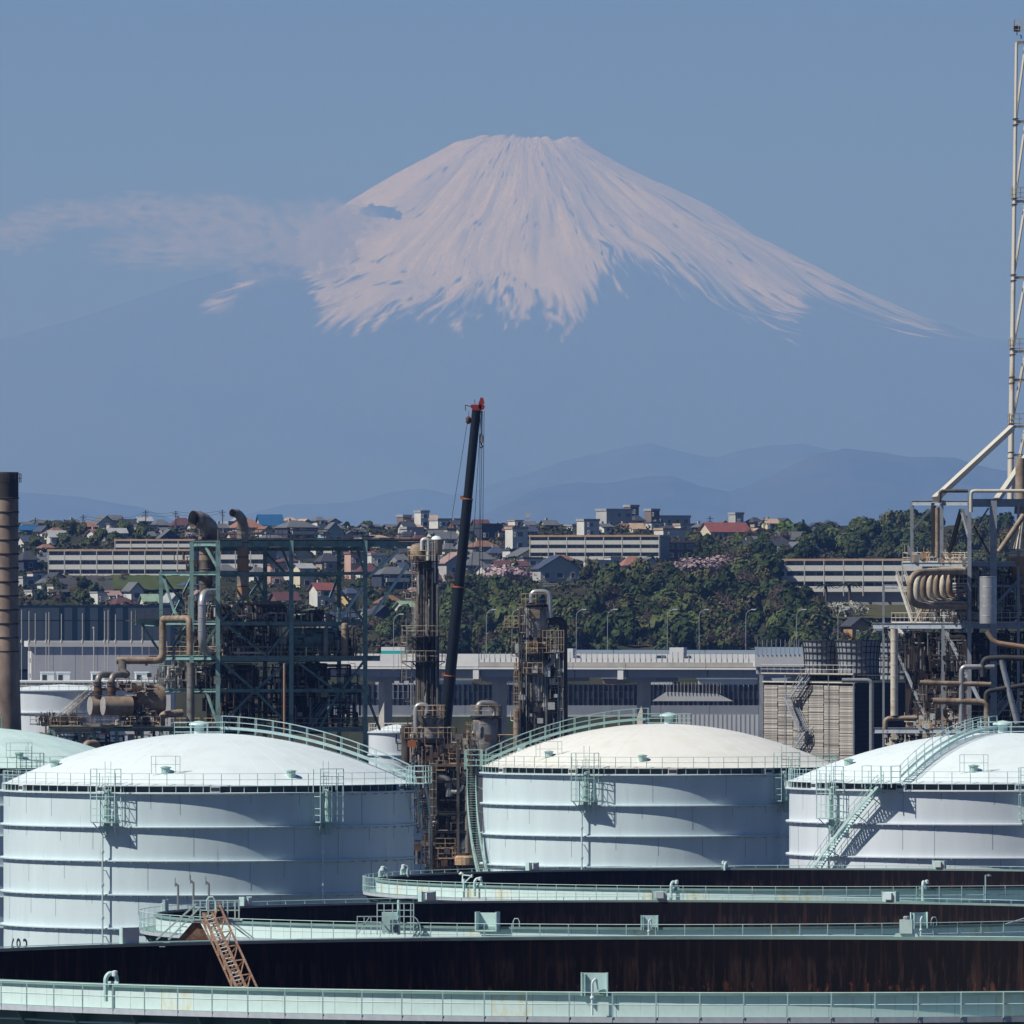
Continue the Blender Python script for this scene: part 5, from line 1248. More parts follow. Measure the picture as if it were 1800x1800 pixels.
for i,(px, wpx, dd, lb) in enumerate(((1447,35,1322,'leftmost gridded fan stack on the cooling tower roof'),(1508,38,1318,'middle gridded fan stack on the cooling tower roof'),(1583,42,1326,'dark gridded fan stack farthest right behind the steel structure'))):
    z0, z1 = PZ(1196,dd), PZ(1126,dd); r = wpx/FPX*dd; h = z1-z0
    f = thing('fan_stack', lb, 'fan stack', (PX(px,dd),dd,z0), group=None)
    MB().lathe([(r*1.0,0),(r*.93,h*.35),(r*.95,h*.65),(r*1.05,h),(r*1.02,h),(r*.92,h*.65),(r*.9,h*.35),(r*.97,0)],0,0,0,32,cap=False).build('shell','fan_mesh',f,smooth=True)
    rb = MB(); hb_ = MB()
    for k in range(26):
        a = 2*PI*k/26; rb.tube([ringpt(a,r*1.0+.03,0),ringpt(a,r*.93+.03,h*.35),ringpt(a,r*.95+.03,h*.65),ringpt(a,r*1.05+.03,h)],.055,4,cap=False)
    for q,(zz,rr_) in enumerate(((.02,1.0),(.18,.965),(.35,.93),(.52,.94),(.7,.96),(.85,1.0),(1.0,1.05))): hb_.lathe([(r*rr_+.02,h*zz-.05),(r*rr_+.12,h*zz-.05),(r*rr_+.12,h*zz+.05),(r*rr_+.02,h*zz+.05)],0,0,0,32,cap=False)
    stuff(rb.build('ribs','dark_steel',f)); stuff(hb_.build('hoops','dark_steel',f))
# ================================================================ middle distance
mat('concrete', (0.46,0.45,0.42), 0.85, col2=(0.36,0.35,0.33), scale=0.3, cov=0.55); mat('girder_lilac', (0.33,0.36,0.42), 0.6, col2=(0.27,0.30,0.35), scale=0.2, cov=0.55)
mat('white_wall', (0.72,0.73,0.75), 0.7, col2=(0.62,0.63,0.66), scale=0.2, cov=0.55); mat('barrier_blue', (0.30,0.38,0.48), 0.4); mat('asphalt', (0.05,0.05,0.055), 0.9)
mat('navy_panel', (0.008,0.028,0.06), 0.6, spec=.2); mat('slate_panel', (0.06,0.085,0.13), 0.6, spec=.2); mat('screen_dark', (0.010,0.014,0.030), 0.7, spec=.2); mat('screen_grey', (0.045,0.06,0.10), 0.7, spec=.2); mat('teal_stripe', (0.02,0.42,0.38), 0.5); mat('glass_dark', (0.03,0.045,0.07), 0.15, spec=0.8); mat('tyre', (0.02,0.02,0.02), 0.9)
DM = 2500
def mz(y, D=DM): return PZ(y, D)
t = thing('viaduct', 'long grey motorway viaduct crossing behind the tanks on concrete piers', 'viaduct', (PX(1000,DM),DM,0)); o = t.location
XA, XB, XC = PX(560,DM), PX(842,DM), PX(1330,DM)
def seg(x0,x1,y0,y1,z0,z1,nm,m,par=None): return MB().box(x0-o.x,x1-o.x,y0,y1,z0,z1).build(nm,m,par or t)
seg(XA,XC,0,24,mz(1176),mz(1170),'deck_slab','concrete'); seg(XA,XC,0.3,23.7,mz(1170),mz(1169.2),'road_surface','asphalt')
for i,(xa,xb) in enumerate(((560,700),(700,842),(842,1008),(1008,1100),(1100,1240),(1240,1330))):
    seg(PX(xa,DM)+.1,PX(xb,DM)-.1,0.9,22,mz(1191),mz(1176)-.01,'girder','girder_lilac'); seg(PX(xa,DM)+.05,PX(xb,DM)-.05,-.25,.0,mz(1172),mz(1164 if xa>=842 else 1150),'parapet','concrete' if xa>=842 else 'white_wall')
    seg(PX(xa,DM)+.05,PX(xb,DM)-.05,-.45,.9,mz(1176.5),mz(1173.2),'drip_edge','white_wall')
    k = PX(xa,DM)+2
    while k < PX(xb,DM)-1: seg(k,k+.18,.82,.9,mz(1190),mz(1177),'stiffener','girder_lilac'); k += 5.6
seg(XA,XC,11.7,12.1,mz(1169.5),mz(1150),'median_barrier','white_wall'); seg(XB,XC,22.5,22.8,mz(1169),mz(1143),'far_barrier','barrier_blue')
x = XB; pmh = MB().box(0,1.06,-.12,-.06,0,.85).mesh('barrier_panel','white_wall'); pst = MB().box(-.06,.06,-.2,-.1,-.4,2.5).mesh('barrier_post','girder_lilac')
while x < XC-1: link('barrier_panel', pmh, t, (x-o.x,0,mz(1164)+.02)); link('barrier_post', pst, t, (x-o.x,0,mz(1166))); x += 1.18
for px, w, wh in ((862,9,1),(1116,8,1),(660,8,0),(1345,10,0),(960,9,0)):
    X = PX(px,DM); pr = MB().box(X-o.x-w/8*.95,X-o.x+w/8*.95,4.2,6.8,0,mz(1200)).rot(math.radians(46),(X-o.x,5.5)).build('pier','concrete',t)
    MB().poly([(X-o.x-3.2,3.5,mz(1191.2)),(X-o.x+3.2,3.5,mz(1191.2)),(X-o.x+2.2,3.5,mz(1200)),(X-o.x-2.2,3.5,mz(1200))][::-1]).box(X-o.x-3.2,X-o.x+3.2,3.52,18,mz(1198),mz(1191.3)).build('pier_cap','girder_lilac',pr)
    if wh: MB().box(PX(px-30,DM)-o.x,PX(px-20,DM)-o.x,-.3,.6,mz(1194),mz(1173)).build('joint_cover','white_wall',t)
VA = math.radians(-21); t.rotation_euler = (0,0,VA); t.scale = (1/math.cos(VA)*1.0,1,1)
def vd(px, off):
    X = PX(px,DM); return DM+(X-PX(1000,DM))*math.tan(VA)+off
# ramp that joins at the right
t = thing('slip_road', 'white-walled raised slip road joining the viaduct beside the slatted cooling tower', 'ramp', (PX(1370,2440),2440,0)); o = t.location; D = 2440
MB().poly([(PX(1327,D)-o.x,0,PZ(1172,D)),(PX(1327,D)-o.x,0,PZ(1152,D)),(PX(1480,D)-o.x,0,PZ(1148,D)),(PX(1480,D)-o.x,0,PZ(1172,D))][::-1]).box(PX(1327,D)-o.x,PX(1480,D)-o.x,.01,18,PZ(1172,D),PZ(1163,D)).build('ramp_wall','white_wall',t)
MB().box(PX(1332,D)-o.x,PX(1480,D)-o.x,.6,17,PZ(1185,D),PZ(1172.2,D)).build('girder','girder_lilac',t)
pm_ = MB().box(-.07,.07,-.1,.0,0,3.4).mesh('fence_post','girder_lilac')
for k in range(18): link('fence_post', pm_, t, (PX(1332+8*k,D)-o.x,-.02,PZ(1152,D)))
MB().box(PX(1330,D)-o.x,PX(1480,D)-o.x,17.2,17.5,PZ(1163,D),PZ(1138,D)).build('far_screen','barrier_blue',t)
for px in (1400,): MB().box(PX(px,D)-o.x-1,PX(px,D)-o.x+1,5,8,0,PZ(1185.2,D)).build('pier','concrete',t)
# lower road with a dark panelled wall
D = 2572; t = thing('lower_road_wall', 'low concrete road wall with a dark blue panelled sound screen under the viaduct', 'sound wall', (PX(1000,D),D,0)); o = t.location
for xa in range(560,1340,86):
    MB().box(PX(xa,D)-o.x,PX(xa+85.4,D)-o.x,0,10,PZ(1257,D),PZ(1240,D)).build('wall_segment','girder_lilac',t)
MB().box(PX(560,D)-o.x,PX(1340,D)-o.x,-.15,.05,PZ(1259.5,D),PZ(1257.2,D)).build('edge_beam','white_wall',t)
sp = MB().box(0,.92,.3,.36,0,1.55).mesh('screen_panel','screen_dark'); s2 = MB().box(0,.92,.3,.36,0,1.55).mesh('screen_panel','screen_grey'); ps = MB().box(-.1,.1,.1,.3,-1,4.9).mesh('screen_post','ink')
rs = random.Random(8); xk = 560
while xk < 1338:
    X = PX(xk,D)-o.x; link('screen_post', ps, t, (X,0,PZ(1240,D)))
    for r_ in range(3): link('screen_panel', s2 if (r_==1 and rs.random()<.7) or rs.random()<.2 else sp, t, (X+.02,0,PZ(1240,D)+r_*1.58))
    xk += 8.8
MB().poly([(PX(1172,2300)-o.x,-30,PZ(1250,2300)),(PX(1330,2300)-o.x,-30,PZ(1250,2300)),(PX(1300,2300)-o.x,-30,PZ(1236,2300)),(PX(1200,2300)-o.x,-30,PZ(1232,2300))]).build('sunlit_verge','white_wall',t)
fs = MB().box(-.05,.05,-30.2,-30.1,0,2.6).mesh('verge_post','rail_white')
for k in range(16): link('verge_post', fs, t, (PX(1200+7*k,2300)-o.x,0,PZ(1236,2300)))
t = thing('striped_fence', 'pale fence of upright panels behind the cream-domed tank', 'fence', (PX(1260,2200),2200,0)); o = t.location
for k in range(18):
    X = PX(1192+8*k,2200)-o.x; MB().box(X,X+.56,0,.15,0,PZ(1256,2200)).build('panel','white_wall',t); MB().box(X+.57,X+.87,.03,.15,0,PZ(1256,2200)).build('panel','girder_lilac',t)
# traffic
def vehicle(label, px, D, z, L, H, m, kind):
    t = thing('box_truck' if kind=='truck' else 'car', label, 'truck' if kind=='truck' else 'car', (PX(px,D),D,z), VA)
    if kind == 'truck':
        MB().box(-L/2,L*.22,0,2.1,.75,H).build('cargo_box', m, t); MB().poly([(L*.24,0,.5),(L/2,0,.5),(L/2,0,1.3),(L*.43,0,2.1),(L*.24,0,2.1)]).poly([(L*.24,2,.5),(L*.24,2,2.1),(L*.43,2,2.1),(L/2,2,1.3),(L/2,2,.5)]).quad((L/2,0,.5),(L/2,2,.5),(L/2,2,1.3),(L/2,0,1.3)).quad((L/2,0,1.3),(L/2,2,1.3),(L*.43,2,2.1),(L*.43,0,2.1)).quad((L*.43,0,2.1),(L*.43,2,2.1),(L*.24,2,2.1),(L*.24,0,2.1)).build('cab','girder_lilac',t)
        MB().poly([(L*.29,-.01,1.3),(L*.46,-.01,1.3),(L*.42,-.01,1.95),(L*.29,-.01,1.95)]).build('window','glass_dark',t)
    else:
        MB().poly([(-L/2,0,.35),(L/2,0,.35),(L/2,0,.8),(L*.3,0,.9),(L*.16,0,H),(-L*.25,0,H),(-L*.42,0,.9),(-L/2,0,.85)]).poly([(-L/2,1.6,.35),(L/2,1.6,.35),(L/2,1.6,.8),(L*.3,1.6,.9),(L*.16,1.6,H),(-L*.25,1.6,H),(-L*.42,1.6,.9),(-L/2,1.6,.85)][::-1]).box(-L/2,L/2,.01,1.59,.36,.84).box(-L*.24,L*.15,.01,1.59,.85,H-.01).build('body', m, t)
        MB().poly([(-L*.38,-.01,.92),(L*.26,-.01,.92),(L*.14,-.01,H-.08),(-L*.24,-.01,H-.08)]).build('window','glass_dark',t)
    for x in (-L*.3,L*.32):
        w = MB().tube([(x,-.02,.36),(x,.2,.36)],.36,14).build('wheel','tyre',t); MB().tube([(x,-.05,.36),(x,-.02,.36)],.18,10).build('rim','galv',w)
ZR = mz(1169.2)
vehicle('white box truck driving on the viaduct', 1194, vd(1194,4), ZR, 4.6, 3.9, 'white_wall', 'truck'); vehicle('small dark grey car just behind the white box truck', 1161, vd(1161,3), ZR, 3.6, 2.2, 'girder_lilac', 'car')
vehicle('white truck on the viaduct just right of the thick grey column', 1000, vd(1000,8), ZR, 4.2, 3.6, 'white_wall', 'truck')
t = thing('trailer', 'white trailer with a teal stripe on the viaduct beside the green frame', 'trailer', (PX(670,vd(670,6)),vd(670,6),ZR), VA); MB().box(0,5.6,0,2.4,1.2,3.9).build('body','white_wall',t); MB().box(0,5.6,-.02,0,2.1,3.1).build('stripe','teal_stripe',t); MB().box(.4,5.2,.3,2.1,.5,1.19).build('chassis','asphalt',t)
for x in (1.0,4.6): MB().tube([(x,.0,.5),(x,.3,.5)],.5,12).build('wheel','tyre',t)
def building(label, px0, px1, y0, y1, D, dep, m, name='building', cat='building', phi=0.0):
    t = thing(name, label, cat, (PX(px0,D),D,0)); w = (px1-px0)/FPX*D; MB().box(0,w,0,dep,min(PZ(y1,D),0) if y1>1300 else PZ(y1,D)-8,PZ(y0,D)).rot(phi).build('wall', m, t); return t, w
t, w = building('white depot building with a teal fascia seen under the viaduct', 660, 735, 1186, 1206, 2592, 6, 'white_wall')
MB().box(.8,w*.72,-.05,-.01,PZ(1190,2592),PZ(1184.5,2592)).build('fascia','teal_stripe',t)
for k in range(4): MB().box(1+k*2.2,2+k*2.2,-.05,-.01,PZ(1200,2592),PZ(1195,2592)).build('window','glass_dark',t)
for i,(a,b,y0,y1,m,lb) in enumerate(((740,830,1196,1215,'white_wall','low white shed under the viaduct behind the crane boom'),(870,915,1192,1212,'white_wall','small pale shed under the viaduct left of the thick grey column'),(1060,1110,1193,1206,'stack_rust','red-roofed shed under the viaduct behind the cream dome'),(1140,1182,1190,1200,'white_wall','pale shed under the viaduct right of the second pier'),(1228,1330,1194,1202,'white_wall','long pale shed under the viaduct near the cooling tower'))):
    t, w = building(lb, a, b, y0, y1, 2594, 6, m, name='shed'); MB().box(-.3,w+.3,-.4,6.4,PZ(y0,2594),PZ(y0,2594)+.35).build('roof','girder_lilac',t)
# street lamps along the viaduct
mat('lamp_grey', (0.40,0.43,0.47), 0.5)
lampm = MB().tube([(0,0,0),(0,0,10.4),(.15,0,11.4),(.7,0,12.0),(1.3,0,12.2)],.058,6).mesh('post','lamp_grey'); headm = MB().box(1.2,2.2,-.16,.16,12.15,12.36).poly([(1.2,-.16,12.15),(2.2,-.16,12.15),(2.0,0,12.02),(1.4,0,12.02)]).mesh('lamp_head','roof_white')
nearl = [(855,'left of the thick grey column'),(1013,'just right of the thick grey column'),(1173,'left of the white box truck'),(1311,'at the joint with the slip road'),(1473,'right of the slip road, before the apartment lawn')]
farl = [(900,'behind the left of the thick grey column'),(1068,'between the second and third near lamps'),(1229,'right of the white box truck'),(1400,'above the slip road')]
for off_, lst, w_ in ((1, nearl, 'near-side'),(23, farl, 'far-side')):
    for px, where in lst:
        D = vd(px, off_)
        t = thing('street_lamp', f'{w_} slim lamp post on the viaduct {where}', 'street lamp', (PX(px,D),D,ZR), group='lamp posts on the viaduct'); link('post', lampm, t); link('lamp_head', headm, t)
t = thing('street_lamp', 'lone lamp post by the viaduct seen between green frame and brown column', 'street lamp', (PX(692,DM-30),DM-30,ZR-1), group='lamp posts on the viaduct'); link('post', lampm, t); link('lamp_head', headm, t)
# dark blue warehouse
D = 2200; t = thing('warehouse', 'dark blue striped warehouse at left behind the white building', 'warehouse', (PX(26,D),D,0)); o = t.location
W_ = PX(300,D)-PX(-40,D); zt = PZ(1066,D); MB().box(PX(-40,D)-o.x,PX(300,D)-o.x,.2,30,0,zt-.2).build('wall_core','navy_panel',t); MB().box(PX(-41,D)-o.x,PX(301,D)-o.x,0,30,zt-.2,zt+.25).build('roof_edge','navy_panel',t)
dark = [(104,113),(127,136),(149,158),(172,181),(194,203),(216,225)]
a = -40
edges = sorted(set([-40,-20,0,20,34,48,62,76,90]+[v for d in dark for v in d]+[240,254,268,284,300]))
for a,b in zip(edges[:-1],edges[1:]):
    for y0,y1 in ((1068,1090),(1091.5,1140)): MB().box(PX(a,D)-o.x+.02,PX(b,D)-o.x-.02,.02,.19,PZ(y1,D)-(4 if y1>1100 else 0),PZ(y0,D)).build('wall_panel','navy_panel' if (a,b) in dark else 'slate_panel',t)
# white works building in front
D = 1900; C4 = Vector((PX(55,D),D,0)); t = thing('works_building', 'long pale grey works building with a white lit gable, at left', 'building', tuple(C4)); w = (290-55)/FPX*D/math.cos(math.radians(10)); h = PZ(1137,D)
mat('lilac_wall', (0.62,0.64,0.70), 0.7, col2=(0.54,0.56,0.62), scale=0.15, cov=0.55)
ph = math.radians(5)
nb_ = 6
for k in range(nb_): MB().box(w/nb_*k*.98+.0,w/nb_*(k+1)*.98-.06,0,.3,0,h).rot(ph).build('wall_panel','lilac_wall',t)
MB().box(.02,w*.98-.1,.31,13,0,h-.05).rot(ph).build('wall','white_wall',t)
MB().box(-.6,w,-.35,13.5,h,h+.95).rot(ph).build('roof','white_wall',t)
for y in (3,8): MB().box(-.05,.01,y,y+1.2,PZ(1165,D),PZ(1157,D)).box(-.05,.01,y,y+1.2,PZ(1192,D),PZ(1184,D)).rot(ph).build('window','glass_dark',t)
for i,(px,lb) in enumerate(((72,'white rooftop unit, leftmost of the row in front of the pale works building'),(100,'white rooftop unit, second from the left in front of the works building'),(161,'white rooftop unit just right of the white stair'),(238,'white rooftop unit partly behind the turned pipes'))):
    t = thing('rooftop_unit', lb, 'roof unit', (PX(px,1750),1750,PZ(1199,1750))); MB().box(0,2.0,0,1.8,0,1.45).rot(ph).build('casing','white_wall',t); MB().box(-.1,2.1,-.1,1.9,1.46,1.6).rot(ph).build('lid','roof_white',t); MB().box(.2,.9,-.03,-.01,.3,1.1).rot(ph).build('grille','slat_dark',t)
t, w = building('white flat-roofed pump house below the works building', 30, 300, 1200, 1290, 1740, 20, 'white_wall'); MB().box(-.3,w+.3,-.6,20,PZ(1200,1740),PZ(1197,1740)).build('roof_edge','roof_white',t)
def small_tank(label, px, D, rpx, y, roof_rows, m='tank_lilac', rm='roof_white'):
    R = rpx/FPX*D; zt = PZ(y,D); h = roof_rows/FPX*D; t = thing('storage_tank', label, 'storage tank', (PX(px,D),D,0))
    MB().lathe([(R,0),(R,zt)],n=64,cap=False).build('shell',m,t,smooth=True); MB().lathe([(R+.1,zt),(R*.66,zt+h*.45),(R*.33,zt+h*.8),(.02,zt+h)],n=64,cap=False).build('roof',rm,t,smooth=True)
    for k in range(3): MB().lathe([(R,zt-.1-2.8*k),(R+.25,zt-.08-2.8*k),(R+.25,zt+.05-2.8*k),(R,zt+.05-2.8*k)],n=64,cap=False).build('stiffening_ring',m,t)
    mb = MB(); ring_rail(mb, R, zt, 0, 2*PI, 40, rp=.03); mb.build('handrail','rail_white',t); return t, R, zt
t, R, zt = small_tank('white storage tank with a slanting stair, left of the turned pipes', 108, 1450, 112, 1213, 10)
stair(t, 'rail_white', math.radians(-60), zt, math.radians(-105), zt-6, R+.2, .9)
small_tank('small white conical-roofed tank between the green frame and the brown column', 698, 1420, 50, 1287, 14)
for i,px in enumerate((38,51,62,81,86,108,145,184,190,203,231,250)):
    t = thing('slim_pole', 'slim white pole standing against the dark blue warehouse', 'pole', (PX(px,1880),1880,0), group='slim white poles before the blue warehouse')
    zt = PZ((1072,1074,1078,1077,1076,1079,1078,1074,1072,1080,1074,1090)[i],1880); MB().tube([(0,0,0),(0,0,zt)],.06,6).build('post','rail_white',t); MB().lathe([(.2,-.0),(.2,.5)],0,0,PZ(1130,1880),8).build('base_collar','rail_white',t)
t = thing('slim_pole','short white pole standing against the dark blue warehouse','pole',(PX(165,1880),1880,0)); MB().tube([(0,0,0),(0,0,PZ(1105,1880))],.09,6).build('post','rail_white',t); MB().lathe([(.2,0),(.2,.3)],0,0,PZ(1105,1880),8).build('cap','rail_white',t)

# ================================================================ hillside town
Dk = np.array([2590,2700,2850,3000,3200,3400,3600,3800,4200.])
PR = {-200:[1205,1152,1100,1066,1022,985,948,927,945], 760:[1205,1152,1100,1066,1022,985,948,927,940], 840:[1205,1160,1085,1032,1002,968,940,922,935],
      1100:[1205,1160,1080,1022,995,965,938,922,935], 1380:[1205,1160,1080,1022,990,962,942,927,935], 1460:[1205,1150,1105,1066,1020,985,957,937,925], 2000:[1205,1150,1105,1066,1020,985,957,937,925]}
PK = sorted(PR); PM = np.array([PR[k] for k in PK], float)
def trow(px, D):
    px = np.asarray(px, float); D = np.asarray(D, float)
    i = np.clip(np.searchsorted(PK, px)-1, 0, len(PK)-2); k = np.array(PK, float); f = np.clip((px-k[i])/(k[i+1]-k[i]), 0, 1); f = f*f*(3-2*f)
    j = np.clip(np.searchsorted(Dk, D)-1, 0, len(Dk)-2); g = np.clip((D-Dk[j])/(Dk[j+1]-Dk[j]), 0, 1)
    a = PM[i,j]*(1-g)+PM[i,j+1]*g; b = PM[i+1,j]*(1-g)+PM[i+1,j+1]*g
    return a*(1-f)+b*f
def tzw(px, D): return float(PZ(trow(px, D), D))
def at_row(px, row):
    lo, hi = 2590., 3800.
    for _ in range(30):
        m = (lo+hi)/2
        if trow(px, m) > row: lo = m
        else: hi = m
    return lo
mat('hill_soil', (0.030,0.040,0.024), 0.95, col2=(0.055,0.05,0.035), scale=0.06, cov=0.52, soft=0.1, spec=0.0)
U, Dg_ = np.meshgrid(np.linspace(-200,2000,240), np.concatenate([np.linspace(2560,3800,150),np.linspace(3850,4600,12)]), indexing='ij')
Zt = PZ(trow(U, np.clip(Dg_,2590,4200)), Dg_); Zt = np.where(Dg_ < 2590, 0, Zt); Zt = np.where(Dg_ > 4200, Zt*(4600-Dg_)/400, Zt); Zt += (fbm(U/18, Dg_/14, 51, 4)-.5)*1.6
V = np.stack([(U-900)/FPX*Dg_, Dg_, Zt], -1).reshape(-1,3); struct(link('hillside', grid_mesh('hillside', V, 240, 162, 'hill_soil')))
mat('lawn', (0.042,0.072,0.026), 0.95, col2=(0.10,0.11,0.05), scale=0.2, cov=0.5, spec=0.0); mat('dry_lawn', (0.06,0.075,0.035), 0.95, col2=(0.095,0.085,0.05), scale=0.12, cov=0.5, spec=0.0)
def patch(name, px0, px1, r0, r1, m):
    n1, n2 = 30, 14; U, Rr = np.meshgrid(np.linspace(px0,px1,n1), np.linspace(r1,r0,n2), indexing='ij')
    Dd = np.array([[at_row(U[i,j], Rr[i,j]) for j in range(n2)] for i in range(n1)]); Z = PZ(trow(U,Dd),Dd)+1.1+fbm(U/9,Dd/8,3,3)*.6
    struct(link(name, grid_mesh(name, np.stack([(U-900)/FPX*Dd, Dd, Z],-1).reshape(-1,3), n1, n2, m)))
patch('lawn',195,345,1015,1045,'lawn'); patch('lawn',1425,1660,1047,1096,'dry_lawn'); patch('bare_slope',85,200,1020,1050,'dirt')

WALLS = dict(white=(.66,.66,.65), lgrey=(.45,.45,.46), grey=(.28,.28,.29), cream=(.66,.60,.46), tan=(.42,.34,.27), pink=(.55,.36,.31), yellow=(.62,.44,.20), skyblue=(.30,.52,.60), navyw=(.045,.055,.085), brown=(.16,.09,.06), brick=(.22,.17,.17), ochre=(.48,.29,.13))
ROOFS = dict(slate=(.13,.14,.16), dark=(.05,.055,.07), navyr=(.055,.075,.13), blue=(.02,.12,.30), maroon=(.12,.055,.06), red=(.25,.085,.08), terra=(.31,.155,.115), brownr=(.24,.13,.09), mintr=(.26,.38,.29), tanr=(.48,.34,.25), pinkr=(.34,.23,.22), lgrey=(.36,.38,.42))
for k, c in WALLS.items(): mat('wall_'+k, c, 0.85, col2=tuple(v*.82 for v in c), scale=0.25, cov=0.55)
for k, c in ROOFS.items(): mat('roof_'+k, c, 0.7, col2=tuple(v*.75 for v in c), scale=0.5, cov=0.55)
mat('trim_white', (0.7,0.7,0.7), 0.7)
WINM = MB().box(-.5,.5,-.06,.0,0,1.0).mesh('pane','glass_dark'); FRM = MB().box(-.58,-.5,-.10,.0,-.08,1.08).box(.5,.58,-.10,.0,-.08,1.08).box(-.5,.5,-.10,.0,-.08,0).box(-.5,.5,-.10,.0,1.0,1.08).mesh('window','trim_white')
def window(t, x, z, w, h, side=0, L=0):
    """frame is the part, pane its sub-part; side 0 = front wall, 1 = left wall"""
    f = link('window', FRM, t, (x,-.01,z) if side==0 else (-.01,x,z), 0 if side==0 else -PI/2); f.scale = (w,1,h); p = link('pane', WINM, f); return f
def roof_mesh(w, d, rh, kind, ov=.55):
    m = MB(); x0,x1,y0,y1 = -ov,w+ov,-ov,d+ov; e = -ov*rh/(d/2 if kind!='gfront' else w/2)*.6
    if kind == 'gable':
        ym = d/2; m.quad((x0,y0,e),(x1,y0,e),(x1,ym,rh),(x0,ym,rh)).quad((x1,y1,e),(x0,y1,e),(x0,ym,rh),(x1,ym,rh)); m.quad((x0,y0,e-.22),(x0,ym,rh-.22),(x1,ym,rh-.22),(x1,y0,e-.22)).quad((x1,y1,e-.22),(x1,ym,rh-.22),(x0,ym,rh-.22),(x0,y1,e-.22)).quad((x0,y0,e-.22),(x1,y0,e-.22),(x1,y0,e),(x0,y0,e))
        for x in (x0,x1): m.quad((x,y0,e-.22),(x,y0,e),(x,ym,rh),(x,ym,rh-.22)).quad((x,y1,e-.22),(x,ym,rh-.22),(x,ym,rh),(x,y1,e))
    elif kind == 'gfront':
        xm = w/2; m.quad((x0,y0,e),(xm,y0,rh),(xm,y1,rh),(x0,y1,e)).quad((x1,y0,e),(x1,y1,e),(xm,y1,rh),(xm,y0,rh)).quad((x0,y0,e-.25),(xm,y0,rh-.25),(xm,y0,rh),(x0,y0,e)).quad((xm,y0,rh-.25),(x1,y0,e-.25),(x1,y0,e),(xm,y0,rh)).quad((x0,y1,e-.25),(x0,y0,e-.25),(x0,y0,e),(x0,y1,e)).quad((x0,y0,e-.25),(x0,y1,e-.25),(xm,y1,rh-.25),(xm,y0,rh-.25)).quad((x1,y1,e-.25),(x1,y0,e-.25),(xm,y0,rh-.25),(xm,y1,rh-.25))
    elif kind == 'hip':
        r = min(w,d)*.42; ym = d/2; a = (x0+r,ym,rh); b = (x1-r,ym,rh)
        m.quad((x0,y0,e),(x1,y0,e),b,a).quad((x1,y1,e),(x0,y1,e),a,b).poly([(x0,y1,e),(x0,y0,e),a]).poly([(x1,y0,e),(x1,y1,e),b]).quad((x0,y0,e-.2),(x1,y0,e-.2),(x1,y0,e),(x0,y0,e)).quad((x0,y1,e-.2),(x0,y0,e-.2),(x0,y0,e),(x0,y1,e)).quad((x0,y0,e-.2),(x0,y1,e-.2),(x1,y1,e-.2),(x1,y0,e-.2)).quad((x1,y0,e-.2),(x1,y1,e-.2),(x1,y1,e),(x1,y0,e))
    else: m.box(x0+.35,x1-.35,y0+.35,y1-.35,0,max(rh,.3))
    return m
HN = 0
def house(label, px, row, wpx, hr, rr, kind, wall, roof, phi=None, name='house', cat='house', bal=True, D=None):
    global HN; HN += 1; rs = random.Random(HN*13); D = D or at_row(px, row); s = FPX/D
    phi = math.radians(rs.choice((24,28,20,14))) if phi is None else math.radians(phi)
    dep = max(5.5, min(9, wpx/s*.7)); full = wpx/s; w = max(3.0, (full-dep*math.sin(phi))/math.cos(phi)*.98); h = hr/s; rh = rr/s; base = 4.0
    X = PX(px, D)-full/2+dep*math.sin(phi)
    zb = tzw(px, D); t = thing(name, label, cat, (X, D, max(zb, PZ(row,D))), phi)
    if kind == 'gfront': b = MB().poly([(0,0,-base),(w,0,-base),(w,0,h),(w/2,0,h+rh*.97),(0,0,h)]).poly([(w,dep,-base),(0,dep,-base),(0,dep,h),(w/2,dep,h+rh*.97),(w,dep,h)]).quad((0,dep,-base),(0,0,-base),(0,0,h),(0,dep,h)).quad((w,0,-base),(w,dep,-base),(w,dep,h),(w,0,h))
    elif kind == 'gable': b = MB().poly([(0,dep,-base),(0,0,-base),(0,0,h),(0,dep/2,h+rh*.96),(0,dep,h)]).poly([(w,0,-base),(w,dep,-base),(w,dep,h),(w,dep/2,h+rh*.96),(w,0,h)]).quad((0,0,-base),(w,0,-base),(w,0,h),(0,0,h)).quad((w,dep,-base),(0,dep,-base),(0,dep,h),(w,dep,h))
    else: b = MB().box(0,w,0,dep,-base,h)
    b.build('wall','wall_'+wall,t); r = roof_mesh(w, dep, rh, kind).move(0,0,h).build('roof','roof_'+roof,t)
    nf = max(1, int(round(h/2.9))); nw = max(1, int(w/2.9)); fh = h/nf
    for f in range(nf):
        for k in range(nw):
            if rs.random() < .85: window(t, w*(k+.5)/nw, fh*f+fh*.32, rs.choice((1.0,1.4,1.7)) if w/nw>2.4 else .9, min(1.3, fh*.45))
        if rs.random() < .6: window(t, -dep*rs.choice((.3,.6)), fh*f+fh*.35, 1.0, min(1.1,fh*.42), 1)
    if bal and nf > 1 and w > 5 and rs.random() < .6: MB().box(w*.12,w*.85,-1.0,-.04,fh-.15,fh+.95).build('balcony','wall_'+('white' if wall in ('navyw','brown','grey') else wall),t)
    if kind in ('gable','hip') and rs.random() < .35: MB().box(w*.3,w*.3+.7,dep*.6,dep*.6+.7,h+rh*.5,h+rh+.7).build('chimney','wall_lgrey',r)
    return t
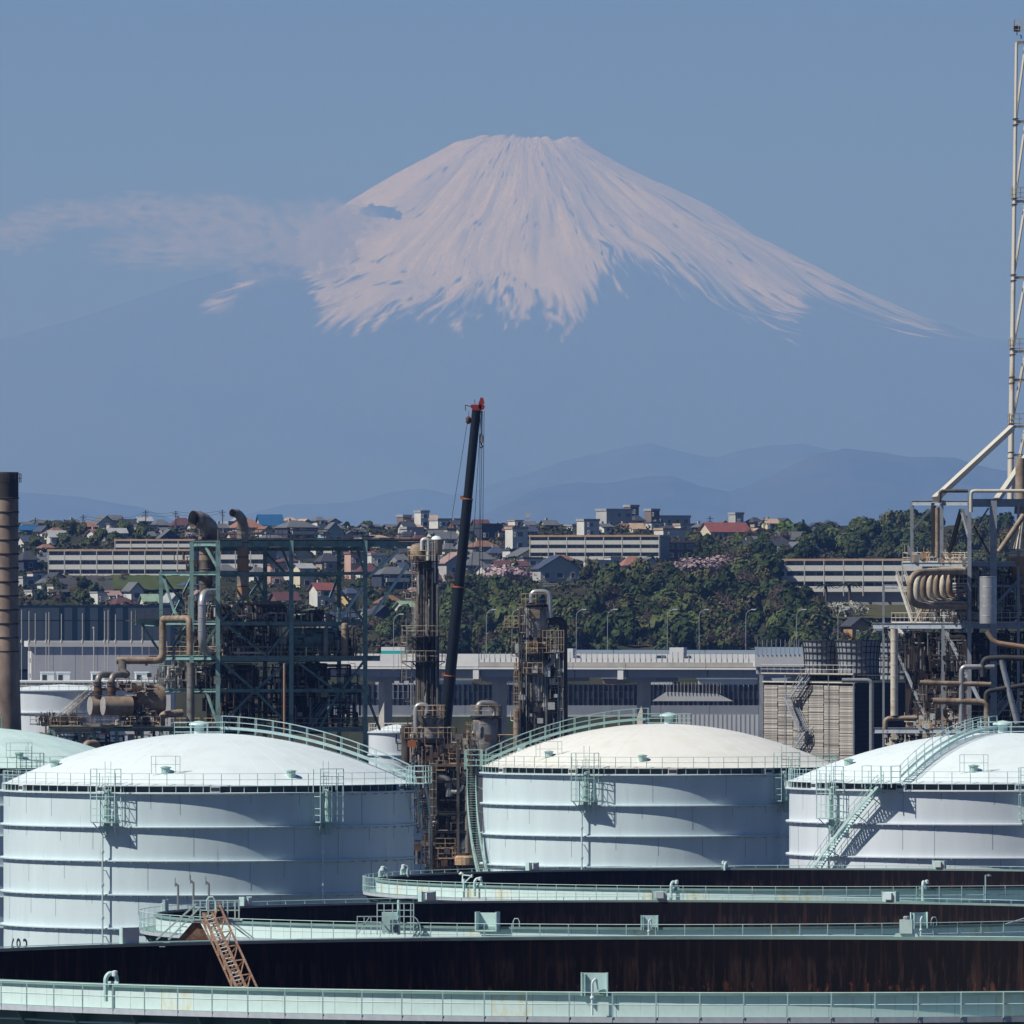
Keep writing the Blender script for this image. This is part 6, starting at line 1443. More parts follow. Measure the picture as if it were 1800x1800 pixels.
H = [
 (45,940,40,9,8,'gable','grey','blue','blue-roofed house beside the chimney at far left'),(72,944,24,12,8,'gfront','white','navyr','white house with a dark gable near the chimney'),(97,948,40,12,9,'hip','cream','brownr','cream house under a broad brown hip roof at left'),
 (66,925,30,6,5,'gable','white','slate','low white house on the skyline left of the rusty-roofed one'),(100,926,36,6,6,'hip','lgrey','dark','dark-roofed skyline house second from the chimney'),(128,930,28,9,8,'gable','white','slate','white house with a dark peaked roof on the left skyline'),(152,933,40,8,8,'hip','grey','terra','grey house with an orange-brown hip roof, left ridge'),
 (180,930,50,8,16,'gfront','white','slate','big white gable on the left skyline, brightest of the ridge'),(222,931,38,9,10,'gable','lgrey','dark','long dark-roofed house right of the big white gable'),(200,952,46,16,8,'gable','grey','lgrey','grey two-storey house below the big white gable'),(165,950,26,14,6,'gable','white','brownr','small white house left of the grey two-storey one'),
 (256,939,42,14,3,'flat','tan','slate','flat tan house on the left ridge with two dark windows'),(282,928,36,6,9,'hip','grey','slate','slate hip roof behind the flat tan house'),(319,932,42,10,12,'hip','white','maroon','maroon-roofed house left of the wide vent stack'),(296,952,40,8,14,'gfront','navyw','slate','dark gabled house below the maroon roof'),
 (288,940,24,8,5,'gable','white','slate','little white house between the tan and maroon houses'),(400,930,24,8,6,'flat','white','lgrey','white flat house glimpsed between the two vent stacks'),(432,936,62,10,14,'hip','lgrey','terra','orange hip-roofed house behind the hooked vent stack'),(474,934,48,12,18,'gable','white','blue','bright blue-roofed house, largest blue roof in view'),
 (521,952,78,26,11,'hip','navyw','slate','big dark two-storey house beside the bright blue roof'),(476,956,56,10,7,'hip','brown','slate','brown-walled house below the bright blue roof'),(585,958,40,22,18,'gfront','skyblue','slate','sky-blue gabled house on the ridge'),(566,956,20,14,10,'gable','skyblue','slate','narrow sky-blue house left of the gabled one'),
 (620,944,50,10,6,'gable','grey','slate','grey house right of the sky-blue one behind palms'),(660,952,56,7,5,'hip','tan','tanr','low tan-roofed house behind the frame\'s top rail'),(650,930,40,5,4,'gable','lgrey','slate','distant grey roofs on the skyline above the frame'),(690,932,34,6,5,'gable','grey','slate','distant slate roof left of the tall white block'),
 (47,1004,38,22,14,'hip','navyw','dark','dark old house beside the chimney, mid slope'),(46,1032,44,16,3,'flat','lgrey','lgrey','flat grey house by the chimney below the dark one'),(62,1052,40,12,3,'flat','white','lgrey','low white building by the chimney above the warehouse'),(75,985,26,8,6,'gable','white','slate','small white house just right of the chimney'),(80,970,30,8,6,'hip','grey','brownr','brown-roofed house on the slope right of the chimney'),
 (169,1064,24,22,2,'flat','white','lgrey','white cube house above the blue warehouse'),(194,1064,26,18,8,'gable','white','pinkr','white house with a pinkish roof above the blue warehouse'),(234,1058,36,22,13,'gfront','white','slate','white gabled house above the blue warehouse, one round-top window'),(214,1066,52,6,10,'hip','tan','maroon','low maroon hip roof above the blue warehouse'),
 (262,1064,34,8,12,'gable','white','mintr','pale green-roofed house above the blue warehouse'),(302,1066,40,10,14,'gfront','white','lgrey','grey-roofed gable seen inside the frame\'s left bay'),(350,1060,34,14,10,'gfront','white','pinkr','pink-roofed gable behind the fat grey duct'),(330,1040,36,12,6,'hip','lgrey','navyr','navy-roofed house inside the frame\'s left bay'),
 (483,1032,32,38,3,'flat','pink','brownr','pink apartment house behind the second column'),(533,1034,40,36,8,'gable','cream','lgrey','cream three-storey house in the middle bay'),(505,1004,44,18,6,'hip','lgrey','maroon','maroon-roofed house above the cream one in the middle bay'),(590,986,44,26,4,'flat','lgrey','tanr','pale grey block in the frame\'s upper middle bay'),
 (566,1068,46,32,12,'gable','white','red','white house with a bright red roof seen through the frame'),(614,1070,34,28,9,'hip','yellow','navyr','yellow-orange house beside the red-roofed one'),(622,1018,34,44,4,'flat','pink','brownr','tall pinkish house seen in the frame\'s right bay'),(646,988,28,10,9,'gable','white','red','small red-roofed house right of the frame\'s last column'),
 (663,996,36,20,4,'flat','white','lgrey','white house right of the frame above the dark villa'),(690,1036,74,28,12,'hip','navyw','slate','large dark villa between the green frame and the brown column'),(500,1066,54,12,14,'gable','brown','maroon','dark red-roofed house low in the middle bay'),(546,1088,54,8,10,'gfront','white','mintr','pale green roof with a white gable behind the drum'),
 (600,1096,60,12,9,'gable','white','navyr','navy-roofed house behind the upper deck vessels'),(684,1074,48,16,12,'hip','white','brownr','brown-roofed white house left of the brown column'),(712,1082,36,16,10,'gable','white','mintr','green-roofed white house next to the brown column'),(668,1104,54,22,18,'gfront','navyw','dark','dark barn-like house low between frame and brown column'),
 (725,1050,30,10,8,'hip','white','pinkr','pale house with pinkish roof just left of the brown column'),(642,1090,30,12,8,'gable','cream','slate','cream house low behind the frame\'s last column'),(580,1110,50,16,8,'hip','grey','slate','grey house lowest behind the upper deck'),
 (715,950,40,8,8,'hip','grey','dark','dark roof in front of the tall white block'),(782,962,44,16,12,'gable','lgrey','slate','grey house left of the crane boom on the ridge'),(765,950,30,12,6,'gable','white','slate','white house between the white block and the crane'),(820,955,30,14,8,'gfront','white','slate','white gable just right of the crane boom, upper slope'),
 (802,1014,66,26,18,'gfront','lgrey','pinkr','grey gable with a pale pink roof behind the crane boom'),(858,952,50,24,8,'flat','navyw','dark','big black boxy house right of the crane boom'),(848,972,56,12,10,'hip','grey','brownr','brown-roofed house below the black boxy one'),(842,996,58,14,12,'hip','white','slate','slate hip-roofed white house right of the crane boom'),
 (908,968,40,38,4,'flat','white','tanr','white tower-like house with a brick base left of the apartments'),(926,988,66,12,14,'gfront','cream','slate','cream house with a wide slate gable right of the tower-like one'),(896,1002,66,8,9,'gable','tan','maroon','maroon roof behind the left blossoming tree'),(978,1024,84,26,22,'gfront','lgrey','navyr','large grey house with a navy gable above the wooded bluff'),
 (985,992,56,8,9,'hip','grey','brownr','brown hip roof above the navy gable'),(1052,1003,52,16,3,'flat','white','lgrey','white flat house above the bluff, centre'),(1075,1000,26,20,2,'flat','white','lgrey','narrow white block left of the orange roof'),(1112,1010,46,18,14,'hip','white','terra','orange pyramid-roofed house above the bluff'),
 (1188,984,70,30,4,'flat','brown','tanr','wide brown flat house left of the big blossoming tree'),(1178,948,56,16,4,'flat','white','tanr','pale flat house with a tan parapet above the brown one'),(1206,934,44,10,4,'flat','white','tanr','pale house with an orange parapet behind the bamboo'),(1275,948,92,14,16,'gable','cream','red','long red-roofed house on the ridge, right of centre'),
 (1345,960,60,8,3,'flat','white','lgrey','low white flat house right of the red roof'),(1392,958,64,10,14,'gable','white','slate','long slate-roofed row left of the evergreen trees'),(1440,950,40,12,12,'gfront','white','slate','white gabled house at the end of the slate-roofed row'),(1420,972,34,8,6,'gable','white','blue','small house with a blue edge below the slate row'),
 (930,930,24,8,6,'gable','white','slate','tiny white gable on the skyline left of the apartments'),(965,930,34,8,8,'gable','lgrey','slate','small grey gables on the skyline above the apartments'),(1005,932,26,7,3,'flat','white','lgrey','low white house on the skyline before the tan-topped tower'),
 (1505,1126,46,28,13,'gfront','ochre','dark','ochre house with a dark gable left of the right structure'),(1462,1128,34,14,10,'hip','brown','dark','dark-roofed house beside the ochre gable'),(1548,1124,30,16,8,'gable','pink','slate','pink house half hidden by the right structure'),(1590,1122,36,18,6,'gable','white','mintr','pale green house behind the thick pale upright pipe'),
]
for px,row,w,hr,rr,kind,wa,ro,lb in H: house(lb+'' , px, row, w, hr, rr, kind, wa, ro)
# infill: the closely packed smaller houses of the town, each with its own wall, roof and place
USED = [(h[0],h[1]) for h in H]; LB = set(h[8] for h in H)
WN = dict(white='white',lgrey='pale grey',grey='grey',cream='cream',tan='tan',pink='pinkish',navyw='dark',brown='brown',ochre='ochre')
RN = dict(slate='slate',dark='blackish',navyr='navy',maroon='maroon',terra='orange',brownr='brown',mintr='pale green',tanr='tan',pinkr='faded pink',lgrey='light grey')
KN = dict(gable='pitched',gfront='front-gabled',hip='hipped',flat='flat')
def where(px, row):
    b = 'on the skyline' if row < 938 else 'on the upper slope' if row < 975 else 'halfway up the slope' if row < 1030 else 'at the foot of the slope'
    for x, n in ((110,'near the chimney'),(190,'left of the big white gable'),(262,'above the left apartment slab'),(345,'left of the wide vent stack'),(420,'between the two vent stacks'),(500,'in the frame\'s second bay'),(575,'in the frame\'s middle bay'),(650,'in the frame\'s right bay'),(735,'right of the green frame'),(830,'behind the crane boom'),(930,'right of the crane boom'),(1010,'left of the central slab'),(1100,'in front of the central slab'),(1200,'right of the central slab'),(1330,'around the long red roof'),(1500,'left of the evergreen trees')):
        if px < x: return b+' '+n
    return b+' near the right structure'
rf = random.Random(77)
for (x0,x1,r0,r1,n) in ((36,345,924,936,14),(36,345,936,962,20),(36,110,965,1050,9),(120,345,1046,1062,9),(385,765,922,940,18),(385,765,945,985,24),(385,765,990,1045,26),(385,770,1050,1100,24),(770,935,925,960,14),(770,935,965,1020,14),(930,1200,985,1008,8),(930,1230,926,938,12),(1200,1480,926,945,12),(1300,1400,955,975,6),(1440,1640,1112,1132,7)):
    for i in range(n):
        for q in range(12):
            px, row = rf.uniform(x0,x1), rf.uniform(r0,r1)
            if all(abs(px-a)>19 or abs(row-b)>9 for a,b in USED) : break
        else: continue
        wa, ro, k = rf.choice(('white','white','lgrey','grey','cream','white','tan','brown','white','lgrey','cream')), rf.choice(('slate','slate','dark','navyr','brownr','maroon','slate','lgrey','dark','dark','tanr','navyr')), rf.choice(('gable','gfront','hip','hip','gable','flat'))
        lb = f"{WN[wa]} house with a {KN[k]} {RN[ro]} roof {where(px,row)}"
        if lb in LB or len(lb.split()) > 16: continue
        LB.add(lb); USED.append((px,row)); sz = rf.uniform(.75,1.15)*(0.72 if row < 940 else 1)
        house(lb, px, row, 38*sz, rf.choice((9,15,17))*sz, (3 if k=='flat' else rf.uniform(8,12))*sz, k, wa, ro)
# taller blocks on the skyline
def block(label, px, row_base, w, y_top, wall, D, extras=()):
    s = FPX/D; t = house(label, px, row_base, w, row_base-y_top, 4, 'flat', wall, 'lgrey', phi=24, name='apartment_block', cat='apartment block', bal=False, D=D); return t
block('stepped white apartment block with roof masts on the skyline left of the crane', 740, 935, 24, 908, 'white', 3790)
block('pale block with a tan parapet in front of the stepped white block', 724, 945, 42, 930, 'lgrey', 3600)
block('long low white block on the skyline just left of the crane', 782, 935, 56, 922, 'white', 3780)
block('tan-topped white stair tower above the long apartments', 1034, 944, 40, 916, 'white', 3500)
block('broad grey apartment block right of the tan-topped tower', 1080, 944, 64, 912, 'lgrey', 3700)
block('dark brick lift tower, taller of the two on the skyline', 1103, 930, 13, 896, 'brick', 3760)
block('dark brick lift tower, shorter of the two on the skyline', 1139, 930, 12, 903, 'brick', 3765)
block('wide pale far block right of the brick lift towers', 1175, 935, 80, 921, 'lgrey', 3790)
block('small grey lift tower above the long red roof', 1288, 930, 14, 908, 'lgrey', 3790)
block('small dark tower on the skyline left of the stepped white block', 702, 930, 10, 911, 'brick', 3795)
block('grey apartment slab behind the frame\'s middle bay', 535, 985, 100, 968, 'lgrey', 3450)
# masts on the white block
t = thing('roof_masts','thin masts on the stepped white apartment block','mast',(PX(740,3795),3796,PZ(908,3795)))
for dx,h in ((-1.2,2.4),(.3,3.6),(2.2,2.6)): MB().beam((dx,0,-1),(dx,0,h),.22).build('mast','rail_white',t)
MB().box(-.8,1.0,-1,1,-.5,1.6).build('plant_room','wall_white',t)
# apartment slabs with rows of balconies
def slab(label, px0, px1, y_top, row_base, floors, bays, wall='white', phi=10, trim='roof_tanr', D=None):
    D = D or at_row((px0+px1)/2, row_base); s = FPX/D; w = (px1-px0)/s/math.cos(math.radians(phi)); h = (row_base-y_top)/s; fh = h/floors; t = thing('apartment_block', label, 'apartment block', (PX(px0,D),D,PZ(row_base,D)), math.radians(phi)); bw = w/bays
    MB().box(0,w,0,9,-4,h).build('wall','wall_grey',t); MB().box(-.3,w+.3,-1.6,9.3,h,h+.55).build('roof_parapet',trim,t)
    bm = MB().box(.12,bw-.12,-1.5,-1.38,0,fh*.52).box(.12,.2,-1.38,0,0,fh*.52).box(bw-.2,bw-.12,-1.38,0,0,fh*.52).box(.12,bw-.12,-1.38,-.02,-.14,0).mesh('balcony','wall_'+wall)
    fm = MB().box(-.08,.08,-1.6,0,-1,h).mesh('fin_wall','wall_white')
    nwin = max(2,int(bw/3.4)); wm = MB().box(0,bw/nwin*.7,-.05,-.01,0,fh*.5).mesh('window','glass_dark')
    for f in range(floors):
        for b in range(bays):
            link('balcony', bm, t, (b*bw,0,f*fh+.12))
            for k in range(nwin): link('window', wm, t, (b*bw+bw/nwin*(k+.15),0,f*fh+fh*.4))
    for b in range(bays+1): link('fin_wall', fm, t, (b*bw,0,0))
    return t
slab('long pale apartment slab with balcony rows on the left slope', 88, 345, 969, 1018, 3, 9, phi=-17); slab('upper apartment slab with a tan roof edge, left slope', 205, 345, 951, 975, 2, 5, phi=-17, D=3420)
slab('apartment slab continuing behind the frame\'s upper bays', 390, 470, 968, 1000, 2, 3, phi=-17)
slab('long pale apartment slab in the centre behind the houses', 934, 1160, 944, 986, 3, 7, phi=-17); slab('long low apartment slab above the lawn at right', 1348, 1620, 986, 1041, 3, 8, phi=-17, D=2985)
slab('far pale apartment slab on the central skyline', 1040, 1105, 917, 934, 3, 4, phi=-12, D=3720)
# utility poles with wires
pts = []
polem = MB().tube([(0,0,0),(0,0,9.5)],.17,6).box(-1.1,1.1,-.08,.08,8.6,8.8).box(-.8,.8,-.08,.08,7.7,7.85).mesh('post','dark_steel')
for i,(px,row,lb) in enumerate(((62,932,'utility pole on the skyline nearest the chimney'),(113,934,'utility pole on the skyline second from the chimney'),(146,930,'crossarmed utility pole left of the big white gable'),(215,932,'utility pole rising through the dark roof on the left ridge'),(256,932,'double utility pole above the flat tan house'),(309,935,'utility pole beside the maroon roof'),(391,935,'utility pole between the two vent stacks'),(1248,930,'utility pole left of the long red roof'),(1343,940,'utility pole right of the long red roof'))):
    D = 3700 if px<1200 else 3600; top = (910,913,905,908,897,898,896,907,910)[i]; t = thing('utility_pole', lb, 'utility pole', (PX(px,D),D,PZ(top,D)-9.5)); link('post', polem, t); MB().lathe([(.25,0),(.25,.7)],.3,0,7,8).build('transformer','lamp_grey',t); pts.append(P(px,top+1,D))
wt = thing('power_line','overhead wires strung between the poles on the left ridge','power line',tuple(pts[0])); 
for k in range(6):
    a,b = pts[k],pts[k+1]; wr = MB()
    for dz in (0,-.9): wr.tube([a.lerp(b,q/8)+Vector((0,0,dz-1.6*(q/8)*(1-q/8)*2))-pts[0] for q in range(9)],.05,4)
    wr.build('wire','cable',wt)
t = thing('radio_mast','faint lattice radio mast on the skyline above the centre','mast',(PX(928,5200),5200,PZ(960,5200))); m = MB()
for sx in (-1,1): m.beam((sx*1.4,0,0),(sx*.5,0,15),.2)
for k in range(7): m.beam((-1.3+.12*k,0,k*2),(1.2-.12*k,0,k*2+2),.14).beam((1.3-.12*k,0,k*2),(-1.2+.12*k,0,k*2+2),.14)
m.build('lattice','rail_white',t); MB().box(-1,1,-.3,.3,13,15).build('antenna','rail_white',t)

# ---------------------------------------------------------------- trees
def leafmat(nm, c, c2): mat(nm, c, 0.9, col2=c2, scale=0.35, cov=0.5, soft=0.2, spec=0.05, obvar=0.32)
leafmat('leaf_dark',(.034,.056,.024),(.062,.085,.034)); leafmat('leaf_mid',(.062,.088,.034),(.10,.118,.048)); leafmat('leaf_olive',(.085,.095,.042),(.12,.115,.055)); leafmat('leaf_bright',(.075,.125,.030),(.11,.15,.045))
leafmat('twig_brown',(.10,.078,.062),(.15,.12,.095)); leafmat('blossom',(.46,.35,.38),(.30,.23,.25)); leafmat('blossom_white',(.46,.45,.40),(.30,.32,.26)); mat('bark',(.10,.08,.06),.95)
def crown_mesh(seed, m, n=1500, sx=1.0, sz=1.0, clumps=15, leaf=.55, dens=.6):
    rs = np.random.RandomState(seed); C = rs.normal(size=(clumps,3)); C /= np.linalg.norm(C,axis=1)[:,None]; C *= rs.uniform(.25,.74,(clumps,1)); C[:,2] = np.abs(C[:,2])*.9-.1; Rc = rs.uniform(.24,.46,clumps)
    k = rs.randint(0,clumps,n); d = rs.normal(size=(n,3)); d /= np.linalg.norm(d,axis=1)[:,None]; d[:,2] = np.where(rs.rand(n)<.45, np.abs(d[:,2]), d[:,2])
    p = (C[k]+d*Rc[k][:,None]*rs.uniform(dens,1.12,(n,1)))*np.array([4*sx,4*sx,4*sz])
    nn = d+rs.normal(scale=.28,size=(n,3)); nn /= np.linalg.norm(nn,axis=1)[:,None]; t1 = np.cross(nn, rs.normal(size=(n,3))); t1 /= np.linalg.norm(t1,axis=1)[:,None]; t2 = np.cross(nn,t1)
    s = leaf*rs.uniform(.5,1.25,(n,1)); V = np.stack([p-t1*s-t2*s*.6, p+t1*s-t2*s*.7, p+t1*s*.8+t2*s*.7, p-t1*s*.9+t2*s*.8],1).reshape(-1,3)
    me = bpy.data.meshes.new('crown'); F = np.arange(4*n,dtype=np.int32); me.vertices.add(4*n); me.vertices.foreach_set('co',V.astype(np.float32).ravel()); me.loops.add(4*n); me.loops.foreach_set('vertex_index',F); me.polygons.add(n); me.polygons.foreach_set('loop_start',np.arange(0,4*n,4,dtype=np.int32)); me.update(calc_edges=True); me.materials.append(MATS[m]); return me
def trunk_mesh(seed, bare=False, h=3.2):
    rs = random.Random(seed); m = MB().tube([(0,0,-3),(.1,0,-.5),(0,.1,h*.4)],.30,7,r2=.2)
    for k in range(5 if not bare else 26):
        a = rs.uniform(0,2*PI); e = rs.uniform(.4,1.3); L = rs.uniform(1.6,3.6); z = rs.uniform(-1,h*.4); q = Vector((math.cos(a)*math.cos(e)*L, math.sin(a)*math.cos(e)*L, z+math.sin(e)*L)); m.tube([(0,0,z),tuple(q*.5+Vector((0,0,z*.5+.2))),tuple(q)],.11,5,r2=.03)
        if bare:
            for j in range(7): b = rs.uniform(0,2*PI); m.beam(q*rs.uniform(.5,1), q+Vector((math.cos(b)*.9,math.sin(b)*.9,rs.uniform(0,1.3))),.05)
    return m.mesh('trunk','bark')
TR = [trunk_mesh(i) for i in range(3)]; TRB = [trunk_mesh(9+i, True) for i in range(2)]
CM = {'dark':[crown_mesh(i,'leaf_dark') for i in range(4)],'mid':[crown_mesh(10+i,'leaf_mid') for i in range(3)],'olive':[crown_mesh(20+i,'leaf_olive',1300,.8,1.25,18,.34) for i in range(3)],'bright':[crown_mesh(30+i,'leaf_bright') for i in range(2)],
      'bare':[crown_mesh(40+i,'twig_brown',900,1,1,14,.2,.1) for i in range(3)],'pink':[crown_mesh(50+i,'blossom',1500,1.15,.75,16,.24,.2) for i in range(2)],'white':[crown_mesh(60,'blossom_white',1300,1.15,.85,15,.24,.2)]}
TL = {'dark':('evergreen_tree','dark evergreen tree in the wood covering the bluff behind the viaduct'),'mid':('broadleaf_tree','mid green leafy tree in the wood on the bluff behind the viaduct'),'olive':('bamboo_clump','feathery olive bamboo clump on the upper bluff'),'bright':('broadleaf_tree','bright green fresh-leaved tree in the wood on the bluff'),'bare':('bare_tree','leafless brown twiggy tree among the evergreens of the bluff')}
TI = 0
def tree(kind, px, row, wpx, hpx=None, label=None, group=None, D=None, sink=.35):
    """row = foot of the crown as seen; wpx, hpx crown size in photo pixels"""
    global TI; TI += 1; rs = random.Random(TI*7+3); D = D or at_row(px, row); s = D/FPX; hpx = hpx or wpx*rs.uniform(.85,1.1); sc = wpx*s/8.0; sz = hpx*s/6.6
    nm = TL[kind][0] if kind in TL else 'cherry_tree'
    t = thing(nm, label or TL[kind][1], 'tree', (PX(px,D), D, tzw(px,D)+sc*1.0), rs.uniform(0,6.28), group=group)
    c = link('crown', rs.choice(CM[kind]), t, (0,0,sz*1.1)); c.scale = (sc,sc,sz)
    k = link('trunk', rs.choice(TRB if kind=='bare' else TR), t); k.scale = (sc*.8,sc*.8,sz)
    return t
GB = 'trees in the wood on the bluff behind the viaduct'
rs = random.Random(4)
def bluff_top(px): return np.interp(px,[780,830,880,940,1010,1050,1100,1160,1210,1260,1300,1340,1400,1440],[1075,1040,1050,1056,1062,1022,1020,1020,1030,1000,975,985,1030,1075])
for i in range(235):
    px = rs.uniform(778,1446); f = ((i%30)/29.0)**.8; top = bluff_top(px); row = top+20+(1158-top-20)*f+rs.uniform(-5,5); u = rs.random()
    kind = 'dark' if u<.50 else 'mid' if u<.74 else 'bare' if u<.88 else 'olive'
    if px > 1240 and row < 1105 and u > .35: kind = rs.choice(('bare','olive','bare','mid'))
    zone = 'behind the crane boom' if px<860 else 'left of the looped grey pipe' if px<940 else 'under the large navy-gabled house' if px<1040 else 'below the orange pyramid roof' if px<1130 else 'above the white box truck' if px<1220 else 'below the pink cherry' if px<1310 else 'above the slip road' if px<1390 else 'beside the dry lawn'
    lev = ('high on the bluff','midway down the bluff','low on the bluff')[min(2,int(f*3))]
    tree(kind, px, row, rs.uniform(44,72), label={'dark':'dark evergreen tree','mid':'mid green leafy tree','olive':'feathery olive bamboo clump','bright':'bright green tree','bare':'leafless brown twiggy tree'}[kind]+' '+lev+' '+zone, group=GB)
# lower left slope and gardens
def belt(px0, px1, r0, r1, n, kinds, w, label, group, seed):
    rs = random.Random(seed)
    for i in range(n):
        k = rs.choice(kinds); x, r = rs.uniform(px0,px1), rs.uniform(r0,r1)
        if 925 < x < 1035 and 985 < r < 1040: continue       # keeps the navy-gabled house in view
        q = (x-px0)/(px1-px0); pos = (', upper ' if r < (r0+r1)/2 else ', lower ')+('far-left','left','middle','right','far-right')[min(4,int(q*5))]
        tree(k, x, r, rs.uniform(*w), label=label[k]+pos, group=group)
A_ = lambda where: {'dark':f'dark evergreen {where}','mid':f'mid green tree {where}','olive':f'olive tree {where}','bright':f'bright green tree {where}','bare':f'leafless brown tree {where}'}
belt(85,175,1040,1060,11,('bare','olive','dark','mid'),(22,34),A_('on the slope just above the blue warehouse'),'trees above the blue warehouse',1)
belt(95,330,1012,1030,16,('dark','mid','bare'),(14,24),A_('in front of the long left apartment slab'),'trees before the left apartment slab',2)
belt(35,340,940,968,26,('dark','mid','olive','mid'),(20,36),A_('between the ridge houses and the upper left slab'),'trees below the left ridge houses',3)
belt(60,110,985,1010,6,('dark','mid'),(22,32),A_('beside the dark old house near the chimney'),'trees near the chimney',4)
belt(380,740,1000,1060,26,('dark','mid','bare','dark'),(16,30),A_('among the houses seen through the green frame'),'garden trees seen through the green frame',5)
belt(640,775,1075,1130,26,('bare','dark','mid'),(26,40),A_('on the slope left of the crane above the viaduct'),'trees left of the crane above the viaduct',6)
belt(760,860,1020,1060,9,('bare','dark','mid'),(24,36),A_('under the houses behind the crane boom'),'trees behind the crane boom',7)
belt(600,700,925,950,7,('dark','mid'),(12,18),A_('on the ridge right of the sky-blue house'),'small trees right of the sky-blue house',8)
belt(1300,1400,950,985,16,('dark','bare','mid'),(26,40),A_('between the red-roofed house and the lawn slab'),'trees left of the lawn slab',9)
belt(1400,1640,950,988,44,('dark','mid','dark','mid','dark'),(30,50),A_('in the wood above the lawn slab at right'),'trees of the wood above the lawn slab',10)
belt(1560,1800,925,975,40,('dark','mid','olive','bare'),(34,60),A_('behind the top bay of the right structure'),'trees behind the right structure',11)
belt(1430,1640,1112,1145,22,('dark','bare','mid'),(24,40),A_('around the ochre house behind the fan stacks'),'trees around the ochre house',12)
belt(1375,1440,1040,1060,6,('dark','olive','mid'),(26,38),A_('at the left end of the lawn slab'),'trees at the end of the lawn slab',13)
belt(1640,1800,990,1090,24,('dark','mid','olive'),(34,54),A_('on the slope hidden behind the right structure'),'trees on the slope behind the right structure',14)
belt(900,1160,985,1004,12,('dark','mid'),(14,22),A_('in the gardens below the central apartment slab'),'garden trees below the central slab',15)
tree('bright',1383,952,50,48,label='round bright green tree on the skyline left of the slate-roofed row'); tree('mid',1412,950,34,30,label='smaller green tree leaning on the round bright one')
tree('mid',1517,945,56,46,label='domed tree with a bare lower half on the right skyline'); tree('bare',1562,938,50,44,label='leafless grey tree on the skyline right of the domed one'); tree('bare',1455,938,60,26,label='low brown bare trees on the skyline left of the domed tree'); tree('bright',1600,950,60,54,label='yellow-green tree at the corner of the right structure')
tree('pink',1245,1022,104,66,label='large pale pink blossoming cherry tree above the bluff'); tree('pink',893,1036,96,64,label='dusky pink cherry tree above the bluff left of the big grey house'); tree('white',1490,1092,74,62,label='creamy white blossoming tree on the lawn at right'); tree('dark',1503,1108,54,26,label='dark round shrub below the white blossoming tree')
tree('pink',335,950,26,24,label='small pink cherry left of the wide vent stack'); tree('pink',105,1022,20,16,label='small pale blossoming tree before the left slab')
for px,row,w,h,lb in ((1265,1005,46,56,'tall feathery bamboo left of centre of the upper bluff'),(1300,1015,52,60,'feathery bamboo clump right of the pink cherry'),(1340,1040,52,56,'feathery bamboo clump at the head of the slope'),(1230,975,40,44,'bamboo clump behind the pink cherry'),(1075,1040,66,60,'broad dark evergreen over the bluff edge below the white flat house'),(1160,1050,60,52,'broad dark evergreen below the brown flat house')): tree('olive' if 'bamboo' in lb else 'dark',px,row,w,h,label=lb)
belt(1400,1650,1060,1067,26,('dark','mid','dark'),(14,24),A_('in the hedge under the lawn slab'),'hedge trees under the lawn slab',16)
belt(940,1240,1012,1036,20,('dark','mid','olive','dark'),(24,38),A_('at the top edge of the bluff behind the looped pipe'),'trees along the top edge of the bluff',17)
belt(1190,1420,958,1000,20,('dark','mid','olive','dark'),(26,40),A_('on the upper slope below the long red roof'),'trees below the long red roof',18)
belt(36,345,1046,1066,12,('dark','mid','bare'),(16,26),A_('between the houses above the blue warehouse'),'garden trees above the blue warehouse',19)
belt(770,935,950,1000,16,('dark','mid'),(14,22),A_('in the gardens right of the crane boom'),'garden trees right of the crane boom',20)
# low undergrowth over the whole slope
gq = np.random.RandomState(12); nc = 2600; cpx = gq.uniform(20,1680,nc); cD = gq.uniform(2640,3740,nc); crow = trow(cpx,cD)
ok_ = ~(((cpx>190)&(cpx<350)&(crow>1012)&(crow<1046))|((cpx>1425)&(crow>1044)&(crow<1094))); cpx, cD = cpx[ok_], cD[ok_]; nc = len(cpx); per = 34
bx = (cpx-900)/FPX*cD; bz = PZ(trow(cpx,cD),cD); rad_ = gq.uniform(.9,2.4,nc)
d = gq.normal(size=(nc,per,3)); d /= np.linalg.norm(d,axis=2)[...,None]; d[...,2] = np.abs(d[...,2])
pc = np.stack([bx,cD,bz],1)[:,None,:]+d*rad_[:,None,None]*np.array([1.5,1.2,.8])*gq.uniform(.6,1.05,(nc,per,1)); nn = (d+gq.normal(scale=.4,size=d.shape)).reshape(-1,3); nn /= np.linalg.norm(nn,axis=1)[:,None]
t1_ = np.cross(nn, gq.normal(size=nn.shape)); t1_ /= np.linalg.norm(t1_,axis=1)[:,None]; t2_ = np.cross(nn,t1_); q_ = pc.reshape(-1,3); s_ = gq.uniform(.25,.6,(len(q_),1))
V = np.stack([q_-t1_*s_-t2_*s_*.6, q_+t1_*s_-t2_*s_*.7, q_+t1_*s_*.8+t2_*s_*.7, q_-t1_*s_*.9+t2_*s_*.8],1).reshape(-1,3); n4 = len(q_)
me = bpy.data.meshes.new('undergrowth'); me.vertices.add(4*n4); me.vertices.foreach_set('co',V.astype(np.float32).ravel()); me.loops.add(4*n4); me.loops.foreach_set('vertex_index',np.arange(4*n4,dtype=np.int32)); me.polygons.add(n4); me.polygons.foreach_set('loop_start',np.arange(0,4*n4,4,dtype=np.int32))
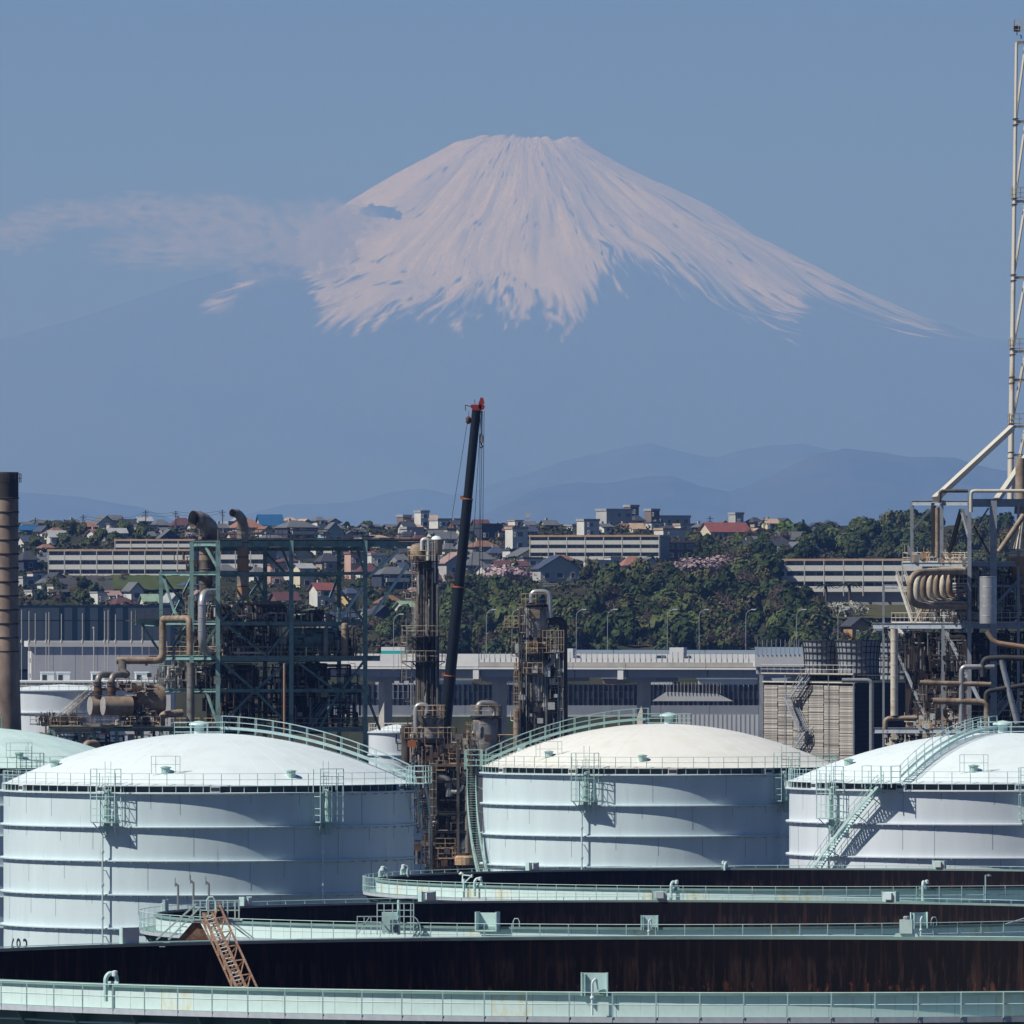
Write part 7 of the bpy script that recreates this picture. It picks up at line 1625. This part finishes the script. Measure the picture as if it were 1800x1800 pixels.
mat('scrub',(.040,.058,.026),.95,col2=(.105,.085,.058),scale=.05,cov=.52,soft=.12,spec=.05)
me.materials.append(MATS['scrub']); me.update(calc_edges=True); stuff(link('undergrowth', me))
# two palms before the lawn slab and three on the ridge
fr = MB()
for k in range(15):
    a = 2*PI*k/15; el = .75 if k%2 else .25; prev = None
    for q in range(6):
        r = 2.3*q/5; z = 4+math.sin(el)*r-(.32*r*r)*(.9 if k%2 else .6); p = (r*math.cos(a), r*math.sin(a), z)
        if prev: fr.beam(prev, p, .5*(1-q*.12), .05)
        prev = p
frond = fr.mesh('fronds','leaf_dark'); ptr = MB().tube([(0,0,-1.5),(.1,0,2),(0,0,4.1)],.3,8,r2=.24).mesh('trunk','bark')
for px,row,s,lb in ((1452,1040,1.35,'palm standing in front of the lawn slab, left of the pair'),(1493,1040,1.45,'palm standing in front of the lawn slab, right of the pair'),(570,958,.9,'small palm by the sky-blue houses'),(603,956,1.0,'palm right of the sky-blue gable'),(615,956,1.1,'palm on the ridge behind the frame\'s top rail'),(628,956,.95,'rightmost ridge palm behind the frame\'s top rail')):
    D = at_row(px,row)-4 if px<1000 else 2950; t = thing('palm_tree', lb, 'palm tree', (PX(px,D),D,tzw(px,D)+(.4 if px<1000 else 1.6))); t.scale = (s,s,s); link('fronds', frond, t); link('trunk', ptr, t)
# retaining walls on the slope
for i,(x0,x1,y0,y1,m,lb) in enumerate(((955,1030,1027,1035,'concrete','pale retaining wall under the large navy-gabled house'),(90,160,1018,1024,'concrete','low retaining wall before the left apartment slab'),(770,835,1012,1038,'dirt','bare earth retaining bank below the pale pink roof'))):
    D = at_row((x0+x1)/2, y0)-6; t = thing('retaining_wall', lb, 'wall', (PX(x0,D),D,PZ(y1,D))); w = (x1-x0)/FPX*D; MB().box(0,w,0,.6,-5,(y1-y0)/FPX*D).build('wall_face',m,t); MB().box(-.1,w+.1,-.1,.7,(y1-y0)/FPX*D,(y1-y0)/FPX*D+.2).build('coping','concrete',t)
